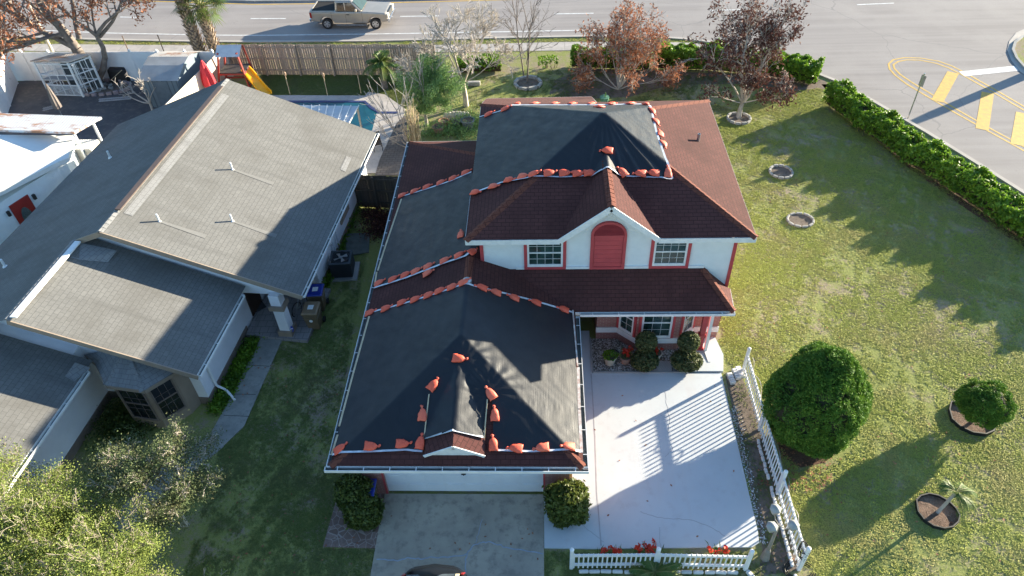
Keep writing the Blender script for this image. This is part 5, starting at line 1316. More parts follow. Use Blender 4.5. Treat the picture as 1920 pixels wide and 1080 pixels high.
# ================================================================ vehicles
def pickup():
    rl, rr_, fl = g(616, 54), g(706, 54), None
    d = rr_-rl; wb = np.linalg.norm(d); d /= wb; root = thing('pickup_truck', 'beige pickup truck with extended cab driving along the road', 'pickup truck', rl, None, math.atan2(d[1], d[0]))
    PT = plain('truck_beige', (.44, .39, .335), .30, (.38, .34, .29), 1, metal=.4); BLK = BLACK; CH = plain('chrome', (.75, .75, .76), .15, metal=1.0)
    k = wb/3.5; Wd = .98
    def prof(pts, y0, y1, mat, name, bev=.03, parent=root, inset=None):
        mb = MB().extr([(x*k, y0, z*k) for x, z in pts][::1], (0, y1-y0, 0)); return build(name, mb, mat, parent, local=True, bevel=bev, seg=2)
    # local y: near side is negative; the wheel line is at y = 0 -> body spans 0..2*Wd
    def arch(cx_): return [(cx_+.50*math.cos(a), .36+.50*math.sin(a)) for a in np.linspace(math.pi, 0, 9)]
    low = [(-1.12, .55), (-.52, .50)]+arch(0)[1:-1]+[(.52, .42), (2.98, .42)]+arch(3.5)[1:-1]+[(4.02, .48), (4.42, .55), (4.45, .95), (4.30, 1.12), (3.05, 1.20), (2.62, 1.22), (-1.12, 1.22)]
    body = prof(low, -.06, 2*Wd-.02, PT, 'body', .09)
    cab = MB(); zt_ = 1.90; b0 = [(.66, .02), (2.66, .02), (2.66, 1.86), (.66, 1.86)]; t0 = [(.74, .17), (1.95, .17), (1.95, 1.71), (.74, 1.71)]
    cab.add([(x*k, y, 1.2*k) for x, y in b0]+[(x*k, y, zt_*k) for x, y in t0], [(0, 3, 2, 1), (4, 5, 6, 7), (0, 1, 5, 4), (1, 2, 6, 5), (2, 3, 7, 6), (3, 0, 4, 7)])
    build('cab', cab, PT, root, local=True, bevel=.12, seg=3)
    gl = MB()
    def q(pts): gl.extr([(x*k, y, z*k) for x, y, z in pts], (0, -.015, 0))
    ys = lambda z: .02+.15*(z-1.2)/.7-.005
    q([(.84, ys(1.27), 1.27), (1.42, ys(1.27), 1.27), (1.38, ys(1.80), 1.80), (.90, ys(1.80), 1.80)]); q([(1.48, ys(1.27), 1.27), (2.42, ys(1.27), 1.27), (1.90, ys(1.80), 1.80), (1.46, ys(1.80), 1.80)])
    build('side_window', gl, GLASSD, root, local=True)
    gw = MB(); f = lambda t, y: ((2.67-.71*t)*k, y, (1.2+.7*t)*k); gw.add([f(.08, .14), f(.08, 1.74), f(.90, 1.64), f(.90, .24)], [(0, 1, 2, 3)]); gw.v = [(x+.012, y, z+.01) for x, y, z in gw.v]
    build('windshield', gw, plain('truck_glass', (.03, .065, .075), .5, spec=.15), root, local=True)
    bed = MB().box((-1.02*k, .10, 1.0*k), (.60*k, 1.78, 1.228*k)); build('bed_dark_fill', bed, DARK, root, local=True)  # solid near-black block stands in for the shaded hollow of the open bed
    mb = MB().box((-1.12*k, -.05, 1.221*k), (.64*k, .07, 1.27*k)).box((-1.12*k, 1.80, 1.221*k), (.64*k, 1.93, 1.27*k)).box((-1.13*k, .07, 1.0*k), (-1.03*k, 1.80, 1.268*k)); build('bed_rail', mb, PT, root, local=True, bevel=.015)
    for cx_ in (0, 3.5):
        for y in (-.07, 1.72):
            w_ = build('wheel', MB().tube([(cx_*k, y, .37*k), (cx_*k, y+.26, .37*k)], .385*k, 24), BLK, root, local=True, bevel=.02)
            yy = y-.008 if y < 0 else y+.262
            build('rim', MB().tube([(cx_*k, yy, .37*k), (cx_*k, yy+.006, .37*k)], .235*k, 20), METAL, w_, local=True)
            mb = MB()
            for j in range(5): a = j*2*math.pi/5+.3; mb.tube([((cx_+.16*math.cos(a))*k, yy-.004, (.37+.16*math.sin(a))*k), ((cx_+.16*math.cos(a))*k, yy-.002, (.37+.16*math.sin(a))*k)], .045, 6)
            build('rim_hole', mb, DARK, w_, local=True)
    build('bumper', MB().box((4.40*k, -.02, .45*k), (4.56*k, 1.9, .74*k)), CH, root, local=True, bevel=.04, seg=2); build('bumper', MB().box((-1.26*k, 0, .50*k), (-1.11*k, 1.88, .72*k)), CH, root, local=True, bevel=.03, seg=2)
    build('grille', MB().box((4.33*k, .42, .78*k), (4.47*k, 1.48, 1.10*k)), plain('grille_dark', (.06, .06, .06), .4), root, local=True)
    for y in (.0, 1.52): build('headlight', MB().box((4.25*k, y-.02, .80*k), (4.475*k, y+.38, 1.06*k)), plain('headlamp', (.75, .70, .60), .1), root, local=True, bevel=.02)
    build('tail_light', MB().box((-1.14*k, -.08, .80*k), (-1.0*k, .06, 1.18*k)), plain('tail_red', (.35, .02, .02), .2), root, local=True)
    build('mirror', MB().box((2.20*k, -.26, 1.28*k), (2.32*k, -.04, 1.46*k)), PT, root, local=True, bevel=.02)
    build('running_board', MB().box((.65*k, -.13, .30*k), (2.9*k, .0, .36*k)), CH, root, local=True)
    build('door_seam', MB().box((1.44*k, -.064, .48*k), (1.452*k, -.058, 1.21*k)).box((.42*k, -.064, .48*k), (.432*k, -.058, 1.21*k)).box((2.62*k, -.064, .5*k), (2.632*k, -.058, 1.21*k)), DARK, root, local=True)
    build('door_handle', MB().box((1.52*k, -.085, 1.02*k), (1.72*k, -.058, 1.07*k)), BLACK, root, local=True)
pickup()
# dark car at the lower edge: its rear window and roof end
def suv():
    a = g(745, 1066, 1.35); b = g(876, 1063, 1.35); ux = (b-a); W2 = np.linalg.norm(ux); ux /= W2; uy = np.array([ux[1], -ux[0], 0]); ax = (ux, uy, np.array([0, 0, 1.])); o = np.array([a[0], a[1], 0])
    root = thing('parked_car', 'black car parked nose out on the drive, only its rear showing', 'car', o); CP = plain('car_black', (.012, .013, .016), .18, metal=.2)
    Q = lambda x, y, z: tuple(o+ux*x*W2+uy*y+np.array([0, 0, z]))
    # body sections along y (away from the garage)
    secs = [(-.10, .12, .35, .75), (-.16, .06, .45, .98), (-.02, .02, .40, 1.12), (.12, .03, .40, 1.25), (.55, .07, .38, 1.58), (1.0, .09, .35, 1.68), (2.6, .09, .35, 1.70), (3.3, .06, .35, 1.25), (4.3, .03, .35, 1.05), (4.6, .08, .4, .7)]
    n = 16; vs = []; fs = []
    for (y, ins, zb_, zt_) in secs:
        for k in range(n):
            an = 2*math.pi*k/n; cx_ = math.copysign(abs(math.cos(an))**.35, math.cos(an)); cz = math.copysign(abs(math.sin(an))**.45, math.sin(an)); bow = -.14*(1-cx_*cx_) if y < .2 else 0
            vs.append(Q(.5+cx_*(.5-ins)*(1 if cz < .3 else .90), y+bow, (zb_+zt_)/2+cz*(zt_-zb_)/2))
    for i in range(len(secs)-1):
        for k in range(n): fs.append((i*n+k, (i+1)*n+k, (i+1)*n+(k+1) % n, i*n+(k+1) % n))
    fs += [tuple(range(n)), tuple((len(secs)-1)*n+k for k in range(n))[::-1]]
    build('body', MB().add(vs, fs), CP, root, smooth=True)
    build('rear_window', MB().extr([Q(.13, .17, 1.30), Q(.87, .17, 1.30), Q(.80, .62, 1.64), Q(.20, .62, 1.64)], (0, .0, .03)), glassmat('car_glass', (.05, .06, .07), .15), root, bevel=.01)
    for x in (.06, .90): build('tail_light', MB().extr([Q(x, -.02, .95), Q(x+.06, -.02, .95), Q(x+.05, .22, 1.34), Q(x+.01, .22, 1.34)], (0, 0, .05)), plain('lamp_red', (.5, .03, .02), .15), root, bevel=.01)
    build('side_panel', MB().extr([Q(.84, .2, 1.36), Q(.90, .2, 1.36), Q(.87, .7, 1.66), Q(.83, .7, 1.66)], (0, 0, .02)), plain('lamp_cream', (.7, .6, .4), .3), root)
    for x in (.03, .90):
        for y in (.75, 3.6): build('wheel', MB().tube([Q(x, y, .34), Q(x+.08, y, .34)], .34, 18), BLACK, root)
suv()

# ================================================================ white picket fences
def picket(name, label, pts, h, nper, base=None, gap=.0, postw=.105, group='white picket fences around the drive'):
    root = thing(name, label, 'fence', (*pts[0][:2], 0), group); pk = MB(); rl = MB()
    P_ = [np.array([p[0], p[1], 0.]) for p in pts]
    for i, p in enumerate(P_):
        ph = h+.14; mb = MB().box((p[0]-postw/2, p[1]-postw/2, 0), (p[0]+postw/2, p[1]+postw/2, ph)).lathe((p[0], p[1], ph), [(postw*.68, 0), (postw*.62, .02), (postw*.40, .05), (.005, .07)], 12)
        build('post', mb, VINYL, root, bevel=.012)
    for a, b in zip(P_[:-1], P_[1:]):
        L = np.linalg.norm(b-a); d = (b-a)/L; nn = np.array([d[1], -d[0], 0])
        for z in (.22, h-.20): rl.beam(a+d*postw/2+(0, 0, z), b-d*postw/2+(0, 0, z), .05, .10)
        n = nper if isinstance(nper, int) else int(L/nper)
        for k in range(n):
            c = a+d*(L*(k+.5)/n)+nn*.036; w_ = .042
            pk.extr([tuple(c+d*x+(0, 0, z)) for x, z in ((-w_/2, .10), (w_/2, .10), (w_/2, h-.03), (0, h), (-w_/2, h-.03))], nn*.02)
    build('rail', rl, VINYL, root); build('pickets', pk, VINYL, root); return root
f0 = g(1071, 1065); f1 = g(1228, 1064); f2 = g(1397, 1068)
picket('picket_fence', 'low white picket fence along the street end of the white drive', [f0, f1, f2], .95, 18)
r0_ = g(1393, 697); r3_ = g(1497, 1068); 
rp_ = [r0_, gX(1427, 778, (r0_[0]*.68+r3_[0]*.32)), None, r3_]
dv = (r3_-r0_); rp_ = [r0_, r0_+dv*.345, r0_+dv*.67, r3_]
picket('picket_fence', 'long white picket fence with cables between the drive and the lawn', rp_, 1.10, .155)
# cable draped along the right fence
mb = MB(); L_ = []
for t in np.linspace(.02, .98, 70):
    p = r0_+dv*t; L_.append(p+np.array([.09+.05*math.sin(t*40), 0, .85+.08*math.sin(t*47)+.1*math.sin(t*13)]))
tag(build('cable', mb.tube(L_, .012, 5), plain('cable_grey', (.28, .26, .24), .6)), 'grey cable draped in loops along the right picket fence', 'cable')
mb = MB()
for k in range(5):
    mb.tube([r3_+np.array([.1*math.cos(a)+rr.uniform(-.03, .03), .2*math.sin(a)+.15, .8+.22*math.sin(a*1+k)+rr.uniform(-.05, .05)]) for a in np.linspace(0, 6.3, 14)], .014, 5)
for k in range(3): mb.tube([r3_+np.array([(.34+.06*k)*math.cos(a), (.22+.05*k)*math.sin(a)-.05, .03+.01*k]) for a in np.linspace(.5, 6.0, 20)], .016, 5)
tag(build('cable', mb, BLACK), 'black cable coiled over the last post of the right picket fence', 'cable')
# garden lamp with three heads
lb = g(1434, 1046); lt = gY(1462, 985, lb[1]); lh = 2.05
root = thing('garden_lamp', 'weathered garden lamp post with three hexagonal lantern heads', 'lamp', lb); GP = plain('lamp_grey', (.27, .25, .22), .7, (.2, .185, .16), 6)
build('pole', MB().tube([lb, lb+(0, 0, .45), lb+(0, 0, .5), lb+(0, 0, lh-.12)], [.14, .085, .055, .035], 10), GP, root)
for a in (100, 215, 335):
    a = R(a); c = lb+np.array([.34*math.cos(a), .34*math.sin(a), lh]); 
    build('arm', MB().tube([lb+(0, 0, lh-.15), lb+np.array([.2*math.cos(a), .2*math.sin(a), lh-.22]), c-(0, 0, .12)], .018, 6), GP, root)
    l = build('lantern', MB().lathe(tuple(c), [(.07, -.12), (.15, .10), (.17, .12), (.10, .20), (.02, .24)], 6), plain('lantern_shell', (.36, .36, .35), .5, (.28, .28, .27), 8), root)
# scalloped edging blocks stacked
EDG = plain('white_painted_block', (.72, .71, .70), .8, (.58, .57, .56), 4)
for k, (xa_, ya_, xb_, yb_, lb_) in enumerate(((1366, 702, 1375, 722, 'leftmost of three, next to the slab'), (1376, 694, 1385, 713, 'middle of three'), (1382, 690, 1391, 710, 'rightmost of three, next to the fence post'))):
    a, b = g(xa_, ya_), g(xb_, yb_); root = tag(build('edging_block', (lambda m: [m.beam(a+(b-a)*((i+.0)/4)+(0, 0, .06), a+(b-a)*((i+.85)/4)+(0, 0, .06), .2, .12+.02*(i % 2)) for i in range(4)] and m)(MB()), EDG, bevel=.02, seg=2), 'white scalloped edging block lying in the grass, '+lb_, 'edging block', 'loose white edging blocks by the slab corner')
# edging along the fences
def edgerow(label, a, b, n, off):
    a = np.array(a)*(1, 1, 0)+off; b = np.array(b)*(1, 1, 0)+off; root = thing('edging_row', label, 'edging', a); rr2 = random.Random(8)
    for k in range(n):
        if rr2.random() < .12: continue
        p = a+(b-a)*(k/n); q = a+(b-a)*((k+.9)/n); build('stone', MB().beam(p+(rr2.uniform(-.02, .02), rr2.uniform(-.02, .02), .05), q+(0, 0, .05), .09, .11), EDG, root, bevel=.02)
edgerow('row of pale edging blocks at the foot of the front picket fence', f0+(.2, 0, 0), f2-(.2, 0, 0), 14, np.array([0, -.12, 0]))
edgerow('row of pale edging blocks at the foot of the right picket fence', r0_+dv*.4, r3_-(0, .4, 0), 22, np.array([-.16, 0, 0]))
tag(build('edging_block', MB().beam(g(1400, 1072)+(0, 0, .05), g(1412, 1085)+(0, 0, .05), .12, .12), EDG, bevel=.02), 'white edging block at the corner where the two picket fences nearly meet', 'edging block')
# stone rings in the lawn
ringedge('stone_ring', 'pale stone ring without a tree, farther of two on the open lawn', 1464, 324, .53, .55, 12, STONEW, .12, .12, 5, 'edging', SOIL)
ringedge('stone_ring', 'pale stone ring without a tree, nearer of two on the open lawn', 1500, 414, .56, .50, 11, STONEW, .10, .11, 6, 'edging', SOIL)
ringedge('stone_ring', 'ring of white stones round the trunk of the tree with dark brown leaves', 1385, 224, .60, .58, 12, STONEW, .16, .12, 7, 'edging', SOIL)
ringedge('stone_ring', 'ring of white blocks round the thin bare twin stemmed tree', 990, 158, .75, .75, 8, STONEW, .18, .18, 8, 'edging', SOIL)
def edgeband(label, pts, h, mat, fillm):
    root = thing('bed_edging', label, 'edging', pts[0]); P_ = pts+[pts[0]]; mb = MB(); strip(mb, P_, -.02, .02, 0, h); build('band', mb, mat, root)
    build('mulch', MB().poly([(p[0], p[1], .05) for p in pts]), fillm, root)
    return root
def ell(px_pts): return px(*px_pts)
e1 = ell([(1716, 941), (1724, 933), (1740, 929), (1758, 933), (1776, 943), (1790, 957), (1797, 970), (1794, 982), (1784, 991), (1768, 994), (1748, 989), (1730, 977), (1719, 962)][::-1])
edgeband('black plastic edging round the mulch bed of the small palm', e1, .14, BLACK, MULCH)
e2_ = ell([(1781, 758), (1790, 757), (1812, 762), (1845, 775), (1862, 788), (1866, 800), (1860, 812), (1846, 818), (1822, 815), (1800, 805), (1783, 790), (1778, 772)][::-1])
edgeband('black plastic edging round the mulch bed of the small round shrub', e2_, .16, BLACK, MULCH)
sheet('mulch_patch', px((1455, 800), (1490, 790), (1560, 800), (1575, 845), (1545, 868), (1495, 878), (1462, 850)), .004, SOILD)
sheet('bare_verge', px((1360, 705), (1388, 700), (1470, 900), (1500, 1070), (1420, 1080), (1430, 1030), (1405, 905)), .004, SOIL)

# ---- gravel bed, tiles, pots
def gravelmat():
    m_, t, p = nm('white_gravel'); o = coords(t); v = N(t, 'ShaderNodeTexVoronoi', Scale=18); t.links.new(o, v.inputs['Vector']); s = t.nodes.new('ShaderNodeSeparateColor'); t.links.new(v.outputs['Color'], s.inputs[0])
    c = mixc(t, ramp(t, s.outputs[0], .3, .7), (.30, .27, .24), (.62, .60, .58)); c = mixc(t, ramp(t, v.outputs['Distance'], .35, .7), c, (.10, .09, .07)); t.links.new(c, p.inputs['Base Color']); p.inputs['Roughness'].default_value = .9
    bump(t, p, v.outputs['Distance'], 1.0, -.03); return m_
gv = [(1.82, 17.55), (bw[0][0]+.0, 17.55), (5.25, 17.55), (5.25, yb), tuple(bw[3]), tuple(bw[2]), tuple(bw[1]), tuple(bw[0])]
gv = [(1.82, 17.5), (5.2, 17.5), (5.2, yb-.02), tuple(bw[4]), tuple(bw[3]), tuple(bw[2]), tuple(bw[1]), (1.82, yb)]
build('gravel_bed', MB().poly([(x, y, .035) for x, y in gv]), gravelmat(), kind='stuff', label='white gravel bed under the bay window', cat='gravel')
mb = MB().beam((1.80, 17.46, .06), (5.3, 17.46, .06), .06, .10); mb.beam((1.80, 17.5, .06), (1.80, yb, .06), .05, .1); tag(build('bed_kerb', mb, CONC), 'thin concrete kerb around the white gravel bed', 'kerb')
ts = px((1210, 680), (1260, 680), (1259, 700), (1209, 700)); tag(build('tile_step', MB().extr([tuple(p) for p in ts][::-1], (0, 0, .10)), shingle('small_tile', (.48, .43, .40), (.44, .39, .36), (.25, .22, .20), .06, .06, .006, .2, None, 1, 0)), 'pale tiled step between the two topiary shrubs', 'step')
def pot(xp, yp, r, h, mat, label, z=.04, dark=True):
    c = g(xp, yp, z); root = thing('plant_pot', label, 'plant pot', c, 'plant pots in the gravel bed')
    build('pot', MB().lathe(tuple(c), [(r*.66, 0), (r*.95, h*.85), (r*1.06, h*.86), (r*1.06, h), (r*.92, h), (r*.88, h*.86)], 20, True), mat, root)
    build('soil', MB().lathe((c[0], c[1], c[2]+h*.86), [(r*.9, 0), (r*.9, .02)], 16), SOIL, root); return c, root
CREAM = plain('cream_pot', (.52, .47, .38), .6, (.45, .41, .34), 5); TERR = plain('terracotta', (.36, .22, .17), .8, (.28, .17, .13), 5)
p1, pr1 = pot(1143, 681, .24, .42, CREAM, 'cream pot with green leaves, leftmost in the gravel bed'); p2, pr2 = pot(1172, 679, .22, .36, TERR, 'terracotta pot with red flowers beside the left topiary'); p3, pr3 = pot(1228, 673, .23, .38, CREAM, 'cream pot with red flowers under the bay window')
pot(1150, 672, .19, .30, BLACK, 'black nursery pot behind the leftmost cream pot')

# ---- rear garden clutter
for (x, y, r, h, m_, lb_) in ((878, 243, .36, .62, plain('pot_grey', (.14, .17, .18), .6), 'large grey green pot, nearest the red roof corner'), (857, 240, .24, .42, plain('pot_grey2', (.12, .15, .16), .6), 'smaller grey pot beside the large grey green pot'), (823, 250, .3, .45, TERR, 'terracotta pot lying among weeds, lower of two'), (833, 238, .28, .4, plain('terra2', (.42, .22, .14), .8), 'terracotta pot among weeds, upper of two')):
    pot(x, y, r, h, m_, lb_, 0.0)
mb = MB(); c = g(857, 222)
for k in range(7):
    a = k*.5; mb.lathe((c[0]-.6+.2*k, c[1]+.1*math.sin(a), .0), [(.28-.02*abs(k-3), 0), (.22-.02*abs(k-3), .25), (.05, .38)], 9)
tag(build('garden_shell', mb, plain('shell_white', (.62, .56, .50), .8, (.5, .44, .38), 6)), 'pale ribbed stone ornament lying in the rear garden', 'ornament')
c = g(1133, 192); root = thing('plant_pot', 'small green tub with a seedling behind the rear eave', 'plant pot', c); build('pot', MB().lathe(tuple(c), [(.2, 0), (.28, .35)], 8), plain('tub_green', (.12, .30, .20), .6), root); build('seedling', MB().tube([c, c+(0.05, 0, .6)], .03, 5), plain('seedling_green', (.10, .22, .04), .7), root)
# concrete block by the white tree
c = g(882, 160); tag(build('concrete_block', MB().box((c[0]-.7, c[1]-.12, 0), (c[0]+.6, c[1]+.12, .25)), STONEW, bevel=.02), 'pale concrete block border behind the white barked tree', 'block')

# ---- street sign and utility pole
sb = g(1702, 222); st_ = 2.3
sp = gY(1714, 198, sb[1]); root = thing('street_sign', 'tall rectangular road sign seen edge on beyond the hedge', 'sign', sb)
build('pole', MB().tube([sb, sb+(0, 0, 2.6)], .035, 8), METAL, root)
a = R(118); dx_ = np.array([math.cos(a), math.sin(a), 0]); c_ = sb+np.array([.0, -.04, 2.2]); build('sign_plate', MB().beam(c_-dx_*.14, c_+dx_*.14, .012, .6), plain('sign_back', (.34, .30, .27), .5, (.28, .25, .22), 5), root)
q0 = g(97, 88); q1 = gY(97, 88, q0[1])
pb_ = g(103, 106); root = thing('utility_pole', 'slim pale pole leaning left at the sidewalk behind the old tree', 'pole', pb_)
tp_ = gY(40, -20, pb_[1]); build('pole', MB().tube([pb_, tp_], [.11, .07], 10), plain('pole_pale', (.50, .44, .37), .8, (.4, .35, .3), 3), root)
# off-frame pole of guessed shape, added to cast the side road's long shadow

c = np.array([31.2, 41.9, 0]); root = thing('shadow_pole', 'stand-in grey pole just outside the right edge, added to shadow the yellow gore', 'pole', c)
build('shaft', MB().lathe(tuple(c), [(.42, 0), (.34, .4), (.30, 2.6), (.22, 3.0)], 14), CONC, root)
# ================================================================ vegetation
def cards(C_, size, seed=0, normal=None, flat=.0, asp=.55, szvar=.5):
    """leaf cards: rhombus quads around centres. normal: preferred normals (n,3)"""
    rg = np.random.default_rng(seed); n = len(C_)
    nr = rg.normal(size=(n, 3)); 
    if normal is not None: nr = nr*(1-flat)+normal*flat*2
    nr /= np.linalg.norm(nr, axis=1)[:, None]+1e-9
    t = np.cross(nr, rg.normal(size=(n, 3))); t /= np.linalg.norm(t, axis=1)[:, None]+1e-9; b = np.cross(nr, t)
    s = size*(1-szvar/2+szvar*rg.random((n, 1))); a = t*s; c = b*s*asp
    V = np.stack([C_-a, C_-c*.9+a*.1, C_+a, C_+c*.9+a*.1], 1).reshape(-1, 3)
    F = np.arange(4*n).reshape(n, 4); r_ = np.repeat(rg.random(n), 4)
    return V, F, r_
def leafobj(name, C_, size, mat, parent=None, seed=0, normal=None, flat=0., asp=.55, **kw):
    V, F, r_ = cards(np.asarray(C_, float), size, seed, normal, flat, asp); me = mesh_np(name, V, F, mat, rnd=r_); return link_np(name, me, parent, **kw)
def tubes_np(segs, n=5):
    """segs: list of (p0,p1,r0,r1)"""
    A = np.array([s[0] for s in segs], float); B_ = np.array([s[1] for s in segs], float); r0 = np.array([s[2] for s in segs]); r1 = np.array([s[3] for s in segs])
    d = B_-A; d /= np.linalg.norm(d, axis=1)[:, None]+1e-9; ref = np.where(np.abs(d[:, 2:3]) < .9, np.array([[0, 0, 1.]]), np.array([[1., 0, 0]])); s = np.cross(d, ref); s /= np.linalg.norm(s, axis=1)[:, None]; u = np.cross(s, d)
    an = np.arange(n)*2*math.pi/n; ring = s[:, None]*np.cos(an)[None, :, None]+u[:, None]*np.sin(an)[None, :, None]
    V = np.concatenate([A[:, None]+ring*r0[:, None, None], B_[:, None]+ring*r1[:, None, None]], 1).reshape(-1, 3)
    k = np.arange(n); base = np.arange(len(segs))[:, None]*2*n; F = np.stack([base+k, base+(k+1) % n, base+n+(k+1) % n, base+n+k], 2).reshape(-1, 4)
    return V, F
def grow(rg, p, d, L, r, lvl, segs, tips, cfg, depth=0):
    """recursive branching. cfg: kids, angle, shrink, curve, up"""
    n = cfg.get('sub', 3); q = p.copy(); 
    for i in range(n):
        d = d+rg.normal(size=3)*cfg['curve']+np.array([0, 0, cfg['up']]); d /= np.linalg.norm(d); q2 = q+d*L/n; ra = r*(1-.45*i/n); rb = r*(1-.45*(i+1)/n); segs.append((q.copy(), q2.copy(), ra, rb))
        if lvl > 0 and i > 0-(depth > 0):
            for _ in range(rg.integers(0, 2) if depth == 0 else rg.integers(0, 2)):
                kd = d+rg.normal(size=3)*cfg['angle']; kd /= np.linalg.norm(kd); grow(rg, q2, kd, L*cfg['shrink']*rg.uniform(.6, 1), rb*.6, lvl-1, segs, tips, cfg, depth+1)
        q = q2
    if lvl > 0:
        for _ in range(cfg['kids']):
            kd = d+rg.normal(size=3)*cfg['angle']; kd /= np.linalg.norm(kd); grow(rg, q, kd, L*cfg['shrink']*rg.uniform(.75, 1.1), r*.55, lvl-1, segs, tips, cfg, depth+1)
    tips.append((q, d, lvl))
BARKG = plain('bark_grey', (.23, .19, .165), .95, (.14, .115, .10), 4, .35, .65, .6, 25)
BARKW = plain('bark_pale', (.46, .41, .36), .9, (.33, .29, .25), 4, .35, .65, .4, 25)
BARKD = plain('bark_dark', (.12, .085, .065), .95, (.08, .06, .045), 4, .35, .65, .6, 25)
TWIG = plain('twig_pale', (.52, .45, .38), .9, (.38, .33, .28), 3)
def tree(name, label, base, limbs, cfg, seed, bark, cat='tree', leaf=None, lsize=.1, lper=6, lspread=.12, droop=0, group=None, trunk=None, tr=.12, asp=.45, leafname='crown', lmin=0, minr=.006):
    """limbs: list of (dir, length, radius, levels). trunk: list of points"""
    rg = np.random.default_rng(seed); segs = []; tips = []; b = np.array(base, float)
    top = b
    if trunk:
        pts = [b]+[b+np.array(t) for t in trunk]; n = len(pts)
        for i in range(n-1): segs.append((pts[i], pts[i+1], tr*(1-.35*i/(n-1)), tr*(1-.35*(i+1)/(n-1))))
        top = pts[-1]
    for lm_ in limbs:
        d, L, r, lv = lm_[:4]; st = top if len(lm_) < 5 else b+np.array(lm_[4]); d = np.array(d, float); d /= np.linalg.norm(d); grow(rg, st, d, L, r, lv, segs, tips, cfg)
    segs = [(a, c, max(minr, r0), max(minr*.6, r1)) for a, c, r0, r1 in segs]
    root = thing(name, label, cat, b, group); V, F = tubes_np(segs, 5 if len(segs) > 500 else 7); link_np('trunk' if cat == 'tree' else 'branches', mesh_np('trunk', V, F, bark, smooth=True), root)
    if leaf is not None:
        T = np.array([t[0] for t in tips if t[2] <= lmin]); k = lper
        C_ = np.repeat(T, k, 0)+rg.normal(size=(len(T)*k, 3))*lspread; C_[:, 2] -= droop*rg.random(len(C_)); C_[:, 2] = np.maximum(C_[:, 2], .05)
        leafobj(leafname, C_, lsize, leaf, root, seed, asp=asp)
    return root, segs, tips
def upv(base, xp, yp, dist=None, h=None):
    """direction from base towards the point seen at pixel (xp,yp) at the same depth"""
    q = gY(xp, yp, base[1]); return q-np.array(base)
DEADL = leafmat('dead_leaf_rust', (.30, .115, .06), (.46, .22, .13), (.20, .08, .05), .7, .25, 1.5, .2)
DEADD = leafmat('dead_leaf_dark', (.095, .038, .03), (.17, .08, .06), (.06, .03, .025), .7, .2, 1.5, .2)
LG = leafmat('leaf_hedge', (.10, .21, .014), (.22, .36, .03), (.06, .14, .014), .5, .35, 2.2)
LBOX = leafmat('leaf_box', (.065, .10, .02), (.12, .15, .03), (.035, .06, .012), .5, .25, 4)
LBRZ = leafmat('leaf_big_shrub', (.19, .25, .055), (.32, .37, .10), (.16, .19, .055), .7, .3, 2.5, .12)
LCY = leafmat('leaf_cypress', (.06, .15, .02), (.17, .28, .035), (.05, .12, .02), .65, .2, 1.2, .2)
LFE = leafmat('leaf_feather', (.20, .34, .10), (.32, .46, .17), (.12, .22, .08), .6, .35, 2)
LPALM = leafmat('leaf_palm', (.05, .12, .02), (.12, .19, .04), (.16, .15, .05), .5, .25, 1.5)
LMID = leafmat('leaf_mid_shrub', (.10, .14, .06), (.16, .20, .09), (.15, .13, .075), .7, .3, 3, .12)

# -- old tree with rusty leaves, top left
b = g(182, 160); tL = [upv(b, x, y) for x, y in ((168, 100), (140, 20), (250, 30), (60, 60), (200, -20), (290, 5))]
cfg = dict(kids=2, angle=.55, shrink=.66, curve=.13, up=.02, sub=4)
lim = [((-.35, -.1, 1), 3.6, .30, 4), ((.55, 0, .9), 3.2, .22, 4, (.35, 0, .5)), ((-.95, .1, .75), 3.8, .20, 4, (-.2, 0, 2.4)), ((-1, -.5, .25), 3.4, .13, 4, (-.4, 0, 3.2)), ((.3, .4, 1), 3.0, .16, 4, (.2, 0, 3.0)), ((-.7, .5, .9), 3.2, .14, 4, (-.4, 0, 3.0)), ((.9, .2, .5), 2.6, .12, 3, (1.5, 0, 3.1)), ((-.9, -.8, .1), 3.0, .1, 4, (-.6, 0, 3.4))]
tree('old_tree', 'big old tree with twisted grey trunk and rusty dead leaves in the left court', b, lim, cfg, 11, BARKG, leaf=DEADL, lsize=.115, lper=5, lspread=.16, droop=.25, trunk=[(.0, 0, .6), (-.1, 0, 1.4), (-.25, 0, 2.4)], tr=.48, lmin=0)
# painted animal face plaque / yellow band on the trunk
mb = MB().tube([b+(-.1, 0, 1.05), b+(-.12, 0, 1.25)], [.46, .44], 16, False); tag(build('trunk_band', mb, plain('band_yellow', (.55, .40, .04), .7, (.35, .25, .05), 4)), 'yellow band painted around the trunk of the old tree', 'band')
mb = MB().tube([b+(-.12, -.42, 1.5), b+(-.12, -.52, 1.55)], [.26, .18], 12); tag(build('face_ornament', mb, plain('ornament_grey', (.22, .21, .20), .8, (.12, .10, .10), 6)), 'grey carved face ornament hanging on the old tree trunk', 'ornament')
# -- pale bare twiggy tree (behind pool garden)
b = g(874, 199); cfg = dict(kids=3, angle=.48, shrink=.68, curve=.12, up=.035, sub=3)
tree('bare_tree', 'bare pale barked tree with dense white twigs behind the rear garden', b, [((-.15, 0, 1), 1.9, .09, 4), ((.45, .1, .8), 1.8, .07, 4), ((-.5, .3, .8), 1.7, .06, 4), ((.3, -.4, .9), 1.6, .05, 4), ((-.9, -.2, .45), 1.6, .04, 4), ((.9, 0, .4), 1.6, .04, 4)], cfg, 5, TWIG, trunk=[(0, 0, .6), (-.05, 0, 1.4)], tr=.17, leaf=DEADL, lsize=.05, lper=0, minr=.016)
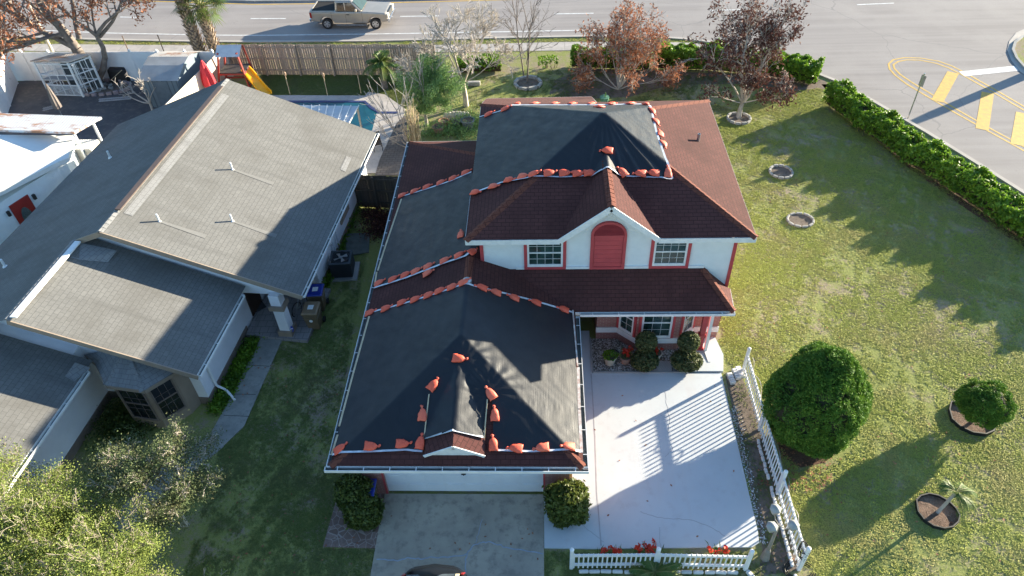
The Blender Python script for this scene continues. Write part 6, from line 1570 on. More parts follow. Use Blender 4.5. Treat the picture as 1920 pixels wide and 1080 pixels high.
# -- slim bare trees
b = g(988, 156); cfg = dict(kids=2, angle=.4, shrink=.55, curve=.05, up=.05, sub=5)
tree('thin_tree', 'thin grey bare sapling standing in the ring of white blocks', b, [((.0, 0, 1), 3.4, .055, 3), ((.1, 0, 1), 1.6, .03, 3, (0, 0, 1.2)), ((-.5, 0, .8), 1.4, .02, 2, (0, 0, 1.6)), ((.6, 0, .7), 1.4, .02, 2, (0, 0, 2.0)), ((.4, .3, .7), 1.3, .02, 2, (0, 0, 2.6))], cfg, 3, BARKG, minr=.009, group='thin bare saplings')
tree('thin_tree', 'thin grey bare sapling just left of the ring of white blocks', g(982, 143), [((.0, 0, 1), 3.5, .05, 3), ((-.5, 0, .8), 1.3, .02, 3, (0, 0, 1.6)), ((.5, 0, .8), 1.4, .02, 2, (0, 0, 2.2)), ((-.4, .3, .8), 1.4, .02, 2, (0, 0, 2.8))], cfg, 8, BARKG, minr=.009, group='thin bare saplings')
# -- rusty leaved multi stem tree
b = g(1160, 168); cfg = dict(kids=2, angle=.42, shrink=.66, curve=.09, up=.05, sub=4)
lim = [((x, y, z), L*.84, r, 4) for x, y, z, L, r in ((-.05, 0, 1, 2.9, .08), (.25, .1, 1, 2.7, .07), (-.35, .1, 1, 2.5, .06), (.7, 0, .8, 2.3, .05), (-.7, 0, .7, 2.2, .05), (.2, -.7, .6, 1.6, .04), (1, -.2, .35, 1.9, .04), (-1, -.2, .35, 1.7, .04), (-.2, .6, .8, 2.2, .05), (.5, .6, .8, 2.2, .05))]
tree('rusty_tree', 'wide multi stemmed tree full of rusty brown dead leaves behind the roof', b, lim, cfg, 21, BARKW, leaf=DEADL, lsize=.09, lper=3, lspread=.11, droop=.3, minr=.013)
# -- dark dead leaved tree
b = g(1385, 221); lim = [((-.3, .1, 1), 2.3, .09, 4), ((.15, .2, .9), 2.3, .09, 4), ((-.6, 0, .8), 2.0, .06, 4), ((.6, .1, .75), 2.0, .06, 4), ((-.1, .3, 1), 2.4, .06, 4), ((-.2, -.6, .6), 1.3, .05, 4), ((.2, .5, .9), 2.1, .06, 4), ((.9, -.4, .3), 1.3, .04, 4), ((-.9, -.2, .3), 1.3, .04, 3)]
tree('dark_leaf_tree', 'tree with pale trunk and hanging dark brown dead leaves by the hedge corner', b, lim, cfg, 33, BARKW, leaf=DEADD, lsize=.105, lper=3, lspread=.13, droop=.3, trunk=[(0, 0, .5), (.05, 0, .9)], tr=.16, minr=.012)
# -- pale branching shrub in front of the feathery tree
b = g(768, 278); cfg2 = dict(kids=2, angle=.32, shrink=.7, curve=.07, up=.05, sub=4)
lim = [((-.6, 0, 1), 1.9, .04, 2), ((-.35, .2, 1), 2.1, .04, 2), ((-.1, .2, 1), 2.0, .04, 2), ((.15, .1, 1), 1.7, .035, 2), ((-.85, .1, .7), 1.7, .035, 2), ((-.9, -.4, .6), 1.4, .03, 2)]
tree('pale_shrub', 'bare shrub of long pale arching stems beside the pool deck', b, lim, cfg2, 9, TWIG, cat='shrub', minr=.012)
rg = np.random.default_rng(77); segs = []
for k in range(46):
    a = rg.uniform(0, 6.28); r_ = rg.uniform(0, .38); p = g(780, 278)+np.array([r_*math.cos(a), r_*math.sin(a), 0]); segs.append((p, p+np.array([rg.normal()*.22, rg.normal()*.2, rg.uniform(1.4, 2.7)]), .028, .014))
V, F = tubes_np(segs, 5); root = thing('bamboo_clump', 'clump of straw coloured dead canes at the red roof corner', 'plant', g(780, 278)); link_np('canes', mesh_np('canes', V, F, plain('cane_straw', (.58, .47, .30), .8, (.42, .33, .2), 4), smooth=True), root)
# -- feathery green tree
def crown_pts(rg, n, c, rad, lumps, lr, shell=.55):
    """points in clumps spread through an ellipsoid"""
    L_ = rg.normal(size=(lumps, 3)); L_ /= np.linalg.norm(L_, axis=1)[:, None]; L_ *= (shell+(1-shell)*rg.random((lumps, 1)))
    idx = rg.integers(0, lumps, n); q = rg.normal(size=(n, 3)); q /= np.linalg.norm(q, axis=1)[:, None]; q *= rg.random((n, 1))**.4*lr*(.6+.8*rg.random(lumps)[idx][:, None])
    P_ = np.array(c)+L_[idx]*np.array(rad)+q; nr = L_[idx]+q/lr*.6; return P_, nr/np.linalg.norm(nr, axis=1)[:, None]
b = g(800, 235); rg = np.random.default_rng(4)
root, sg_, tp_ = tree('feathery_tree', 'bright green feathery tree between the palm and the roof corner', b, [((-.3, .1, 1), 1.6, .06, 3), ((.3, .2, 1), 1.7, .06, 3), ((.1, -.3, 1), 1.5, .05, 3), ((.7, .2, .6), 1.5, .04, 3)], cfg2, 14, BARKW, trunk=[(0, 0, .7)], tr=.12)
Pp, nr = crown_pts(rg, 24000, b+np.array([.35, .3, 2.2]), (1.75, 1.3, 1.5), 80, .42, .3); leafobj('crown', Pp, .07, LFE, root, 3, nr, .2, .28)
# -- pygmy date palm (fronds from a centre)
def frond(rg, c, az, L, el, droop, wl, segs_, Lc, width=.05, n=26):
    """returns leaf cards points: rachis curve with leaflets both sides"""
    d = np.array([math.cos(az), math.sin(az), 0]); pts = []; 
    for i in range(n+1):
        t = i/n; r_ = L*t*math.cos(el)*(1-.12*t); z = L*t*math.sin(el)-droop*L*t*t; pts.append(c+d*r_+np.array([0, 0, z]))
    for i in range(n): segs_.append((pts[i], pts[i+1], .018*(1-i/n)+.005, .018*(1-(i+1)/n)+.005))
    s = np.array([-d[1], d[0], 0]); out = []
    for i in range(2, n+1):
        t = i/n; tl = (pts[i]-pts[i-1]); tl /= np.linalg.norm(tl)
        for sg in (-1, 1):
            ll = wl*math.sin(math.pi*min(1, t*.92+.08))**.6*rg.uniform(.85, 1.1); tip = pts[i]+(s*sg*.8+tl*.65+np.array([0, 0, -.25-.2*rg.random()]))*ll; w_ = tl*width*.5
            out.append((pts[i]-w_, pts[i]+w_, tip+w_*.2, tip-w_*.2))
    return out
def palm(name, label, base, h, tr, nf, L, wl, leaf, seed, elr=(.1, 1.2), droop=.55, width=.05, group=None, skirt=0, lean=(0, 0), bark=None, boots=False, cat='palm'):
    rg = np.random.default_rng(seed); b = np.array(base, float); root = thing(name, label, cat, b, group); top = b+np.array([lean[0], lean[1], h]); segs_ = []; q = []
    n = 14; tk = MB(); pts = [b+(top-b)*i/n for i in range(n+1)]; tk.tube(pts, [tr*(1.25-.3*i/n if i < 3 else 1+.06*(i % 2)) for i in range(n+1)], 12); tr_o = build('trunk', tk, bark or BARKG, root)
    if boots:
        mb = MB(); m_ = int(h/.13)
        for i in range(m_):
            for k in range(7):
                a = k*2*math.pi/7+i*.45+rg.normal()*.08; c = b+(top-b)*((i+.5)/m_); o = np.array([math.cos(a), math.sin(a), 0]); s_ = np.array([-o[1], o[0], 0]); p = c+o*tr*.95
                w_ = .05; tip = p+o*rg.uniform(.10, .22)+np.array([0, 0, rg.uniform(.12, .26)])
                mb.add([p-s_*w_-(0, 0, .06), p+s_*w_-(0, 0, .06), tip+s_*w_*.5, tip-s_*w_*.5, p+(0, 0, .02)], [(0, 1, 2, 3), (0, 3, 4), (1, 4, 2), (3, 2, 4)])
        build('leaf_boots', mb, plain('boot_tan', (.40, .31, .23), .9, (.20, .145, .10), 7), root)
    for k in range(nf):
        az = k*2.39996+rg.normal()*.1; el = elr[0]+(elr[1]-elr[0])*rg.random(); q += frond(rg, top, az, L*rg.uniform(.8, 1.1), el, droop*rg.uniform(.7, 1.2), wl, segs_, None, width)
    V = np.array(q).reshape(-1, 3); F = np.arange(len(V)).reshape(-1, 4); cr_ = link_np('crown', mesh_np('crown', V, F, leaf, rnd=np.repeat(rg.random(len(F)), 4)), root)
    V, F = tubes_np(segs_, 4); link_np('frond_stems', mesh_np('frond_stems', V, F, plain('frond_stem', (.16, .17, .05), .6), smooth=True), root)
    return root
palm('date_palm', 'bushy green palm standing in front of the board fence', g(722, 165), 1.5, .16, 34, 1.5, .38, LPALM, 2, (-.1, 1.35), .6, .05)
palm('date_palm', 'small sparse palm in a mulch bed on the near right lawn', g(1757, 962), 1.05, .05, 11, 1.0, .22, LPALM, 6, (.0, 1.3), .7, .024, lean=(.18, .05), bark=BARKW)
palm('cycad', 'low green cycad leaning over the front picket fence', g(1225, 1084), .35, .12, 16, 1.0, .22, LPALM, 9, (.0, .9), .4, .05, cat='plant')
# fan palms with big boots
def fanpalm(base, h, tr, label, seed, lean=(0, 0)):
    root = palm('cabbage_palm', label, base, h, tr, 0, 1, .1, LPALM, seed, boots=True, lean=lean, group='tall palms behind the white fence') if False else None
    rg = np.random.default_rng(seed); b = np.array(base, float); root = thing('cabbage_palm', label, 'palm', b, 'tall palms behind the white fence'); top = b+np.array([lean[0], lean[1], h])
    n = 16; pts = [b+(top-b)*i/n for i in range(n+1)]; build('trunk', MB().tube(pts, [tr*(.95+.08*(i % 2)) for i in range(n+1)], 12), BARKG, root)
    mb = MB(); m_ = int(h/.14)
    for i in range(m_):
        for k in range(8):
            a = k*2*math.pi/8+i*.39+rg.normal()*.06; c = b+(top-b)*((i+.5)/m_); o = np.array([math.cos(a), math.sin(a), 0]); s_ = np.array([-o[1], o[0], 0]); p = c+o*tr*.95; w_ = .06
            w_ = .085; tip = p+o*rg.uniform(.12, .26)+np.array([0, 0, rg.uniform(.14, .30)]); mb.add([p-s_*w_-(0, 0, .08), p+s_*w_-(0, 0, .08), tip+s_*w_*.5, tip-s_*w_*.5, p+(0, 0, .03)], [(0, 1, 2, 3), (0, 3, 4), (1, 4, 2), (3, 2, 4)])
    build('leaf_boots', mb, plain('boot_pale', (.50, .40, .32), .9, (.22, .16, .11), 6), root)
    q = []; rn = []; segs_ = []
    for k in range(34):
        az = k*2.39996; el = rg.uniform(-.7, 1.2); d = np.array([math.cos(az)*math.cos(el), math.sin(az)*math.cos(el), math.sin(el)]); L_ = rg.uniform(.8, 1.2); hub = top+d*L_; segs_.append((top, hub, .03, .018)); s_ = np.array([-math.sin(az), math.cos(az), 0]); up_ = np.cross(s_, d)*-1; rv = rg.random()
        for j in range(22):
            a = (j/21-.5)*4.2; dd = d*math.cos(a)+s_*math.sin(a); ll = rg.uniform(.65, .95)*(1-.25*abs(j/21-.5)); mid = hub+dd*ll*.6; tip = hub+dd*ll+np.array([0, 0, -.28*ll]); w_ = np.cross(dd, up_); w_ = w_/np.linalg.norm(w_)*.03
            q += [hub, mid-w_, tip, mid+w_]; rn += [rv]*4
    V = np.array(q); F = np.arange(len(V)).reshape(-1, 4); link_np('crown', mesh_np('crown', V, F, LPALM, rnd=np.array(rn)), root); V, F = tubes_np(segs_, 5); link_np('frond_stems', mesh_np('frond_stems', V, F, plain('stem_green', (.2, .22, .06), .6)), root)
b1 = g(385, 122); fanpalm(b1, 7.0, .27, 'tall cabbage palm with pale criss cross trunk, left of the pair', 5, (-.25, 0))
b2 = g(412, 120); fanpalm(b2, 3.75, .25, 'cabbage palm with hanging green fronds, right of the pair', 6, (-.05, 0))

# -- dense clipped shrubs: displaced core + leaf cards on the surface
def dense(name, label, base, c, rad, leafn, lsize, leaf, seed, cat='shrub', group=None, shape=None, asp=.55, lumps=0, lr=.1, trunk=None, core=.86, rough=.09, flat=.3):
    rg = np.random.default_rng(seed); root = thing(name, label, cat, base, group); c = np.array(c, float); rad = np.array(rad, float)
    ph = rg.random(12)*6.28
    def fr_(d): return 1+rough*(np.sin(d[:, 0]*5+ph[0]+2*d[:, 2])+np.sin(d[:, 1]*6+ph[1])+np.sin(d[:, 2]*7+ph[2]+d[:, 0]*3))/1.5
    sh = shape or (lambda d: np.ones(len(d)))
    u_, v_ = 26, 16; vs = []; fs = []
    D = np.array([(math.sin(math.pi*j/v_)*math.cos(2*math.pi*i/u_), math.sin(math.pi*j/v_)*math.sin(2*math.pi*i/u_), math.cos(math.pi*j/v_)) for j in range(v_+1) for i in range(u_)])
    Vv = c+D*rad*(fr_(D)*sh(D))[:, None]*core
    for j in range(v_):
        for i in range(u_): fs.append((j*u_+i, j*u_+(i+1) % u_, (j+1)*u_+(i+1) % u_, (j+1)*u_+i))
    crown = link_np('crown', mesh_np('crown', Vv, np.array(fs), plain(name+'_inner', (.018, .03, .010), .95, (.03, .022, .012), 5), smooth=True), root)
    if lumps:
        n = leafn; Ld = rg.normal(size=(lumps, 3)); Ld /= np.linalg.norm(Ld, axis=1)[:, None]; Lc = c+Ld*rad*(fr_(Ld)*sh(Ld))[:, None]*.94; ls = lr*(.6+.8*rg.random(lumps)); idx = rg.integers(0, lumps, n)
        q = rg.normal(size=(n, 3)); q /= np.linalg.norm(q, axis=1)[:, None]; ctr = c*np.array([1, 1, 0])+np.array([0, 0, 1.])*Lc[idx][:, 2:3]; out = Lc[idx]-c; out /= np.linalg.norm(out, axis=1)[:, None]
        q = q+out*.7+np.array([0, 0, .45]); q /= np.linalg.norm(q, axis=1)[:, None]; P_ = Lc[idx]+q*ls[idx][:, None]*(.75+.3*rg.random((n, 1)))*np.array([1, 1, 1.25]); nrm = q
    else:
        d = rg.normal(size=(leafn, 3)); d /= np.linalg.norm(d, axis=1)[:, None]; P_ = c+d*rad*(fr_(d)*sh(d)*(.82+.22*rg.random(leafn)+.12*(rg.random(leafn) > .95)))[:, None]; nrm = d
    P_[:, 2] = np.maximum(P_[:, 2], .03)
    V, F, r_ = cards(P_, lsize, seed, nrm, flat, asp); o = link_np('foliage', mesh_np('foliage', V, F, leaf, rnd=r_), crown)
    o.location = (0, 0, 0)
    if trunk: build('trunk', MB().tube([np.array(base), np.array([c[0], c[1], c[2]])], trunk, 8), BARKD, root)
    return root
b = g(1503, 822); topz = gY(1565, 634, b[1]+.1)[2]
print('cypress', b, topz, gY(1440, 740, b[1])[0], gY(1632, 740, b[1])[0])
H_ = 4.3; dense('cypress', 'large dense dark green egg shaped cypress on the lawn beside the picket fence', b, (b[0]+.02, b[1], H_*.50), (1.36, 1.36, H_*.52), 90000, .05, LCY, 3, 'tree', shape=lambda d: (1.05-.16*np.clip(d[:, 2], 0, 1)**1.5-.20*np.clip(d[:, 2]*1.2, 0, 1)*(1-np.clip(d[:, 2], 0, 1)**4)*.6-.02*np.clip(-d[:, 2], 0, 1)), lumps=1000, lr=.17, asp=.35, core=.87, rough=.065, trunk=.12, flat=.1)
b = g(1818, 795); dense('round_conifer', 'small round conifer in a black edged mulch bed on the right lawn', b, (b[0]+.05, b[1], 1.12), (.72, .72, .66), 26000, .042, LCY, 7, 'shrub', lumps=230, lr=.14, asp=.35, core=.86, rough=.08, trunk=.06, flat=.1)
b = g(678, 955); b[0] += .02
dense('box_bush', 'dark green rounded bush left of the garage door, upper lobe', (b[0]-.12, 12.1, 0), (b[0]-.12, 11.95, .80), (.60, .52, .72), 5200, .065, LBOX, 12, 'shrub', 'green bushes beside the garage')
dense('box_bush', 'dark green rounded bush left of the garage door, lower lobe nearer the camera', (b[0]+.12, 11.55, 0), (b[0]+.22, 11.5, .6), (.58, .5, .62), 4200, .065, LBOX, 13, 'shrub', 'green bushes beside the garage')
b = g(1062, 975); dense('box_bush', 'sunlit yellow green bush right of the garage door', b, (b[0], b[1]+.15, .72), (.66, .62, .74), 6500, .065, leafmat('leaf_box_gold', (.09, .125, .02), (.17, .19, .04), (.055, .075, .015), .5, .3, 4), 15, 'shrub', 'green bushes beside the garage')
# topiary: two tiers each
TOP_ = leafmat('leaf_topiary', (.075, .10, .035), (.14, .15, .055), (.04, .06, .02), .6, .25, 4)
for k, (x, y, lb_) in enumerate(((1207, 692, 'two tier clipped topiary shrub at the left of the tiled step'), (1285, 692, 'two tier clipped topiary shrub at the right of the tiled step'))):
    b = g(x, y); root = thing('topiary', lb_, 'shrub', b, 'two tier topiary shrubs'); rg = np.random.default_rng(40+k)
    build('stem', MB().tube([b, b+(0, .2, .6), b+(.02, .28, 1.15)], .035, 7), BARKW, root)
    for (dx_, dy_, z, rx, rz__, n) in ((.0, .05, .42, .56 if k else .5, .34, 2600), (.02, .30, 1.15, .38, .42, 2600)):
        c = b+np.array([dx_, dy_, z]); d = rg.normal(size=(n, 3)); d /= np.linalg.norm(d, axis=1)[:, None]; P_ = c+d*np.array([rx, rx*.85, rz__])*(.8+.25*rg.random((n, 1))); P_[:, 2] = np.maximum(P_[:, 2], .05)
        leafobj('crown', P_, .055, TOP_, root, k, d, .35)
# hedge segments
def hedge(label, pts, w_, h, seed, dens=330, thin=0, cat='hedge'):
    P_ = px(*pts); rg = np.random.default_rng(seed); root = thing('hedge', label, cat, P_[0], 'clipped green hedges along the road'); L = 0; segs = []
    for a, b in zip(P_[:-1], P_[1:]): l = np.linalg.norm(b-a); segs.append((a, b, l)); L += l
    C_ = []; Nn = []
    for a, b, l in segs:
        n = int(dens*l*(w_+2*h)); t = rg.random(n)*1.04-.02; d = (b-a)/l; s = np.array([-d[1], d[0], 0]); an = rg.uniform(-.25, math.pi+.25, n)
        hh = h*(1+.10*np.sin(t*l*1.3+seed)+.07*np.sin(t*l*4.1)+.05*np.sin(t*l*9)); ww = w_/2*(1+.12*np.sin(t*l*2.1+1+seed))
        ca = np.sign(np.cos(an))*np.abs(np.cos(an))**.5; sa = np.sign(np.sin(an))*np.abs(np.sin(an))**.6; k_ = .80+.26*rg.random(n)
        lump = 1+.07*np.sin(t*l*7+an*4)+.05*np.sin(t*l*15+an*7)
        p = a+(b-a)*t[:, None]+s*(ca*ww*k_*lump)[:, None]; p[:, 2] = np.maximum(.06, hh*(.5+.5*sa*k_*lump)); keep = rg.random(n) > thin*(1-np.clip(p[:, 2]/h, 0, 1)*.4); C_.append(p[keep]); Nn.append((s*ca[:, None]+np.array([0, 0, 1.])*np.clip(sa, -.2, 1)[:, None])[keep])
    C_ = np.concatenate(C_); Nn = np.concatenate(Nn)
    mb = MB()
    for a, b, l in segs: mb.beam(a+(0, 0, h*.42), b+(0, 0, h*.42), w_*.55, h*.62)
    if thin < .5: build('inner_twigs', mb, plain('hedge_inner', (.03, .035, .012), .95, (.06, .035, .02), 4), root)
    sg2 = []
    for k in range(int(L*9)):
        a, b, l = segs[rg.integers(0, len(segs))]; q = a+(b-a)*rg.random(); q = q+rg.normal(size=3)*np.array([.15, .15, 0])*w_; q[2] = 0; sg2.append((q, q+np.array([rg.normal()*.15, rg.normal()*.15, h*rg.uniform(.5, .95)]), .018, .008))
    V, F = tubes_np(sg2, 4); link_np('stems', mesh_np('stems', V, F, BARKD), root); leafobj('foliage', C_, .082, LG, root, seed, Nn, .3, .6)
hedge('long bright green hedge running diagonally along the side road', [(1558, 196), (1640, 255), (1720, 312), (1800, 363), (1925, 446), (2080, 560)], 1.25, 1.25, 1, 420)
hedge('bright green hedge beside the sidewalk under the dark leaved tree', [(1224, 128), (1330, 130), (1430, 140), (1530, 158)], 1.25, 1.45, 2, 400)
hedge('short green hedge under the rusty leaved tree by the sidewalk', [(1072, 125), (1140, 128), (1215, 130)], 1.0, 1.25, 3, 340, .15)
hedge('sparse brownish hedge patch behind the bare pale tree', [(860, 133), (940, 132)], 1.2, .9, 4, 170, .45)
hedge('sparse low weeds and shrub by the thin saplings', [(1010, 128), (1045, 127)], .8, .7, 5, 130, .55)

# -- mid shrub near the neighbour bay
cfgs = dict(kids=2, angle=.5, shrink=.62, curve=.13, up=.03, sub=3)
b = g(352, 985); rg = np.random.default_rng(66)
dirs = [((math.cos(a)*s_, math.sin(a)*s_, z_), L*1.1, .045, 5) for a, s_, z_, L in ((2.2, .3, 1, 1.25), (.3, .3, 1, 1.3), (4.2, .4, .9, 1.1), (1.2, .6, .9, 1.2), (3.1, .8, .6, 1.2), (5.4, .8, .6, 1.1), (0, .9, .6, 1.0), (2.6, .9, .5, 1.3))]
root, s_, t_ = tree('leafy_shrub', 'scraggly olive shrub with white bare twigs in front of the neighbour bay window', b, dirs, cfgs, 17, TWIG, cat='shrub', leaf=LMID, lsize=.034, lper=8, lspread=.16, minr=.010, leafname='foliage', lmin=1, trunk=[(0, .1, 1.1)], tr=.06)
# -- big foreground shrub bottom left
b = g(150, 1110); b = np.array([-11.3, 8.6, 0]); c0 = g(150, 1010, 2.4); 
print('big shrub', b, c0)
root = thing('large_shrub', 'large pale green shrub with masses of bare white twigs in the near left corner', 'shrub', (c0[0], c0[1], 0)); rg = np.random.default_rng(90)
segs = []; tips = []
for (x, y, n_) in ((40, 1015, 8), (120, 1000, 8), (185, 1040, 7), (240, 1090, 6), (-10, 970, 7), (100, 1085, 8), (-10, 1060, 6), (170, 1100, 7)):
    c = g(x, y, 2.3)
    for k in range(n_):
        d = np.array([rg.normal()*.55, rg.normal()*.55, 1.0]); d /= np.linalg.norm(d); grow(rg, np.array([c[0]+rg.normal()*.5, c[1]+rg.normal()*.4, 1.5]), d, rg.uniform(1.05, 1.45), .028, 4, segs, tips, cfgs)
segs = [(a, c, max(.0085, r0), max(.006, r1)) for a, c, r0, r1 in segs]; V, F = tubes_np(segs, 4); link_np('branches', mesh_np('branches', V, F, plain('twig_tan', (.42, .36, .27), .9, (.30, .25, .19), 3), smooth=True), root)
T = np.array([t[0] for t in tips if t[2] <= 1]); print('tips', len(T), len(segs)); C_ = np.repeat(T, 14, 0)+rg.normal(size=(len(T)*14, 3))*.15; C_[:, 2] = np.clip(C_[:, 2]-.12, .1, 4.6); leafobj('foliage', C_, .029, LBRZ, root, 5, np.tile([[0, 0, 1.]], (len(C_), 1)), .3, .5)
# base ground cover under it
# -- small bare shrub by the shed
tree('bare_shrub', 'bare brown cut back shrub in front of the grey shed', g(287, 208), [((-.9, 0, .8), 1.0, .06, 3), ((-.4, .2, 1), 1.1, .05, 3), ((.1, 0, 1), .9, .04, 3), ((-1, -.3, .5), 1.1, .05, 3), ((.3, .4, .9), .9, .04, 2)], dict(kids=2, angle=.5, shrink=.6, curve=.15, up=.02, sub=3), 19, BARKW, cat='shrub', minr=.018, trunk=[(0, 0, .5)], tr=.1)
# -- flowers
FL = leafmat('petal_red', (.60, .03, .02), (.75, .09, .04), None, .5, .3); GL = leafmat('blade_green', (.06, .13, .02), (.12, .2, .04), None, .5, .3)
def flowers(label, c, w_, n, h, seed, parent=None, nb=40):
    rg = np.random.default_rng(seed); root = thing('red_flowers', label, 'flowers', c, 'red flowers by the fence and in pots'); q = []; segs_ = []; P_ = []
    for k in range(nb):
        p = np.array(c)+np.array([rg.normal()*w_*.5, rg.normal()*.09, 0]); a = rg.uniform(0, 6.28); tip = p+np.array([math.cos(a)*.25, math.sin(a)*.25, rg.uniform(.15, .45)*h*1.6]); s = np.array([-math.sin(a), math.cos(a), 0])*.016; m_ = (p+tip)/2+np.array([0, 0, .06]); q += [p, m_-s, tip, m_+s]
    for k in range(n):
        p = np.array(c)+np.array([rg.normal()*w_*.45, rg.normal()*.08, 0]); t_ = p+np.array([rg.normal()*.06, rg.normal()*.05, h*rg.uniform(.7, 1.05)]); segs_.append((p, t_, .008, .006))
        for j in range(7): a = j*.9; P_.append(t_+np.array([math.cos(a)*.045, math.sin(a)*.045, rg.normal()*.02]))
    V = np.array(q); link_np('leaves', mesh_np('leaves', V, np.arange(len(V)).reshape(-1, 4), GL, rnd=np.repeat(rg.random(nb), 4)), root); V, F = tubes_np(segs_, 4); link_np('stems', mesh_np('stems', V, F, GL), root); leafobj('petals', P_, .055, FL, root, seed, asp=.7)
flowers('red lily flowers behind the front picket fence, leftmost clump', g(1140, 1048), .5, 12, .6, 1); flowers('red lily flowers behind the front picket fence, middle clump next to the centre post', g(1212, 1044), .5, 15, .65, 2); flowers('red lily flowers behind the front picket fence, rightmost clump', g(1345, 1046), .35, 9, .5, 3)
flowers('red geranium flowers in the terracotta pot', p2+(0.03, 0, .32), .22, 13, .32, 4, nb=25); flowers('red flowers in the cream pot under the bay window', p3+(0, 0, .33), .12, 8, .12, 5, nb=14)
rg = np.random.default_rng(8); d = rg.normal(size=(260, 3)); d /= np.linalg.norm(d, axis=1)[:, None]; tl = thing('potted_plant', 'green leafy plant growing in the leftmost cream pot', 'plant', p1+(0, 0, .4)); leafobj('leaves', p1+(0, 0, .44)+d*np.array([.26, .24, .1]), .06, LG, tl, 2)
# -- weeds along walls
def weeds(label, pts, n, h, seed, spread=.25, mat=None):
    rg = np.random.default_rng(seed); P_ = px(*pts); A = np.array([p for p in P_]); i = rg.integers(0, len(A)-1, n); t = rg.random((n, 1)); c = A[i]*(1-t)+A[i+1]*t+rg.normal(size=(n, 3))*spread; c[:, 2] = np.abs(rg.normal(size=n))*h*.5+.03
    leafobj('weeds', c, .055, mat or LG, None, seed, label=label, cat='weeds', kind='stuff')
weeds('green weeds along the base of the neighbour side wall', [(672, 385), (640, 460), (622, 520), (600, 545)], 2600, .3, 1, .12)
weeds('low leafy ground cover between the neighbour wall and the walk', [(475, 640), (440, 710), (405, 770)], 5000, .2, 2, .16)
weeds('dark ground cover in the bed below the neighbour bay window', [(210, 800), (260, 770), (230, 840)], 5000, .3, 3, .45, LBOX)
weeds('weedy plants around the pots in the rear garden', [(800, 250), (850, 250), (885, 225), (870, 262)], 3600, .5, 4, .35, LFE)
weeds('dry brown climbing weeds in the shaded side yard', [(690, 400), (730, 420), (700, 440)], 3000, .25, 5, .35, DEADD)

# ================================================================ grass tufts
def lawn(name, label, poly, n, seed, size=.06, mat=None, excl=(), thr=-.1):
    rg = np.random.default_rng(seed); Pq = np.array([p[:2] for p in poly]); lo, hi = Pq.min(0), Pq.max(0); q = lo+(hi-lo)*rg.random((n, 2))
    def inside(q, Pq):
        c = np.zeros(len(q), bool); j = len(Pq)-1
        for i in range(len(Pq)):
            xi, yi = Pq[i]; xj, yj = Pq[j]; m_ = ((yi > q[:, 1]) != (yj > q[:, 1])) & (q[:, 0] < (xj-xi)*(q[:, 1]-yi)/(yj-yi+1e-12)+xi); c ^= m_; j = i
        return c
    keep = inside(q, Pq)
    for e in excl: keep &= ~inside(q, np.array([p[:2] for p in e]))
    q = q[keep]; x, y = q[:, 0], q[:, 1]
    dens = .5*np.sin(x*.9+1.3*np.sin(y*.7))+.5*np.sin(y*1.1+1.7*np.sin(x*.8+.5))+.5*np.sin(x*2.7+y*1.9+2*np.sin(y*1.7))+.6*np.sin(x*5.1-y*3.7+2*np.sin(x*2.9))+.5*np.sin(x*9.3+y*7.7+2*np.sin(y*6))
    q = q[dens*.8+rg.normal(size=len(q))*.75 > thr+.1]; n = len(q); m_ = 4; a = rg.uniform(0, 6.28, (n, m_)); l = size*(.5+rg.random((n, m_))); hgt = size*(.15+.38*rg.random((n, m_)))
    B_ = np.zeros((n, m_, 3)); B_[..., :2] = q[:, None]+rg.normal(size=(n, m_, 2))*size*.45; B_[..., 2] = .002; T = B_.copy(); T[..., 0] += np.cos(a)*l; T[..., 1] += np.sin(a)*l; T[..., 2] += hgt
    s = np.stack([-np.sin(a), np.cos(a), 0*a], -1)*size*.16; M_ = (B_+T)/2; M_[..., 2] += size*.14
    V = np.stack([B_, M_-s, T, M_+s], 2).reshape(-1, 3); F = np.arange(len(V)).reshape(-1, 4); r_ = np.repeat(np.clip(np.repeat(rg.random(n), m_)*.7+.3*rg.random(n*m_), 0, 1), 4)
    link_np(name, mesh_np(name, V, F, mat, rnd=r_), None, label, 'grass', None, 'stuff')
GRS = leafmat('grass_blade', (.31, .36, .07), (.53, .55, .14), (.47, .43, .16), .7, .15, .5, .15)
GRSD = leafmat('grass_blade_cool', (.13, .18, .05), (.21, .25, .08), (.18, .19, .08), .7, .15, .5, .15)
bedex = [e1, e2_, px((1462, 800), (1500, 790), (1590, 800), (1600, 845), (1560, 872), (1500, 880), (1470, 850))]
lawn('grass', 'sunlit yellow green lawn right of the house', [(6.95, 19.3), (6.75, 28.5)]+px((1200, 192), (1330, 190), (1540, 165), (1700, 300), (1925, 440), (2000, 700), (2000, 1100), (1530, 1100), (1410, 700), (1375, 695), (1345, 640)), 250000, 1, .062, GRS, bedex, -.15)
lawn('grass', 'grass on the far side behind the red roof', px((850, 240), (880, 150), (1000, 130), (1540, 150), (1345, 220), (1100, 200), (920, 190)), 26000, 2, .085, GRSD, (), .35)
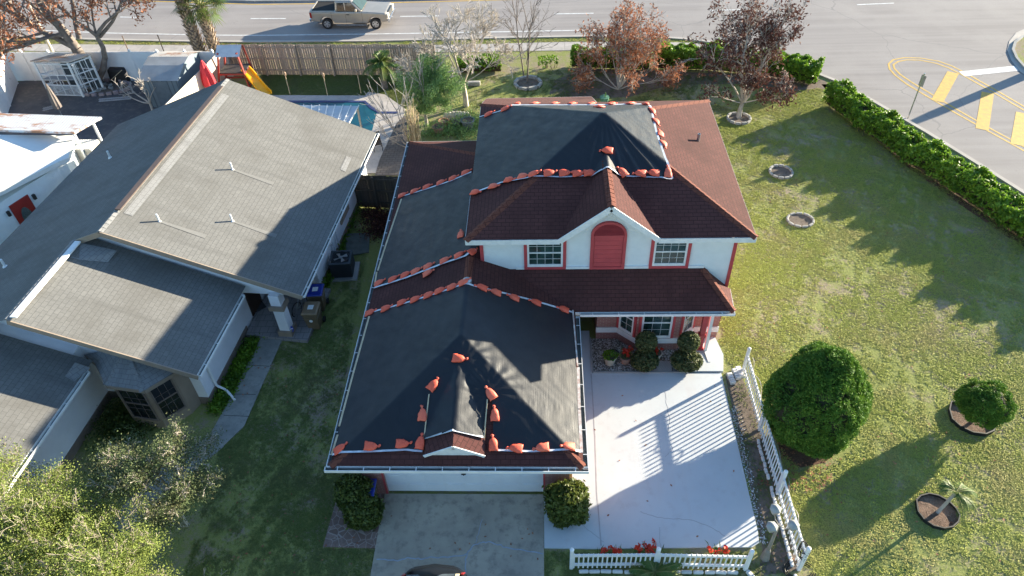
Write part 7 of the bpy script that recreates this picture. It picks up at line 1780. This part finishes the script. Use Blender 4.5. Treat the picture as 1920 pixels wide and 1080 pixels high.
lawn('grass', 'shaded green lawn between the two houses', px((700, 400), (650, 400), (620, 560), (531, 640), (410, 850), (340, 1100), (700, 1100), (709, 1030), (604, 1028), (640, 915), (630, 800)), 70000, 3, .06, GRSD, (), -.2)
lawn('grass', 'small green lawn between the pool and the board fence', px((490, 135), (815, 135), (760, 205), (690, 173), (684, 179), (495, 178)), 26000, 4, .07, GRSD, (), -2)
lawn('grass', 'narrow grass verge between the road and the sidewalk', px((-100, 66), (200, 75), (480, 79), (700, 77), (960, 71), (1225, 69.5), (1290, 74), (1320, 80), (1225, 78), (1060, 78.5), (840, 84), (480, 85.5), (200, 83.5), (0, 81.5), (-100, 78)), 26000, 5, .085, GRS, (), -.4)
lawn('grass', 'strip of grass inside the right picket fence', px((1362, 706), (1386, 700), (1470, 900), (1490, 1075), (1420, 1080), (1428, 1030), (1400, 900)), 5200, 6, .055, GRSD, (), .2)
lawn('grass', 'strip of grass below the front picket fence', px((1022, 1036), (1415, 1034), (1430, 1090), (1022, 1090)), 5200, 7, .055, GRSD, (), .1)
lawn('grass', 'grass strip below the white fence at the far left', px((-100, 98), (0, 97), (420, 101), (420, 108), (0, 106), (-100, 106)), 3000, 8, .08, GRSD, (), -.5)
# fallen leaves
rg = np.random.default_rng(12); q = []
for (x0, y0, x1, y1, n) in ((430, 600, 690, 1075, 90), (1420, 820, 1560, 920, 260), (1440, 300, 1900, 1060, 140), (900, 120, 1540, 185, 260), (1110, 705, 1400, 1020, 14), (720, 940, 1015, 1050, 14)):
    for k in range(n): q.append(g(rg.uniform(x0, x1), rg.uniform(y0, y1), .062))
leafobj('fallen_leaves', np.array(q), .045, DEADL, None, 3, np.tile([[0, 0, 1.]], (len(q), 1)), .9, .6, label='scattered fallen leaves on lawn and paving', cat='leaves', kind='stuff')
# white gravel spill along the slab
q = []
for k in range(420): t = rg.random(); p = g(1375+t*55+rg.normal()*5, 760+t*260, .02); q.append(p)
leafobj('gravel_spill', np.array(q), .022, plain('spill_white', (.7, .7, .7), .8), None, 4, np.tile([[0, 0, 1.]], (len(q), 1)), .7, .9, label='white pebbles spilled along the edge of the drive', cat='pebbles', kind='stuff')
